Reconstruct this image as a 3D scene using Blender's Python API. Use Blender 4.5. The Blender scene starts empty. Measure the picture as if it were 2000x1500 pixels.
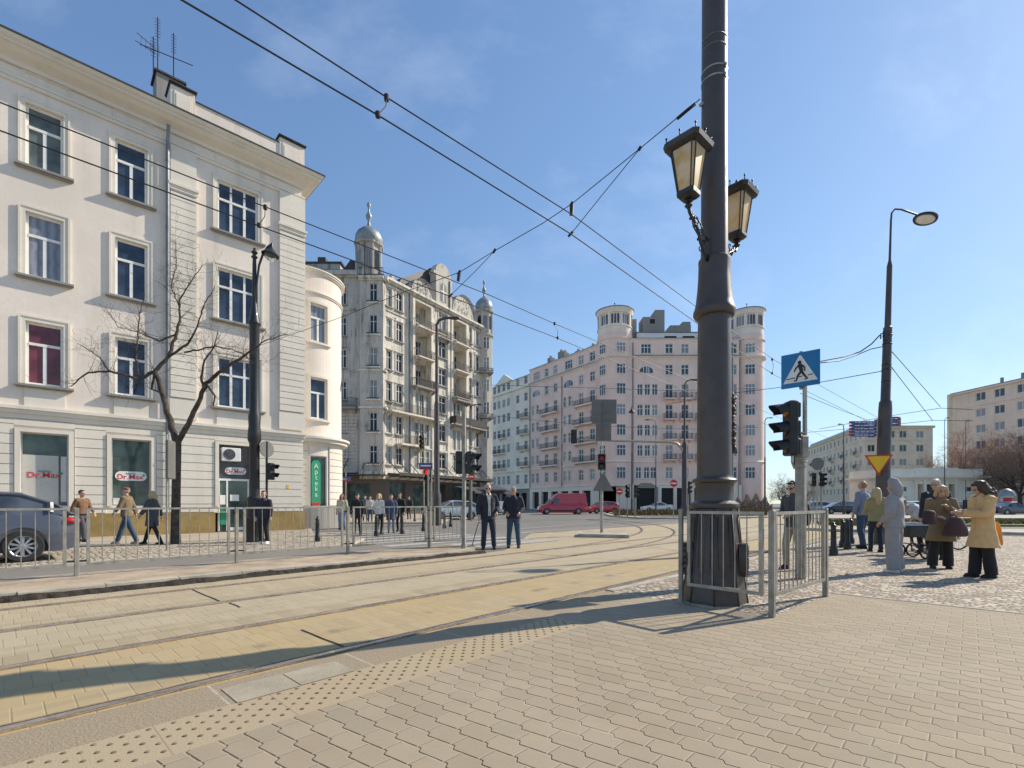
import bpy, bmesh, math, random
from mathutils import Vector, Matrix, noise
R=math.radians; PI=math.pi
sc=bpy.context.scene; COL=sc.collection
# ---------------- camera, sky, sun, exposure ----------------
EYE=1.25
cam_d=bpy.data.cameras.new('camera'); cam=bpy.data.objects.new('camera',cam_d); COL.objects.link(cam)
cam.location=(0,0,EYE); cam.rotation_euler=(PI/2,0,0)
cam_d.sensor_width=36; cam_d.lens=36*950/2000.; cam_d.shift_y=(983-750)/2000.
cam_d.clip_start=.05; cam_d.clip_end=3000
sc.camera=cam
SUN_EL=R(36.5); SUN_AZ=R(64.5)      # azimuth from +Y towards +X
SUNV=Vector((math.sin(SUN_AZ)*math.cos(SUN_EL),math.cos(SUN_AZ)*math.cos(SUN_EL),math.sin(SUN_EL)))
sl=bpy.data.lights.new('sun','SUN'); sl.energy=3.5; sl.angle=R(.53); sl.color=(1,.90,.74)
so=bpy.data.objects.new('sun',sl); COL.objects.link(so); so.rotation_euler=SUNV.to_track_quat('Z','Y').to_euler(); so.location=(20,10,30)
w=bpy.data.worlds.new("World"); sc.world=w; w.use_nodes=True
nt=w.node_tree; bg=nt.nodes['Background']; sky=nt.nodes.new('ShaderNodeTexSky'); sky.sky_type='NISHITA'
sky.sun_disc=False; sky.sun_elevation=SUN_EL; sky.sun_rotation=SUN_AZ; sky.altitude=100; sky.air_density=1.15; sky.dust_density=.25; sky.ozone_density=2.0
# thin cirrus wisps, mixed by direction
tc=nt.nodes.new('ShaderNodeTexCoord'); mp=nt.nodes.new('ShaderNodeMapping'); mp.inputs['Scale'].default_value=(2.2,5.5,4.0); mp.inputs['Rotation'].default_value=(0,.3,.5)
nz=nt.nodes.new('ShaderNodeTexNoise'); nz.inputs['Scale'].default_value=1.6; nz.inputs['Detail'].default_value=8; nz.inputs['Roughness'].default_value=.62
cr=nt.nodes.new('ShaderNodeMapRange'); cr.inputs[1].default_value=.52; cr.inputs[2].default_value=.98; cr.inputs[4].default_value=.13
mx=nt.nodes.new('ShaderNodeMixRGB'); mx.inputs[2].default_value=(7.5,7.9,8.6,1)
nt.links.new(tc.outputs['Generated'],mp.inputs[0]); nt.links.new(mp.outputs[0],nz.inputs['Vector']); nt.links.new(nz.outputs[0],cr.inputs[0])
nt.links.new(cr.outputs[0],mx.inputs[0]); 
# soft shoulder so that the bright side of the sky keeps its blue
sp=nt.nodes.new('ShaderNodeVectorMath'); sp.operation='MULTIPLY'; sp.inputs[1].default_value=(.088,.080,.078)
ad=nt.nodes.new('ShaderNodeVectorMath'); ad.operation='ADD'; ad.inputs[1].default_value=(1,1,1)
dv=nt.nodes.new('ShaderNodeVectorMath'); dv.operation='DIVIDE'
nt.links.new(sky.outputs[0],sp.inputs[0]); nt.links.new(sp.outputs[0],ad.inputs[0]); nt.links.new(sky.outputs[0],dv.inputs[0]); nt.links.new(ad.outputs[0],dv.inputs[1])
tn=nt.nodes.new('ShaderNodeVectorMath'); tn.operation='MULTIPLY'; tn.inputs[1].default_value=(.72,.82,.96); nt.links.new(dv.outputs[0],tn.inputs[0]); nt.links.new(tn.outputs[0],mx.inputs[1]); nt.links.new(mx.outputs[0],bg.inputs[0]); bg.inputs[1].default_value=.15
sc.view_settings.view_transform='Standard'; sc.view_settings.look='None'; sc.view_settings.exposure=.66; sc.view_settings.gamma=1
sc.cycles.max_bounces=6; sc.cycles.diffuse_bounces=4; sc.cycles.glossy_bounces=3; sc.cycles.transmission_bounces=4; sc.cycles.transparent_max_bounces=6

# ---------------- measuring helpers ----------------
F=950.; CXP=1000.; HY=983.
def P(px,py,Z): return Vector(((px-CXP)/F*Z, Z, EYE+(HY-py)/F*Z))
def Gd(px,py,z=0.):
    Z=(EYE-z)*F/(py-HY); return Vector(((px-CXP)/F*Z,Z,z))
UX,UY=.685,.7285
def UVp(u,v,z=0.): return Vector((u*UX+v*UY, u*UY-v*UX, z))     # street frame: u along the tracks, v towards the near side
UANG=math.atan2(UY,UX)

# ---------------- mesh builder ----------------
class MB:
    def __init__(s,M=None): s.v=[]; s.f=[]; s.mi=[]; s.m=0; s.M=M or Matrix(); s.mp=None; s.sm=[]; s.smooth=False
    def p(s,q):
        q=Vector(q)
        if s.mp: q=s.mp(q)
        s.v.append(s.M@q); return len(s.v)-1
    def face(s,ids): s.f.append(tuple(ids)); s.mi.append(s.m); s.sm.append(s.smooth)
    def quad(s,a,b,c,d): s.face([s.p(a),s.p(b),s.p(c),s.p(d)])
    def poly(s,pts): s.face([s.p(q) for q in pts])
    def box(s,x0,x1,y0,y1,z0,z1):
        i=[s.p(q) for q in ((x0,y0,z0),(x1,y0,z0),(x1,y1,z0),(x0,y1,z0),(x0,y0,z1),(x1,y0,z1),(x1,y1,z1),(x0,y1,z1))]
        for q in ((0,3,2,1),(4,5,6,7),(0,1,5,4),(1,2,6,5),(2,3,7,6),(3,0,4,7)): s.face([i[k] for k in q])
    def cbox(s,c,d,rz=0,b=0):
        # chamfered-edge box, centre c, dims d
        x,y,z=d[0]/2,d[1]/2,d[2]/2; ca,sa=math.cos(rz),math.sin(rz)
        if b<=0: rings=[(x,y,-z),(x,y,z)]
        else: rings=[(x-b,y-b,-z),(x,y,-z+b),(x,y,z-b),(x-b,y-b,z)]
        last=None
        for (rx,ry,rz_) in rings:
            bb=min(b,rx*.5,ry*.5)
            pts=[(rx-bb,-ry),(rx,-ry+bb),(rx,ry-bb),(rx-bb,ry),(-rx+bb,ry),(-rx,ry-bb),(-rx,-ry+bb),(-rx+bb,-ry)] if b>0 else [(rx,-ry),(rx,ry),(-rx,ry),(-rx,-ry)]
            ids=[s.p((c[0]+px*ca-py*sa,c[1]+px*sa+py*ca,c[2]+rz_)) for px,py in pts]
            if last: 
                n=len(ids)
                for k in range(n): s.face([last[k],last[(k+1)%n],ids[(k+1)%n],ids[k]])
            else: s.face(ids[::-1])
            last=ids
        s.face(last)
    def prism(s,pts,y0,y1,ax='y'):
        # 2-D outline extruded along one axis ; ax y -> outline in xz, ax z -> outline in xy, ax x -> outline in yz
        def q(a,b,t): return (a,t,b) if ax=='y' else ((a,b,t) if ax=='z' else (t,a,b))
        A=[s.p(q(a,b,y0)) for a,b in pts]; B=[s.p(q(a,b,y1)) for a,b in pts]; n=len(pts)
        s.face(A); s.face(B[::-1])
        for k in range(n): s.face([A[k],B[k],B[(k+1)%n],A[(k+1)%n]])
    def tube(s,pts,rad,n=8,cap=True,sq=1.0):
        pts=[Vector(q) for q in pts]; m=len(pts)
        if not hasattr(rad,'__len__'): rad=[rad]*m
        last=None; ref=None
        for i,q in enumerate(pts):
            t=(pts[min(i+1,m-1)]-pts[max(i-1,0)])
            if t.length<1e-9: t=Vector((0,0,1))
            t.normalize()
            if ref is None:
                ref=Vector((1,0,0)) if abs(t.x)<.8 else Vector((0,1,0))
            a=(ref-t*ref.dot(t)); a.normalize(); b=t.cross(a); ref=a
            r=rad[i]; rx,ry=(r if hasattr(r,'__len__') else (r,r*sq))
            ids=[s.p(q+a*(rx*math.cos(2*PI*k/n))+b*(ry*math.sin(2*PI*k/n))) for k in range(n)]
            if last is not None:
                for k in range(n): s.face([last[k],last[(k+1)%n],ids[(k+1)%n],ids[k]])
            elif cap: s.face(ids[::-1])
            last=ids
        if cap: s.face(last)
    def lathe(s,prof,c=(0,0,0),n=24,a0=0,a1=2*PI,cap=True,rot=0):
        full=abs(a1-a0-2*PI)<1e-6; last=None; c=Vector(c)
        for r,z in prof:
            r=max(r,.0005)
            k_=n if full else n+1
            ids=[s.p(c+Vector((r*math.cos(rot+a0+(a1-a0)*k/n),r*math.sin(rot+a0+(a1-a0)*k/n),z))) for k in range(k_)]
            if last is not None:
                for k in range(n if full else n): s.face([last[k],last[(k+1)%k_],ids[(k+1)%k_],ids[k]])
            elif cap and full: s.face(ids[::-1])
            last=ids
        if cap and full: s.face(last)
    def rings(s,rs,n=20,cap=True):
        # rs: (cx,cy,z,rx,ry)
        last=None
        for cx,cy,z,rx,ry in rs:
            ids=[s.p((cx+rx*math.cos(2*PI*k/n),cy+ry*math.sin(2*PI*k/n),z)) for k in range(n)]
            if last is not None:
                for k in range(n): s.face([last[k],last[(k+1)%n],ids[(k+1)%n],ids[k]])
            elif cap: s.face(ids[::-1])
            last=ids
        if cap: s.face(last)
    def ell(s,c,r,n=14,m=9):
        c=Vector(c); last=None
        for j in range(m+1):
            ph=-PI/2+PI*j/m; 
            ids=[s.p(c+Vector((r[0]*max(math.cos(ph),.004)*math.cos(2*PI*k/n),r[1]*max(math.cos(ph),.004)*math.sin(2*PI*k/n),r[2]*math.sin(ph)))) for k in range(n)]
            if last is not None:
                for k in range(n): s.face([last[k],last[(k+1)%n],ids[(k+1)%n],ids[k]])
            else: s.face(ids[::-1])
            last=ids
        s.face(last)
    def mesh(s,name,mats,smooth=False,angle=None,bevel=0):
        me=bpy.data.meshes.new(name); me.from_pydata([tuple(q) for q in s.v],[],s.f)
        for m in (mats if isinstance(mats,(list,tuple)) else [mats]): me.materials.append(m)
        if any(s.mi): me.polygons.foreach_set('material_index',s.mi)
        bm=bmesh.new(); bm.from_mesh(me); bmesh.ops.recalc_face_normals(bm,faces=bm.faces); bm.to_mesh(me); bm.free()
        if smooth: me.polygons.foreach_set('use_smooth',[True]*len(me.polygons)); 
        elif any(s.sm): me.polygons.foreach_set('use_smooth',s.sm)
        if smooth=='auto': me.set_sharp_from_angle(angle=R(38))
        me.update(); return me
    def build(s,name,mats,parent=None,smooth=False):
        if not s.v: return None
        return link(name,s.mesh(name,mats,smooth),parent)
def link(name,me,parent=None,M=None):
    o=bpy.data.objects.new(name,me); COL.objects.link(o)
    if parent is not None: o.parent=parent
    if M is not None: o.matrix_local=M
    return o
def tag(o,label=None,cat=None,group=None,kind=None):
    if label: o['label']=label
    if cat: o['category']=cat
    if group: o['group']=group
    if kind: o['kind']=kind
    return o
def thing(name,label,cat,loc=(0,0,0),rz=0,group=None):
    o=bpy.data.objects.new(name,None); COL.objects.link(o); o.location=loc; o.rotation_euler=(0,0,rz); o.empty_display_size=.2
    return tag(o,label,cat,group)
def kids(o): return [c for c in bpy.data.objects if c.parent==o]
def dup(o,loc=None,rz=None,label=None,parent=None,_t=None):
    if _t is None:
        _t={}
        for c in bpy.data.objects:
            if c.parent: _t.setdefault(c.parent.name,[]).append(c)
    c=o.copy(); COL.objects.link(c); c.parent=parent
    for ch in _t.get(o.name,[]): dup(ch,parent=c,_t=_t)
    if loc is not None: c.location=loc
    if rz is not None: c.rotation_euler=(0,0,rz)
    if label: c['label']=label
    return c
def frameM(O,ang): return Matrix.Translation(Vector(O))@Matrix.Rotation(ang,4,'Z')
def lookz(a,b):
    # matrix whose local Z runs from a to b
    d=(Vector(b)-Vector(a)); return Matrix.Translation(Vector(a))@d.to_track_quat('Z','Y').to_matrix().to_4x4()

# ---------------- materials ----------------
class E:
    def __init__(s,nt,x): s.nt=nt; s.x=x
    def _m(s,op,*a):
        n=s.nt.nodes.new('ShaderNodeMath'); n.operation=op
        for i,q in enumerate((s,)+a):
            q=q.x if isinstance(q,E) else q
            if isinstance(q,(int,float)): n.inputs[i].default_value=q
            else: s.nt.links.new(q,n.inputs[i])
        return E(s.nt,n.outputs[0])
    def __add__(s,o): return s._m('ADD',o)
    def __radd__(s,o): return s._m('ADD',o)
    def __sub__(s,o): return s._m('SUBTRACT',o)
    def __rsub__(s,o): return E(s.nt,o)._m('SUBTRACT',s)
    def __mul__(s,o): return s._m('MULTIPLY',o)
    def __rmul__(s,o): return s._m('MULTIPLY',o)
    def __truediv__(s,o): return s._m('DIVIDE',o)
    def floor(s): return s._m('FLOOR')
    def frac(s): return s._m('FRACT')
    def abs(s): return s._m('ABSOLUTE')
    def round(s): return s._m('ROUND')
    def mod(s,o): return s._m('FLOORED_MODULO',o)
    def min(s,o): return s._m('MINIMUM',o)
    def max(s,o): return s._m('MAXIMUM',o)
    def gt(s,o): return s._m('GREATER_THAN',o)
    def lt(s,o): return s._m('LESS_THAN',o)
    def ss(s,a,b,lo=0.,hi=1.):
        n=s.nt.nodes.new('ShaderNodeMapRange'); n.interpolation_type='SMOOTHSTEP'
        s.nt.links.new(s.x,n.inputs[0]); n.inputs[1].default_value=a; n.inputs[2].default_value=b; n.inputs[3].default_value=lo; n.inputs[4].default_value=hi
        return E(s.nt,n.outputs[0])
class MT:
    def __init__(s,name,rough=.7,metal=0.,spec=None):
        s.m=bpy.data.materials.new(name); s.m.use_nodes=True; s.nt=s.m.node_tree; s.b=s.nt.nodes['Principled BSDF']
        s.b.inputs['Roughness'].default_value=rough; s.b.inputs['Metallic'].default_value=metal
        if spec is not None: s.b.inputs['Specular IOR Level'].default_value=spec
        s._pos=None; s.h=None
    def pos(s,kind='Position'):
        if s._pos is None:
            if kind=='Position': g=s.nt.nodes.new('ShaderNodeNewGeometry'); s._pos=g.outputs['Position']
            else: g=s.nt.nodes.new('ShaderNodeTexCoord'); s._pos=g.outputs[kind]
        return s._pos
    def xyz(s):
        n=s.nt.nodes.new('ShaderNodeSeparateXYZ'); s.nt.links.new(s.pos(),n.inputs[0]); return [E(s.nt,o) for o in n.outputs]
    def vec(s,x,y,z=0.):
        n=s.nt.nodes.new('ShaderNodeCombineXYZ')
        for i,q in enumerate((x,y,z)):
            if isinstance(q,E): s.nt.links.new(q.x,n.inputs[i])
            else: n.inputs[i].default_value=q
        return n.outputs[0]
    def noise(s,scale,detail=4,rough=.55,vec=None,stretch=None,dist=0):
        n=s.nt.nodes.new('ShaderNodeTexNoise'); n.inputs['Scale'].default_value=scale; n.inputs['Detail'].default_value=detail; n.inputs['Roughness'].default_value=rough; n.inputs['Distortion'].default_value=dist
        v=vec if vec is not None else s.pos()
        if stretch:
            m=s.nt.nodes.new('ShaderNodeMapping'); m.inputs['Scale'].default_value=stretch; s.nt.links.new(v,m.inputs[0]); v=m.outputs[0]
        s.nt.links.new(v,n.inputs['Vector']); return E(s.nt,n.outputs[0])
    def voronoi(s,scale,vec=None,feature='F1',rnd=1.,out=0):
        n=s.nt.nodes.new('ShaderNodeTexVoronoi'); n.feature=feature; n.inputs['Scale'].default_value=scale; n.inputs['Randomness'].default_value=rnd
        s.nt.links.new(vec if vec is not None else s.pos(),n.inputs['Vector']); return E(s.nt,n.outputs[out])
    def white(s,vec,out=0):
        n=s.nt.nodes.new('ShaderNodeTexWhiteNoise'); s.nt.links.new(vec,n.inputs[0]); return E(s.nt,n.outputs[out])
    def rnd(s):
        n=s.nt.nodes.new('ShaderNodeObjectInfo'); return E(s.nt,n.outputs['Random'])
    def col(s,c):
        n=s.nt.nodes.new('ShaderNodeRGB'); n.outputs[0].default_value=(*c,1); return n.outputs[0]
    def mix(s,a,b,t,mode='MIX'):
        n=s.nt.nodes.new('ShaderNodeMixRGB'); n.blend_type=mode
        for i,q in ((0,t),(1,a),(2,b)):
            q=q.x if isinstance(q,E) else q
            if isinstance(q,(int,float)): n.inputs[i].default_value=q
            elif isinstance(q,tuple): n.inputs[i].default_value=(*q,1)
            else: s.nt.links.new(q,n.inputs[i])
        return n.outputs[0]
    def base(s,c):
        if isinstance(c,tuple): s.b.inputs['Base Color'].default_value=(*c,1)
        else: s.nt.links.new(c,s.b.inputs['Base Color'])
        return s
    def rough(s,e): s.nt.links.new(e.x,s.b.inputs['Roughness']); return s
    def bump(s,e,dist=.01,strength=1.):
        n=s.nt.nodes.new('ShaderNodeBump'); n.inputs['Distance'].default_value=dist; n.inputs['Strength'].default_value=strength
        s.nt.links.new(e.x,n.inputs['Height']); s.nt.links.new(n.outputs[0],s.b.inputs['Normal']); return s
def scl(c,k): return tuple(q*k for q in c)
def simple(name,c,rough=.6,metal=0.,var=.12,scale=6.,bump=0.,bs=60.,obj=True,dirt=None,spec=None):
    t=MT(name,rough,metal,spec); t.pos('Object' if obj else 'Position')
    n=t.noise(scale,5); n2=t.noise(scale*9,3)
    k=n*.7+n2*.3
    c1=t.mix(scl(c,1-var*1.6),tuple(min(1,q*(1+var)) for q in c),k.ss(.3,.7))
    if dirt: c1=t.mix(c1,dirt,t.noise(scale*.5,7,.65).ss(.56,.75)*.55)
    t.base(c1); t.rough(n2.ss(.3,.7,max(0,rough-.1),min(1,rough+.12)))
    if bump: t.bump(t.noise(bs,4),bump)
    return t.m
def plaster(name,c,dirt=(.2,.18,.15),amount=.5,streak=.5,low=0,grime=0.):
    t=MT(name,.85); X,Y,Z=t.xyz()
    big=t.noise(.35,6,.6); st=t.noise(1.,6,.6,stretch=(1.6,1.6,.12)); fine=t.noise(9,5,.6)
    c1=t.mix(scl(c,.90),scl(c,1.06) ,big.ss(.35,.65)); c1=t.mix(c1,scl(c,.93),fine.ss(.4,.7)*.6)
    c1=t.mix(c1,dirt,(st.ss(.50,.78)*streak+big.ss(.55,.8)*.5)*amount); c1=t.mix(c1,scl(dirt,1.25),t.noise(3.2,7,.7).ss(.60,.74)*amount*.5)
    if grime:
        g1=t.noise(1.,7,.7,stretch=(3.2,3.2,.35)).ss(.46,.66); g2=t.noise(.55,6,.65).ss(.42,.68); g3=t.noise(5,6,.7).ss(.50,.72)
        c1=t.mix(c1,dirt,(g1*g2*.9+g3*.28)*grime)
    t.base(c1); t.bump(t.noise(45,4)+fine*.6,.004); return t.m
def paint(name,c,rough=.35,coat=.5,var=.04):
    t=MT(name,rough); t.pos('Object'); n=t.noise(3,5)
    t.base(t.mix(scl(c,1-var*2),c,n.ss(.35,.65))); t.b.inputs['Coat Weight'].default_value=coat; t.b.inputs['Coat Roughness'].default_value=.06
    t.rough(t.noise(14,4).ss(.35,.7,rough,rough+.15)); return t.m
def glass_mat(name,c,curtain=None,rough=.04,frac=.4,spec=.5):
    t=MT(name,rough,0,spec); t.pos('Object')
    base=t.mix(c,scl(c,.45),t.noise(1.3,2).ss(.35,.65))
    if curtain:
        X,Y,Z=t.xyz(); r=t.rnd()
        fold=(X*28+t.noise(2.5,2)*6)._m('SINE')*.5+.5
        cc=t.mix(scl(curtain,.6),curtain,fold)
        base=t.mix(base,cc,r.lt(frac)*.8)
    t.base(base); t.bump(t.noise(2.2,1),.012,.25); return t.m
def ground_uv(t):
    X,Y,Z=t.xyz(); return X*UX+Y*UY, X*UY-Y*UX
def m_pavers():
    t=MT('zigzag_pavers',.86); u,v=ground_uv(t)
    h=.134; p=.212
    r=u/h; i=r.round(); s=(v/p+i.mod(2.)*.5).frac()
    w=(s-s.ss(.86,1.,0.,1.)-.43)*.034
    du=u-i*h-w; up=du.gt(0.); row=i-1.+up
    q=v/p+.25+row.mod(2.)*.5
    dj=((q.frac()-.5).abs())*(-1.)+.5; dj=dj*p
    n=t.noise(30,3); d=du.abs().min(dj)+(n-.5)*.004
    joint=d.ss(.002,.0065,1.,0.)
    idv=t.vec(row,q.floor(),0.); rn=t.white(idv)
    big=t.noise(.55,6,.6); mid=t.noise(4,5,.6); grit=t.noise(160,3,.7)
    c=t.mix((.315,.25,.168),(.365,.295,.20),rn); c=t.mix(c,(.30,.25,.18),t.white(t.vec(row,q.floor(),7.)).gt(.94)*.5)
    c=t.mix(c,(.40,.325,.235),big.ss(.4,.65)*.5); c=t.mix(c,(.29,.235,.165),mid.ss(.45,.75)*.4)
    c=t.mix(c,scl((.46,.375,.275),.6),grit.ss(.52,.78)*.5); c=t.mix(c,(.54,.46,.34),t.noise(120,2,.5).ss(.62,.74)*.5); c=t.mix(c,(.24,.19,.13),t.noise(1.3,7,.7).ss(.58,.72)*.30)
    spots=t.voronoi(2.3); c=t.mix(c,(.66,.60,.5),spots.ss(.012,.03,1.,0.)*.7)
    blk=t.voronoi(.9,rnd=1.); c=t.mix(c,(.12,.10,.08),blk.ss(.006,.014,1.,0.))
    light=t.noise(1.4,3).ss(.48,.6); tr=dj.lt(.008)*light
    jc=t.mix((.15,.11,.065),(.52,.44,.32),(dj.lt(.0085)*.72).max(t.noise(2.1,3).ss(.52,.64)*.8))
    c=t.mix(c,jc,joint*.85); t.base(c)
    t.bump(d.ss(.0,.009,0.,1.)*.9+grit*.12+rn*.18,.006); return t.m
def m_slabs():
    # concrete track panels
    t=MT('track_concrete',.85); u,v=ground_uv(t)
    def band(a,b): return v.gt(a)*v.lt(b)
    L=.145; rowh=.37; rr=(v+3.98)/rowh; row=rr.floor(); q=u/L+row.mod(2.)*.5+t.white(t.vec(row,3.,0.))*.3
    dj=((q.frac()-.5).abs()*(-1.)+.5)*L; dr=((rr.frac()-.5).abs()*(-1.)+.5)*rowh
    d=dj.min(dr)+(t.noise(22,4)-.5)*.007; joint=d.ss(.0005,.0055,1.,0.)
    rn=t.white(t.vec(row,q.floor(),1.)); big=t.noise(.9,6,.65); mid=t.noise(6,6,.65); grit=t.noise(150,3,.7)
    c=t.mix((.35,.28,.175),(.44,.36,.235),rn)
    near=v.ss(-5.5,-5.2); c=t.mix(c,(.44,.325,.155),near*(.35+big.ss(.35,.65)*.5))
    midb=band(-7.02,-5.95); c=t.mix(c,(.46,.385,.265),midb*.6)
    far=v.lt(-7.0); c=t.mix(c,(.46,.375,.245),far*.5)
    dr1=((v+5.41).abs()).ss(.04,.30,1.,0.); dr2=((v+3.95).abs()).ss(.04,.16,1.,0.); c=t.mix(c,(.50,.33,.12),dr1.max(dr2)*mid.ss(.3,.7)*.6*v.gt(-5.42))
    st=t.noise(1.,5,.6,vec=t.vec(u*.35,v*3.2,0.)); c=t.mix(c,(.30,.235,.145),st.ss(.52,.70)*.5); c=t.mix(c,(.27,.215,.14),t.noise(2.7,8,.72).ss(.55,.72)*.45)
    oil=((v+4.62).abs()).ss(.02,.11,1.,0.)*t.noise(1.6,4,.6,vec=t.vec(u,v*.2,0.)).ss(.52,.66); c=t.mix(c,(.17,.13,.085),oil*.65)
    c=t.mix(c,(.33,.26,.17),grit.ss(.5,.8)*.4); c=t.mix(c,(.20,.155,.10),joint*(t.noise(1.7,4).ss(.35,.65,.12,.55)))
    t.base(c); t.bump(d.ss(0.,.008)*.3+grit*.14+mid*.5,.007); return t.m
def m_granular():
    t=MT('platform_edge_slabs',.9); u,v=ground_uv(t)
    q=u/1.0; dj=((q.frac()-.5).abs()*(-1.)+.5)*1.; n=t.noise(14,5); d=dj+(n-.5)*.02; joint=d.ss(.0,.012,1.,0.)
    g=t.voronoi(110); g2=t.noise(70,3,.7)
    c=t.mix((.25,.195,.125),(.38,.305,.205),g2.ss(.3,.7)); c=t.mix(c,(.50,.42,.31),g.ss(.1,.25,1.,0.)*.25)
    c=t.mix(c,(.30,.24,.17),t.noise(1.6,5).ss(.45,.7)*.4); c=t.mix(c,(.56,.50,.41),joint*.6); t.base(c); t.bump(g2+n*.5,.006); return t.m
def m_tactile():
    t=MT('tactile_slabs',.85); u,v=ground_uv(t)
    q=u/.62+.02; dj=((q.frac()-.5).abs()*(-1.)+.5)*.62; n=t.noise(20,4); joint=(dj+(n-.5)*.006).ss(.001,.006,1.,0.)
    c=t.mix((.40,.315,.185),(.41,.335,.225),t.white(t.vec(q.floor(),0.,0.))); c=t.mix(c,(.41,.31,.21),t.noise(.8,4).ss(.45,.6)*.5)
    c=t.mix(c,(.38,.30,.2),t.noise(120,3).ss(.5,.8)*.45); c=t.mix(c,(.27,.19,.12),joint*.75); t.base(c); t.bump(t.noise(90,3),.003); return t.m
def m_cobbles(name='sett_cobbles',k=1.,size=.10,c1=(.28,.225,.165),c2=(.56,.475,.365)):
    t=MT(name,.8); u,v=ground_uv(t)
    wob=t.noise(1.1,3); uu=u+wob*.35; rr=uu/size; row=rr.floor(); vv=v/(size*1.15)+row.mod(2.)*.5+t.white(t.vec(row,1.,0.))*.4
    vec=t.vec(rr,vv,0.)
    vo=t.voronoi(1.,vec=vec,feature='DISTANCE_TO_EDGE',rnd=.38); cellc=t.voronoi(1.,vec=vec,rnd=.38,out=1)
    sepn=t.nt.nodes.new('ShaderNodeSeparateColor'); t.nt.links.new(cellc.x,sepn.inputs[0]); rn=E(t.nt,sepn.outputs[0])
    joint=vo.ss(.03,.12,1.,0.)
    c=t.mix(c1,c2,rn.ss(.1,.9)); c=t.mix(c,(.56,.49,.39),t.noise(1.2,4).ss(.5,.7)*.3); c=t.mix(c,(.2,.16,.11),t.noise(60,3).ss(.52,.8)*.4)
    c=t.mix(c,(.15,.115,.075),joint*.9); t.base(c); t.bump(vo.ss(.0,.3)+t.noise(40,3)*.25+rn*.3,.016*k); return t.m
def m_asphalt(name='asphalt',c=(.165,.155,.14)):
    t=MT(name,.88); t.pos(); n=t.noise(90,4,.7); b=t.noise(.35,6,.6); s=t.noise(.8,4,stretch=(.3,1.5,1))
    k=t.mix(scl(c,.8),scl(c,1.25),n.ss(.35,.65)); k=t.mix(k,scl(c,1.35),b.ss(.4,.7)*.5); k=t.mix(k,scl(c,.7),s.ss(.55,.72)*.35)
    t.base(k); t.bump(n,.004); return t.m
def m_marking():
    t=MT('road_paint',.7); t.pos(); n=t.noise(12,6,.7); t.base(t.mix((.48,.46,.42),(.26,.245,.22),n.ss(.42,.62)*.8)); t.bump(t.noise(120,3),.002); return t.m
M={}
M['pavers']=m_pavers(); M['slabs']=m_slabs(); M['granular']=m_granular(); M['tactile']=m_tactile(); M['cobbles']=m_cobbles()
M['asphalt']=m_asphalt(); M['mark']=m_marking()
M['dome']=simple('shaded_stud',(.21,.155,.095),.8,var=.3,scale=9,obj=False)  # studs coloured dark to stand in for their shadow sides and holes
M['plainpave']=simple('plain_paving',(.42,.36,.28),.88,var=.15,scale=1.2,bump=.003,obj=False,dirt=(.25,.2,.15))
M['kerbpink']=simple('reddish_kerb_paving',(.45,.355,.25),.88,var=.22,scale=2.,bump=.004,obj=False,dirt=(.36,.26,.18))
M['kerb']=simple('kerb_stone',(.46,.41,.33),.85,var=.2,scale=3,bump=.004,obj=False,dirt=(.2,.16,.11))
M['dirt_and_shade']=simple('dirt_gap',(.045,.035,.025),.95,var=.5,scale=9,bump=.02,obj=False)  # dirt colour, also used for the painted shade along the platform edge
M['lightslab']=simple('pale_slab',(.37,.32,.235),.9,var=.12,scale=4,bump=.003,bs=120,obj=False,dirt=(.42,.37,.3))
M['rail']=simple('rail_steel',(.56,.52,.48),.28,.8,var=.2,scale=3,obj=False,dirt=(.34,.24,.15))
M['railside']=simple('rail_rust',(.33,.235,.14),.75,.1,var=.35,scale=5,obj=False)
M['soil']=simple('planting_soil',(.17,.13,.06),.95,var=.6,scale=3,bump=.03,bs=12,obj=False)
M['grass']=simple('dry_grass',(.20,.19,.06),.9,var=.5,scale=4,bump=.02,obj=False)
M['w1']=plaster('white_plaster',(.82,.725,.63),(.46,.40,.32),.5,.7)
M['w1t']=plaster('white_trim_plaster',(.78,.72,.62),(.42,.37,.30),.45,.6)
M['ochre']=simple('ochre_plinth',(.34,.235,.085),.85,var=.2,scale=1.2,bump=.004,obj=False,dirt=(.24,.2,.14))
M['w2']=plaster('grey_white_stucco',(.70,.65,.56),(.08,.072,.064),1.,.9,grime=1.)
M['w2d']=plaster('stained_stucco',(.56,.52,.46),(.07,.062,.056),1.,1.,grime=1.)
M['w2t']=plaster('stucco_trim',(.76,.70,.60),(.09,.08,.07),.9,.9,grime=.9)
M['pink']=plaster('pink_plaster',(.95,.70,.59),(.52,.42,.38),.5,.7)
M['pinkl']=plaster('pale_pink_plaster',(.93,.80,.67),(.5,.44,.39),.4,.7)
M['creamb']=plaster('cream_plaster',(.93,.84,.68),(.5,.46,.38),.45,.7)
M['beige']=plaster('beige_plaster',(.86,.75,.56),(.46,.40,.3),.4,.6)
M['beige2']=plaster('beige_grey_plaster',(.80,.68,.54),(.43,.38,.31),.4,.6)
M['greyst']=plaster('grey_stone',(.31,.29,.265),(.2,.18,.16),.6,.7)
M['slate']=simple('dark_slate_roof',(.045,.052,.07),.55,.1,var=.3,scale=3,obj=False)
M['shadedrender']=plaster('shade_dark_render',(.13,.105,.09),(.05,.06,.05),.7,.6)  # dark colour stands in for shade on shopfronts and in the portico
M['zinc']=simple('zinc_sheet',(.20,.22,.24),.45,.5,var=.2,scale=2,obj=False)
M['zincl']=simple('pale_zinc_dome',(.30,.33,.33),.5,.35,var=.25,scale=1.5,obj=False,dirt=(.16,.17,.16))
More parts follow.
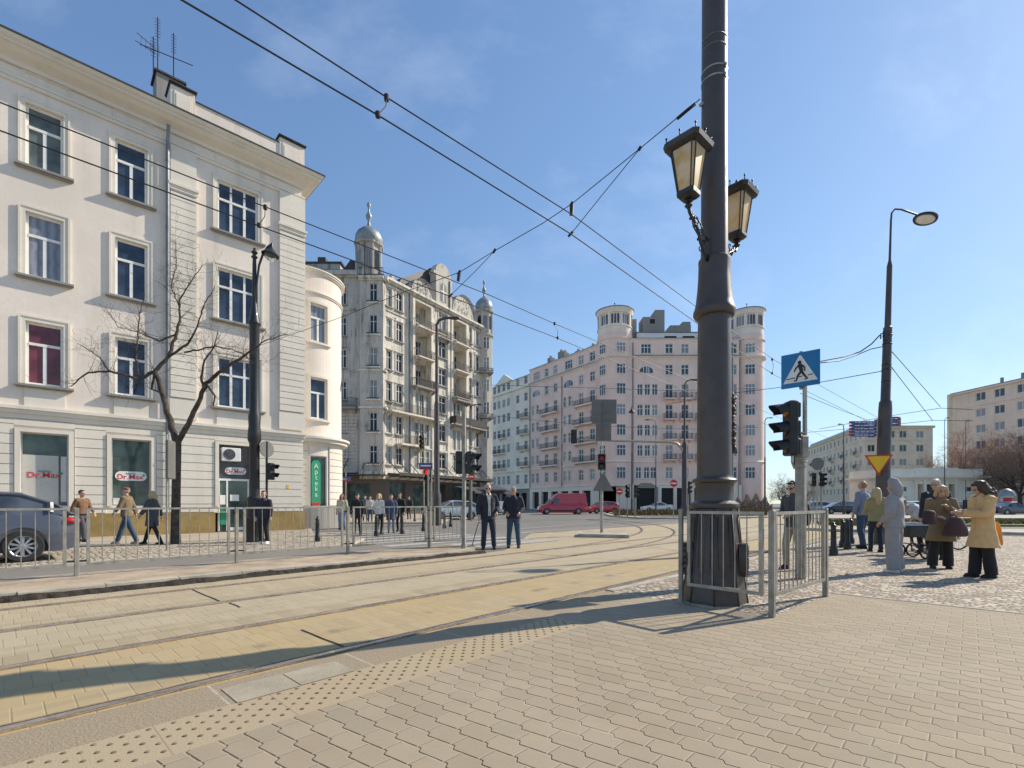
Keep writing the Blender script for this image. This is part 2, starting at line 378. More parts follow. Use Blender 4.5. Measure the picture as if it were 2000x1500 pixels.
M['rooft']=simple('dark_roof_edge',(.07,.065,.06),.6,.2,var=.3,scale=4,obj=False)
M['ironb']=simple('balcony_iron',(.06,.055,.055),.6,.3,var=.3,scale=5,obj=False)
M['winw']=simple('white_window_frame',(.80,.79,.75),.45,var=.06,scale=4)
M['wing']=simple('grey_window_frame',(.58,.60,.60),.5,var=.08,scale=4)
M['glass1']=glass_mat('window_glass',(.045,.07,.12),(.34,.36,.42),frac=.34)
M['glass1r']=glass_mat('window_glass_red_blind',(.20,.045,.06),None)
M['glass1g']=glass_mat('window_glass_green',(.15,.175,.16),None)
M['glass2']=glass_mat('old_window_glass',(.035,.042,.05),(.36,.36,.33),frac=.3,rough=.14,spec=.35)
M['glass3']=glass_mat('far_window_glass',(.09,.11,.14),(.42,.42,.42),frac=.35,rough=.12)
M['shop']=glass_mat('shop_glass',(.10,.15,.135),None,rough=.05)
M['shopl']=simple('frosted_shop_film',(.50,.50,.47),.35,var=.06,scale=1.)
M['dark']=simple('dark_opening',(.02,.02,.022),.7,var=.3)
M['darkgrey']=simple('dark_grey_panel',(.09,.09,.10),.5,var=.15)
M['pole']=paint('dark_bronze_pole_paint',(.075,.058,.052),.40,.12,var=.12)
M['black']=paint('black_cast_paint',(.022,.022,.024),.4,.2,var=.2)
M['blackpl']=simple('black_plastic',(.018,.018,.02),.5,var=.2)
M['galv']=simple('galvanised_steel',(.40,.375,.32),.42,.6,var=.2,scale=8,dirt=(.30,.27,.22))
M['postg']=simple('weathered_grey_post',(.34,.32,.27),.6,.3,var=.22,scale=6,dirt=(.16,.14,.11))
M['alu']=simple('light_grey_metal',(.5,.5,.5),.4,.6,var=.1)
M['signback']=simple('sign_back_grey',(.17,.165,.155),.6,.2,var=.1,scale=3)
M['blue']=paint('sign_blue',(.0,.17,.42),.35,.2); M['navy']=paint('sign_navy',(.025,.05,.22),.4,.2)
M['white']=paint('sign_white',(.8,.8,.77),.4,.1); M['yellow']=paint('sign_yellow',(.85,.50,.0),.4,.1); M['red']=paint('sign_red',(.55,.02,.02),.4,.1)
M['brightred']=paint('dr_red',(.62,.02,.04),.4,.1); M['green']=paint('sign_green',(.02,.33,.16),.4,.1)
M['wire']=simple('overhead_wire',(.03,.027,.03),.5,.4,var=.2)
M['bark']=simple('tree_bark',(.085,.068,.05),.9,var=.4,scale=7,bump=.02,bs=25)
M['twig']=simple('twigs',(.10,.075,.06),.9,var=.3); M['twigr']=simple('reddish_twigs',(.34,.16,.085),.9,var=.3); M['twigb']=simple('brown_twigs',(.25,.18,.14),.9,var=.3)
M['rubber']=simple('tyre_rubber',(.025,.025,.026),.8,var=.15); M['rim']=simple('alloy_rim',(.42,.43,.45),.35,.7,var=.1)
M['lampglass']=glass_mat('lantern_glass_pane',(.40,.31,.13),None,rough=.25)
t=MT('lantern_glass',.4); t.pos('Object'); X_,Y_,Z_=t.xyz(); t.base(t.mix((.62,.46,.20),(.80,.74,.58),t.noise(5,4).ss(.35,.65))); tl=t.nt.nodes.new('ShaderNodeBsdfTranslucent'); tl.inputs[0].default_value=(.95,.72,.36,1); ms=t.nt.nodes.new('ShaderNodeMixShader'); ms.inputs[0].default_value=.38; t.nt.links.new(t.b.outputs[0],ms.inputs[1]); t.nt.links.new(tl.outputs[0],ms.inputs[2]); t.nt.links.new(ms.outputs[0],t.nt.nodes['Material Output'].inputs[0]); M['lampglass']=t.m
M['reflectlens']=simple('amber_reflection_lens',(.42,.17,.04),.15,var=.1); M['redlens']=simple('red_signal_lens',(.22,.02,.02),.15,var=.1)  # the amber stands in for a reflection in the top lens
t=MT('red_lamp_lit',.3); t.base((.7,.02,.02)); t.b.inputs['Emission Color'].default_value=(1,.03,.02,1); t.b.inputs['Emission Strength'].default_value=.5; M['redlit']=t.m
t=MT('clear_glass',.02); t.base((.9,.95,.95)); t.b.inputs['Transmission Weight'].default_value=.9; t.b.inputs['IOR'].default_value=1.1; M['clear']=t.m
M['lens']=simple('dark_signal_lens',(.035,.03,.03),.12,var=.1)
random.seed(4)
def sheet(name,pts,z,mat,kind='structure',thick=0.0,uv=True,M_=None):
    mb=MB(); P3=[(UVp(a,b,z) if uv else Vector((a,b,z))) for a,b in pts]
    if thick:
        lo=[Vector((q.x,q.y,q.z-thick)) for q in P3]; mb.poly(P3); n=len(P3)
        for k in range(n): mb.quad(P3[k],lo[k],lo[(k+1)%n],P3[(k+1)%n])
    else: mb.poly(P3)
    return tag(mb.build(name,mat),kind=kind)
def ribbon(mb,path,wid,z0,z1,off=0):
    # path in uv; box strip with wid across
    n=len(path)
    L=[];Rr=[]
    for i,(u,v) in enumerate(path):
        a=path[max(0,i-1)]; b=path[min(n-1,i+1)]; d=Vector((b[0]-a[0],b[1]-a[1])).normalized(); nn=Vector((-d.y,d.x))
        L.append((u+nn.x*(off+wid/2),v+nn.y*(off+wid/2))); Rr.append((u+nn.x*(off-wid/2),v+nn.y*(off-wid/2)))
    for i in range(n-1):
        mb.quad(UVp(*L[i],z1),UVp(*L[i+1],z1),UVp(*Rr[i+1],z1),UVp(*Rr[i],z1))
        if z0<z1:
            mb.quad(UVp(*L[i],z0),UVp(*L[i+1],z0),UVp(*L[i+1],z1),UVp(*L[i],z1))
            mb.quad(UVp(*Rr[i],z0),UVp(*Rr[i+1],z0),UVp(*Rr[i+1],z1),UVp(*Rr[i],z1))
sheet('ground',[(-900,-50),(900,-50),(900,1400),(-900,1400)],-.03,M['asphalt'],uv=False)
VK=-9.06
# tram track bed (concrete panels)
sheet('tram_track_bed',[(-16,-3.7),(15,-3.7),(60,-3.7),(60,-13.5),(15.5,-13.5),(9.5,-9.2),(8.6,VK),(-16,VK)],-.026,M['slabs'])
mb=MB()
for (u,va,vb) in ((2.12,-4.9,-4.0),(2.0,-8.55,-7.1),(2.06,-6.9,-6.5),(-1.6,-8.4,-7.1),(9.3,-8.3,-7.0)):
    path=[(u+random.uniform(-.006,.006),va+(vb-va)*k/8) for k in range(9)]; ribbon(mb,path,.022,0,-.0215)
tag(mb.build('panel_joints',M['dirt_and_shade']),kind='structure')
# rails
railv=[-3.95,-5.42,-6.98,-8.40]
rl=['shiny steel rail nearest the pavement edge in the near tram track','steel rail farther from the pavement in the near tram track','steel rail of the far tram track on its near side','steel rail of the far tram track beside the raised kerb']
def rail(path,label):
    r=thing('tram_rail',label,'rail',group='tram rails set in the concrete')
    mb=MB(); ribbon(mb,path,.062,-.03,-.012); mb.build('rail_head',M['rail'],r)
    mb=MB(); ribbon(mb,path,.030,-.03,-.0185,off=-.047); mb.build('groove',M['dirt_and_shade'],r)
    mb=MB(); ribbon(mb,path,.018,-.03,-.0165,off=-.072); ribbon(mb,path,.014,-.03,-.0165,off=.039); mb.build('guard_strip',M['railside'],r)
for v,l in zip(railv,rl):
    rail([(u,v) for u in (-16,-8,0,8,16,30,46,60)],l)
for k,(v0,l) in enumerate(((-6.98,'curved rail branching left from the far track, inner side'),(-8.40,'curved rail branching left from the far track, outer side'))):
    path=[]
    for j in range(15):
        a=j/14*R(62); r0=26-(0 if k==0 else 1.43) ; path.append((9.5+r0*math.sin(a),-6.98-26+ (r0)*math.cos(a)))
    mbz=path; rail(path,l)
# platform edge: granular slabs, tactile strip, pale slabs
VP_=-3.795
sheet('platform_edge',[(-9,VP_),(5.9,VP_),(5.9,-3.34),(-9,-3.34)],0.0,M['granular'],thick=.04)
mb=MB(); mb.M=frameM((0,0,0),UANG-0)
mb=MB(); ribbon(mb,[(-9,-3.825),(15,-3.825)],.055,-.03,-.020); tag(mb.build('edge_shade_strip',M['dirt_and_shade']),kind='structure')  # dark strip painting the shade between platform edge and near rail
sheet('pale_edge_slab',[(1.04,-3.66),(1.435,-3.66),(1.435,-3.33),(1.04,-3.33)],.004,M['lightslab']); sheet('pale_edge_slab',[(1.442,-3.655),(1.84,-3.655),(1.84,-3.335),(1.442,-3.335)],.0045,M['lightslab'])
sheet('tactile_strip',[(-9,-3.34),(4.2,-3.34),(4.2,-2.88),(-9,-2.88)],.0,M['tactile'])
mb=MB()
i=0; u=-2.2
while u<4.16:
    for k in range(4):
        v=-3.30+.116*k+(.058 if i%2 else 0)
        if v<-2.9: 
            c=UVp(u,v,0); mb.lathe([(.0125,0),(.0115,.004),(.007,.005)],c,n=8)
    u+=.058; i+=1
tag(mb.build('tactile_domes',M['dome'],smooth=True),kind='structure')
B_=Vector((2.86,5.35)); C_=Vector((4.20,6.52))
def uvof(x,y): return (x*UX+y*UY, x*UY-y*UX)
uB,uC=uvof(2.92,5.42),uvof(4.28,6.6)
sheet('pavement',[(-9,-2.88),(4.2,-2.88),(4.2,-3.34),(5.9,-3.34),(5.9,uB[1]),(uC[0],uC[1]),(7.95,uC[1]),(7.95,16),(-9,16)],0.0,M['pavers'])
sheet('cobbled_pavement',[(5.9,VP_),(24,VP_+.6),(26.5,-1),(27,4),(24,18),(7.95,16),(7.95,uC[1]),(uC[0],uC[1]),(5.9,uB[1])],0.0,M['cobbles'],thick=.03)
mb=MB(); ribbon(mb,[(7.97,uC[1]),(7.97,16)],.05,0,.006); ribbon(mb,[(24,VP_+.6),(26.5,-1),(27,4),(24,18)],.18,-.03,.02)
ribbon(mb,[(6,VP_+.06),(24,VP_+.66)],.14,-.03,.012)
tag(mb.build('kerb',M['kerb']),kind='structure')
# raised strip between far track and road, with a worn stone edge and a dirt gap
mb=MB()
us=[-16+.9*k for k in range(28)]; us=[u for u in us if u<7.6]+[8.3]
tip=lambda u: 0 if u<6.5 else (u-6.5)/2.2
prev=None
L=[(-16,VK-.16),(7.0,VK-.16),(8.5,VK-.25),(9.1,VK-.9),(9.2,-10.75),(-16,-10.75)]
sheet('raised_strip',L,.075,M['kerbpink'],thick=.1)
for a,b in zip(us[:-1],us[1:]):
    zz=.08+random.uniform(-.006,.006); d=random.uniform(-.012,.012)
    P0=UVp(a+.006,VK-.16,0)
    mb.M=frameM((0,0,0),0)
    c=[(a+.006,VK-.165),(b-.006,VK-.165),(b-.006,VK+d),(a+.006,VK+d)]
    top=[UVp(p[0],p[1],zz) for p in c]; lo=[UVp(p[0],p[1],.012) for p in c]
    mb.poly(top)
    for k in range(4): mb.quad(top[k],lo[k],lo[(k+1)%4],top[(k+1)%4])
tag(mb.build('strip_edge_stones',M['kerb']),kind='structure')
mb=MB(); N_=300; top=[];bot=[]
for k in range(N_+1):
    u=-16+24.6*k/N_; zt=.035+.030*noise.noise(Vector((u*1.7,0,3)))+.018*noise.noise(Vector((u*7,2,3))); vv=VK+.075+.08*abs(noise.noise(Vector((u*2.3,5,1))))+.025*noise.noise(Vector((u*11,5,1)))
    top.append(UVp(u,VK+.016,zt+.012)); bot.append(UVp(u,vv,-.0245))
for k in range(N_): mb.quad(top[k],top[k+1],bot[k+1],bot[k])
tag(mb.build('dirt_gap',M['dirt_and_shade']),kind='structure')
mb=MB(); ribbon(mb,[(-16,-10.83),(9.2,-10.83)],.16,-.03,.08); tag(mb.build('road_kerb',M['kerb']),kind='structure')
# road beyond the fence, crossing stripes and lane paint
sheet('road',[(-30,-10.92),(9.2,-10.92),(9.6,-9.3),(15.5,-13.6),(60,-13.6),(60,-16),(-30,-13.4)],-.022,m_asphalt('worn_road',(.20,.18,.155)))
mb=MB()
for k in range(10):
    v=-10.2-1.06*k; mb.poly([UVp(7.9 if k else 9.6,v,-.017),UVp(13.2,v,-.017),UVp(13.2,v-.5,-.017),UVp(7.9 if k else 9.6,v-.5,-.017)])
def stripe(a,b,wd):
    a=Gd(a[0],a[1],-.017); b=Gd(b[0],b[1],-.017); d=(b-a).normalized(); n=Vector((-d.y,d.x,0))*wd/2; mb.poly([a+n,b+n,b-n,a-n])
stripe((1005,1034),(1165,1021),.22); stripe((1165,1021),(1345,1013),.2); stripe((905,1012),(1110,1010),.25); stripe((930,1025),(1000,1022),.3)
for x in (1015,1080,1130,1190): stripe((x,1041-(x-1000)*.02),(x+28,1039.5-(x-1000)*.02),.25)
stripe((200,1083),(262,1085),.12); stripe((215,1072),(285,1085),.12)
tag(mb.build('road_markings',M['mark']),kind='structure')
mb=MB(); ribbon(mb,[(-4.5,-13.42),(-.5,-13.42)],.12,-.03,-.012)
# far sidewalk in front of the shops
sheet('far_sidewalk',[(-30,-13.4),(7.2,-13.4),(8.8,-15.5),(9.0,-20),(12,-27),(-30,-27)],.03,m_cobbles('far_setts',1.,.14,(.32,.27,.21),(.55,.48,.38)),thick=.06)
sheet('footway',[(-30,-18.3),(6.6,-18.3),(7.4,-27),(-30,-27)],.036,M['plainpave'])
mb=MB(); ribbon(mb,[(-30,-13.36),(7.2,-13.36),(8.84,-15.5),(9.04,-20),(12.04,-27)],.14,-.03,.034); tag(mb.build('sidewalk_kerb',M['kerb']),kind='structure')
# islands and verges in the square
def isl(name,px,z,mat,thick=.12):
    mb=MB(); P3=[Gd(x,y,0)+Vector((0,0,z)) for x,y in px]; n=len(P3); mb.poly(P3)
    for k in range(n): 
        a,b=P3[k],P3[(k+1)%n]; mb.quad(a,a-Vector((0,0,thick)),b-Vector((0,0,thick)),b)
    return tag(mb.build(name,mat),kind='structure')
isl('traffic_island',[(1180,1005),(1235,999.5),(1350,1000),(1500,1001),(1500,1011),(1345,1013),(1255,1013),(1195,1009)],.10,M['kerb'])
isl('planting_bed',[(1190,1004.6),(1240,1000),(1350,1000.5),(1498,1001.5),(1498,1009.5),(1345,1011),(1257,1011),(1202,1007.8)],.16,M['soil'],.05)
isl('kerbed_island',[(1560,1034),(2100,1039),(2600,1044),(2600,1062),(2005,1045),(1800,1040),(1640,1038)],.10,M['kerb'])
isl('grass_verge',[(1600,1018),(2100,1016),(2600,1016),(2600,1028),(2000,1028),(1700,1026.5),(1600,1024)],.08,M['grass'])
isl('far_footpath',[(1560,1006),(2400,1006),(2400,1013),(1560,1013)],.05,M['kerb'])
isl('square_paving',[(-400,1004),(650,1004.5),(955,1004.5),(955,1007),(880,1015),(860,1022),(640,1022),(-400,1020)],.06,M['plainpave'])
# tufts of dry plants and litter on the bed
def tufts(name,label,area,n,mat,h=(.15,.4)):
    mb=MB()
    for k in range(n):
        x=random.uniform(area[0],area[1]); y=random.uniform(area[2],area[3]); g=Gd(x,y,0); hh=random.uniform(*h)
        for j in range(5):
            a=random.uniform(0,6.3); d=Vector((math.cos(a),math.sin(a),0)); b=g+d*random.uniform(0,.2)+Vector((0,0,.08)); sdx=Vector((-d.y,d.x,0))*.06
            mb.poly([b-sdx,b+sdx,b+d*.15+Vector((0,0,hh))])
    tag(mb.build(name,mat),label,'ground cover',kind='stuff')
tufts('dry_ground_cover','dry yellow brown ground cover plants on the island bed',(1200,1497,1001.5,1009.5),1500,M['soil'],(.2,.6))
tufts('verge_grass','dry green grass on the verge behind the tram stop',(1605,2050,1018,1026),1200,M['grass'],(.08,.2))
# ------------- facade tools -------------
class Fac:
    def __init__(s,O,D,z0=0):
        s.O=Vector((O[0],O[1])); s.D=Vector(D).normalized(); s.N=Vector((s.D.y,-s.D.x)); s.z0=z0
        s.M=Matrix(((s.D.x,s.N.x,0,s.O.x),(s.D.y,s.N.y,0,s.O.y),(0,0,1,0),(0,0,0,1)))
    def s(f,px,d=0):
        k=(px-CXP)/F; O=f.O+f.N*d; return (k*O.y-O.x)/(f.D.x-k*f.D.y)
    def z(f,px,py,d=0):
        s=f.s(px,d); Z=(f.O+f.N*d+f.D*s).y; return EYE+(HY-py)/F*Z
def wallgrid(mb,s0,s1,z0,z1,holes,depth=.22,ns=1,d0=0.):
    # holes: (a,b,c,d) ; outer skin at y=d0 (outward +), reveals go to d0-depth
    S=sorted(set([s0,s1]+[q for h in holes for q in h[:2] if s0<q<s1])); Zs=sorted(set([z0,z1]+[q for h in holes for q in h[2:4] if z0<q<z1]))
    if ns>1:
        S2=[]
        for a,b in zip(S[:-1],S[1:]):
            m=max(1,int(math.ceil((b-a)/((s1-s0)/ns)))); S2+= [a+(b-a)*k/m for k in range(m)]
        S=S2+[s1]
    for a,b in zip(S[:-1],S[1:]):
        m=(a+b)/2; run=None
        for c,d in zip(Zs[:-1],Zs[1:]):
            n=(c+d)/2
            if any(h[0]<m<h[1] and h[2]<n<h[3] for h in holes): continue
            mb.quad((a,d0,c),(b,d0,c),(b,d0,d),(a,d0,d))
    for (a,b,c,d) in holes:
        SS=[a]+[q for q in S if a<q<b]+[b]; e=d0-depth
        mb.quad((a,d0,c),(a,e,c),(a,e,d),(a,d0,d)); mb.quad((b,d0,c),(b,e,c),(b,e,d),(b,d0,d))
        for p,q in zip(SS[:-1],SS[1:]):
            mb.quad((p,d0,d),(p,e,d),(q,e,d),(q,d0,d)); mb.quad((p,d0,c),(p,e,c),(q,e,c),(q,d0,c))
_wc={}
def winmesh(w,h,cols,tf,ucols=None,t=.06,mat=None,bar=.045):
    key=(round(w,3),round(h,3),cols,tf,ucols,t,mat.name)
    if key in _wc: return _wc[key]
    mb=MB(); x=w/2
    mb.box(-x,-x+t,-.03,.03,0,h); mb.box(x-t,x,-.03,.03,0,h); mb.box(-x+t,x-t,-.03,.03,0,t); mb.box(-x+t,x-t,-.03,.03,h-t,h)
    zt=h*(1-tf) if tf else h
    if tf: mb.box(-x+t,x-t,-.045,.045,zt-t*.6,zt+t*.6)
    for k in range(1,cols): c=-x+w*k/cols; mb.box(c-bar,c+bar,-.035,.036,t,(zt-t*.6) if tf else h-t)
    if tf:
        u=ucols if ucols is not None else cols
        for k in range(1,u): c=-x+w*k/u; mb.box(c-bar*.8,c+bar*.8,-.033,.034,zt+t*.6,h-t)
    fm=mb.mesh('window_frame',mat)
    mb=MB(); mb.quad((-x+t*.5,-.01,t*.5),(x-t*.5,-.01,t*.5),(x-t*.5,-.01,h-t*.5),(-x+t*.5,-.01,h-t*.5))
    _wc[key]=(fm,mb); return _wc[key]
_pc={}
def window(parent,fm,s,z,w,h,d=-.14,cols=2,tf=.36,ucols=1,frame=None,glass=None,t=.06,M0=None,name='window',pane=True,bar=.045):
    frame=frame or M['winw']; glass=glass or M['glass1']
    me,pm=winmesh(w,h,cols,tf,ucols,t,frame,bar)
    L=(M0 if M0 is not None else fm)@Matrix.Translation((s,d,z))
    o=link(name,me,parent,parent.matrix_world.inverted()@L if False else Matrix.Translation(-parent.location)@L)
    if pane:
        k=(id(pm),glass.name)
        if k not in _pc: _pc[k]=pm.mesh('pane',glass)
        link('pane',_pc[k],o)
    return o
def shopbox(): pass
def split_mb(mb,tol=.045,most=60):
    # separate pieces (bounding boxes further apart than tol) become parts of their own
    n=len(mb.v); par=list(range(n))
    def fd(a):
        while par[a]!=a: par[a]=par[par[a]]; a=par[a]
        return a
    for f in mb.f:
        r=fd(f[0])
        for q in f[1:]: par[fd(q)]=r
    isl_={}
    for i in range(n): isl_.setdefault(fd(i),[]).append(i)
    keys=list(isl_)
    if len(keys)<2 or len(keys)>900: return [mb]
    bb=[]
    for k in keys:
        P_=[mb.v[i] for i in isl_[k]]; bb.append([min(p[a] for p in P_)-tol/2 for a in range(3)]+[max(p[a] for p in P_)+tol/2 for a in range(3)])
    g=list(range(len(keys)))
    def fg(a):
        while g[a]!=a: g[a]=g[g[a]]; a=g[a]
        return a
    for i in range(len(keys)):
        A=bb[i]
        for j in range(i+1,len(keys)):
            B_=bb[j]
            if A[0]<=B_[3] and B_[0]<=A[3] and A[1]<=B_[4] and B_[1]<=A[4] and A[2]<=B_[5] and B_[2]<=A[5]: g[fg(i)]=fg(j)
    groups={}
    for i in range(len(keys)): groups.setdefault(fg(i),[]).append(keys[i])
    if len(groups)<2 or len(groups)>most: return [mb]
    out=[]
    for gk,ks in groups.items():
        ks=set(ks); m=MB(); idx={}
        for f,mi,sm in zip(mb.f,mb.mi,mb.sm):
            if fd(f[0]) in ks:
                ff=[]
                for q in f:
                    if q not in idx: idx[q]=len(m.v); m.v.append(mb.v[q])
                    ff.append(idx[q])
                m.f.append(tuple(ff)); m.mi.append(mi); m.sm.append(sm)
        out.append(m)
    return out
def pb(parent,name,M_,mat,fn,smooth=False,split=True):
    mb=MB(Matrix.Translation(-parent.location)@M_); fn(mb)
    o=None
    for m in (split_mb(mb) if split else [mb]): o=m.build(name,mat,parent,smooth)
    return o
_cc={}
def cell(win,key,name,mat,fn):
    # a small sub-part of a window (surround, sill), its mesh shared between equal windows
    k=(key,name,mat.name)
    if k not in _cc: mb=MB(); fn(mb); _cc[k]=mb.mesh(name,mat)
    return link(name,_cc[k],win)
def text(parent,body,size,mat,L,ext=.004,name='lettering',align='CENTER',sx=1.,bold=0):
    cu=bpy.data.curves.new(name,'FONT'); cu.body=body; cu.size=size; cu.extrude=ext; cu.align_x=align; cu.align_y='CENTER'; cu.offset=bold; cu.space_character=1.0
    o=bpy.data.objects.new('tmp',cu); COL.objects.link(o); dg=bpy.context.evaluated_depsgraph_get(); me=bpy.data.meshes.new_from_object(o.evaluated_get(dg)); me.name=name
    me.materials.clear(); me.materials.append(mat)
    bpy.data.objects.remove(o); return link(name,me,parent,Matrix.Translation(-parent.location)@L@Matrix.Diagonal((sx,1,1,1)))
# ------------- white corner building with pharmacy -------------
f1=Fac((-16.07,16.74),(.728,.686)); GZ=.036
B1=thing('corner_house','white plastered corner house with ochre plinth and round bay, pharmacy on its ground floor','building',(-12.5,20.1,0))
SC=8.62; SL=-9.5
cols=[(50,124,2),(225,288,2),(425,504,3)]
rows=[(12.68,14.78),(8.97,11.12),(5.30,7.42)]
holes=[]; wins=[]
for a,b,c in cols:
    sa,sb=f1.s(a),f1.s(b)
    for (z0,z1) in rows: holes.append((sa,sb,z0,z1)); wins.append((sa,sb,z0,z1,c))
# one more axis further left, outside the frame edge
sa,sb=f1.s(50)-2.9,f1.s(50)-1.75
for (z0,z1) in rows: holes.append((sa,sb,z0,z1)); wins.append((sa,sb,z0,z1,2))
shop=[(f1.s(40),f1.s(134),.95,3.66),(f1.s(218),f1.s(295),.95,3.66),(f1.s(427),f1.s(489),GZ+.04,3.72)]
shopx=(sa-.1,sb+.1,.95,3.66)
def wallfn(mb):
    wallgrid(mb,SL,SC,4.3,15.9,holes,.20)
    wallgrid(mb,SL,SC,.86,4.3,[h if h[1]-h[0]>0 and h[2]>1.1 else (h[0],h[1],.86,h[3]) for h in [(a,b,(1.14 if c>.5 else .5),d) for a,b,c,d in shop+[shopx]]],.24)
    # end walls and back
    mb.quad((SC,0,0),(SC,-12,0),(SC,-12,15.9),(SC,0,15.9)); mb.quad((SL,0,0),(SL,-12,0),(SL,-12,15.9),(SL,0,15.9)); mb.quad((SL,-12,0),(SC,-12,0),(SC,-12,15.9),(SL,-12,15.9))
pb(B1,'wall',f1.M,M['w1'],wallfn)
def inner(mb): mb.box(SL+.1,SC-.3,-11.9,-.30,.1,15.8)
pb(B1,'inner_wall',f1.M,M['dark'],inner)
def rustic(mb):
    # banded ground-floor blocks between openings, and quoined pilasters above
    ops=sorted([(a-.16,b+.16) for a,b,_,_ in shop+[shopx]])
    segs=[]; cur=SL
    for a,b in ops: segs.append((cur,a)); cur=b
    segs.append((cur,SC+.05))
    z=.90
    while z<4.02:
        z1=min(z+.335,4.06)
        for a,b in segs: mb.box(a,b,.002,.052,z,z1-.028)
        z+=.335
    for a,b in ops: mb.box(a,b,.002,.052,3.87,4.06)
    for pa,pb_ in ((332,383),(545,592.5)):
        a,b=f1.s(pa),f1.s(pb_)
        if pb_>590: b=SC+.12
        z=5.45
        while z<13.6:
            mb.box(a,b,.002,.13,z,z+.265); z+=.29
        mb.box(a-.02,b+.02,.002,.10,4.62,5.42)
pb(B1,'banded_plaster',f1.M,M['w1t'],rustic)
def corner_pil(mb):
    z=5.45
    while z<13.6: mb.box(SC+.002,SC+.13,-1.3,-.002,z,z+.265); z+=.29
    for k in range(9): mb.box(SC+.002,SC+.052,-1.0,-.002,.90+.335*k,.90+.335*k+.307)
pb(B1,'corner_quoins',f1.M,M['w1t'],corner_pil)
def band(mb,z0,z1,d,s0=None,s1=None):
    s0=SL if s0 is None else s0; s1=SC if s1 is None else s1
    mb.box(s0,s1+d,.002,d,z0,z1); mb.box(s1+.002,s1+d,-2.4,.001,z0,z1)
def string(mb):
    band(mb,4.10,4.26,.06); band(mb,4.262,4.40,.13); band(mb,4.402,4.50,.20); band(mb,4.502,4.55,.05)
    # capitals over pilasters
    for pa,pb_ in ((332,383),(545,592.5)):
        a,b=f1.s(pa),f1.s(pb_); b=SC+.12 if pb_>590 else b
        mb.box(a-.03,b+.03,.13,.17,13.62,13.78); mb.box(a-.07,b+.07,.002,.22,13.78,13.88); mb.box(a,b,.002,.12,13.88,15.36)
    band(mb,15.30,15.42,.07); band(mb,15.422,15.50,.11)
pb(B1,'string_course',f1.M,M['w1t'],string)
def cove(mb):
    prof=[(0.02,15.85),(.10,15.86),(.12,15.98),(.22,16.03),(.40,16.10),(.52,16.20),(.62,16.22),(.62,16.30),(.72,16.34),(.76,16.44)]
    for (d0,z0),(d1,z1) in zip(prof[:-1],prof[1:]):
        mb.quad((SL,d0,z0),(SC+d0,d0,z0),(SC+d1,d1,z1),(SL,d1,z1))
        mb.quad((SC+d0,d0,z0),(SC+d0,-8,z0),(SC+d1,-8,z1),(SC+d1,d1,z1))
    mb.poly([(SL,.76,16.44),(SC+.76,.76,16.44),(SC+.76,-8,16.44),(SL,-8,16.44)])
    for k,(pa,pb_) in enumerate(((45,130),(222,291),(423,507))):   # recessed frieze panels, as thin frames
        a,b=f1.s(pa)-.02,f1.s(pb_)+.1
        mb.box(a,b,.002,.035,15.55,15.60); mb.box(a,b,.002,.035,15.80,15.845); mb.box(a,a+.05,.003,.034,15.60,15.80); mb.box(b-.05,b,.003,.034,15.60,15.80)
pb(B1,'cornice',f1.M,M['w1t'],cove)
def roofedge(mb):
    mb.box(SL,SC+.80,.70,.80,16.442,16.49); mb.box(SC+.70,SC+.80,-8,.699,16.442,16.49); mb.box(SL,SC+.69,-8,.69,16.444,16.47)
pb(B1,'roof',f1.M,M['rooft'],roofedge)
def attic(mb):
    a,b,c,d=f1.s(333),f1.s(381),f1.s(546),f1.s(590)
    mb.box(b,c,-.45,-.02,16.47,17.55); 
    for p,q in ((a,b),(c,d+.1)): mb.box(p,q,-.9,.03,16.47,17.85); mb.box(p+.12,q-.12,.03,.06,16.75,17.6); mb.box(p+.18,q-.18,.06,.075,16.85,17.5)
    mb.box(d-.42,d+.08,-7,-.92,16.47,17.5)
pb(B1,'attic_wall',f1.M,M['w1'],attic)
def atticcap(mb):
    a,b,c,d=f1.s(333),f1.s(381),f1.s(546),f1.s(590)
    mb.box(b+.02,c-.02,-.50,.03,17.552,17.585)
    for p,q in ((a,b),(c,d+.1)): mb.box(p-.06,q+.06,-.96,.14,17.852,17.89); mb.box(p-.03,q+.03,-.93,.08,17.80,17.851)
pb(B1,'attic_coping',f1.M,M['rooft'],atticcap)
def chim(mb): mb.box(f1.s(316),f1.s(316)+.95,-2.3,-1.35,16.45,19.0); 
ch=pb(B1,'chimney',f1.M,M['greyst'],chim)
pb(B1,'chimney_cap',f1.M,M['rooft'],lambda mb: mb.box(f1.s(316)-.08,f1.s(316)+1.03,-2.38,-1.27,19.002,19.08))
def ant(mb):
    s0=f1.s(316)+.1
    for k,(s,h,t) in enumerate(((s0,2.6,0),(s0+.55,2.3,0),(s0-.15,1.7,0))):
        mb.tube([(s,-1.8,18.9),(s,-1.8,19+h)],.022,5)
        for j in range(7):
            zz=19+h-.12*j-.1; mb.tube([(s-.10,-1.8,zz),(s+.10,-1.8,zz+.02)],.010,4)
    mb.tube([(s0-.6,-1.8,20.1),(s0+1.25,-1.8,20.35)],.018,5); mb.tube([(s0-.7,-1.8,20.5),(s0-.1,-1.8,20.25)],.014,4); mb.tube([(s0-.75,-1.8,20.15),(s0-.1,-1.8,20.05)],.014,4)
    for j in range(5): mb.tube([(s0-.55+.15*j,-1.8,20.0),(s0-.55+.15*j,-1.8,20.45)],.008,4)
pb(B1,'aerial',f1.M,M['wire'],ant)
def shopsur(mb):
    for a,b,c,d in shop+[shopx]:
        mb.box(a-.14,a-.002,.003,.09,max(c,1.14),d+.12); mb.box(b+.002,b+.14,.003,.09,max(c,1.14),d+.12); mb.box(a-.002,b+.002,.003,.09,d+.002,d+.12)
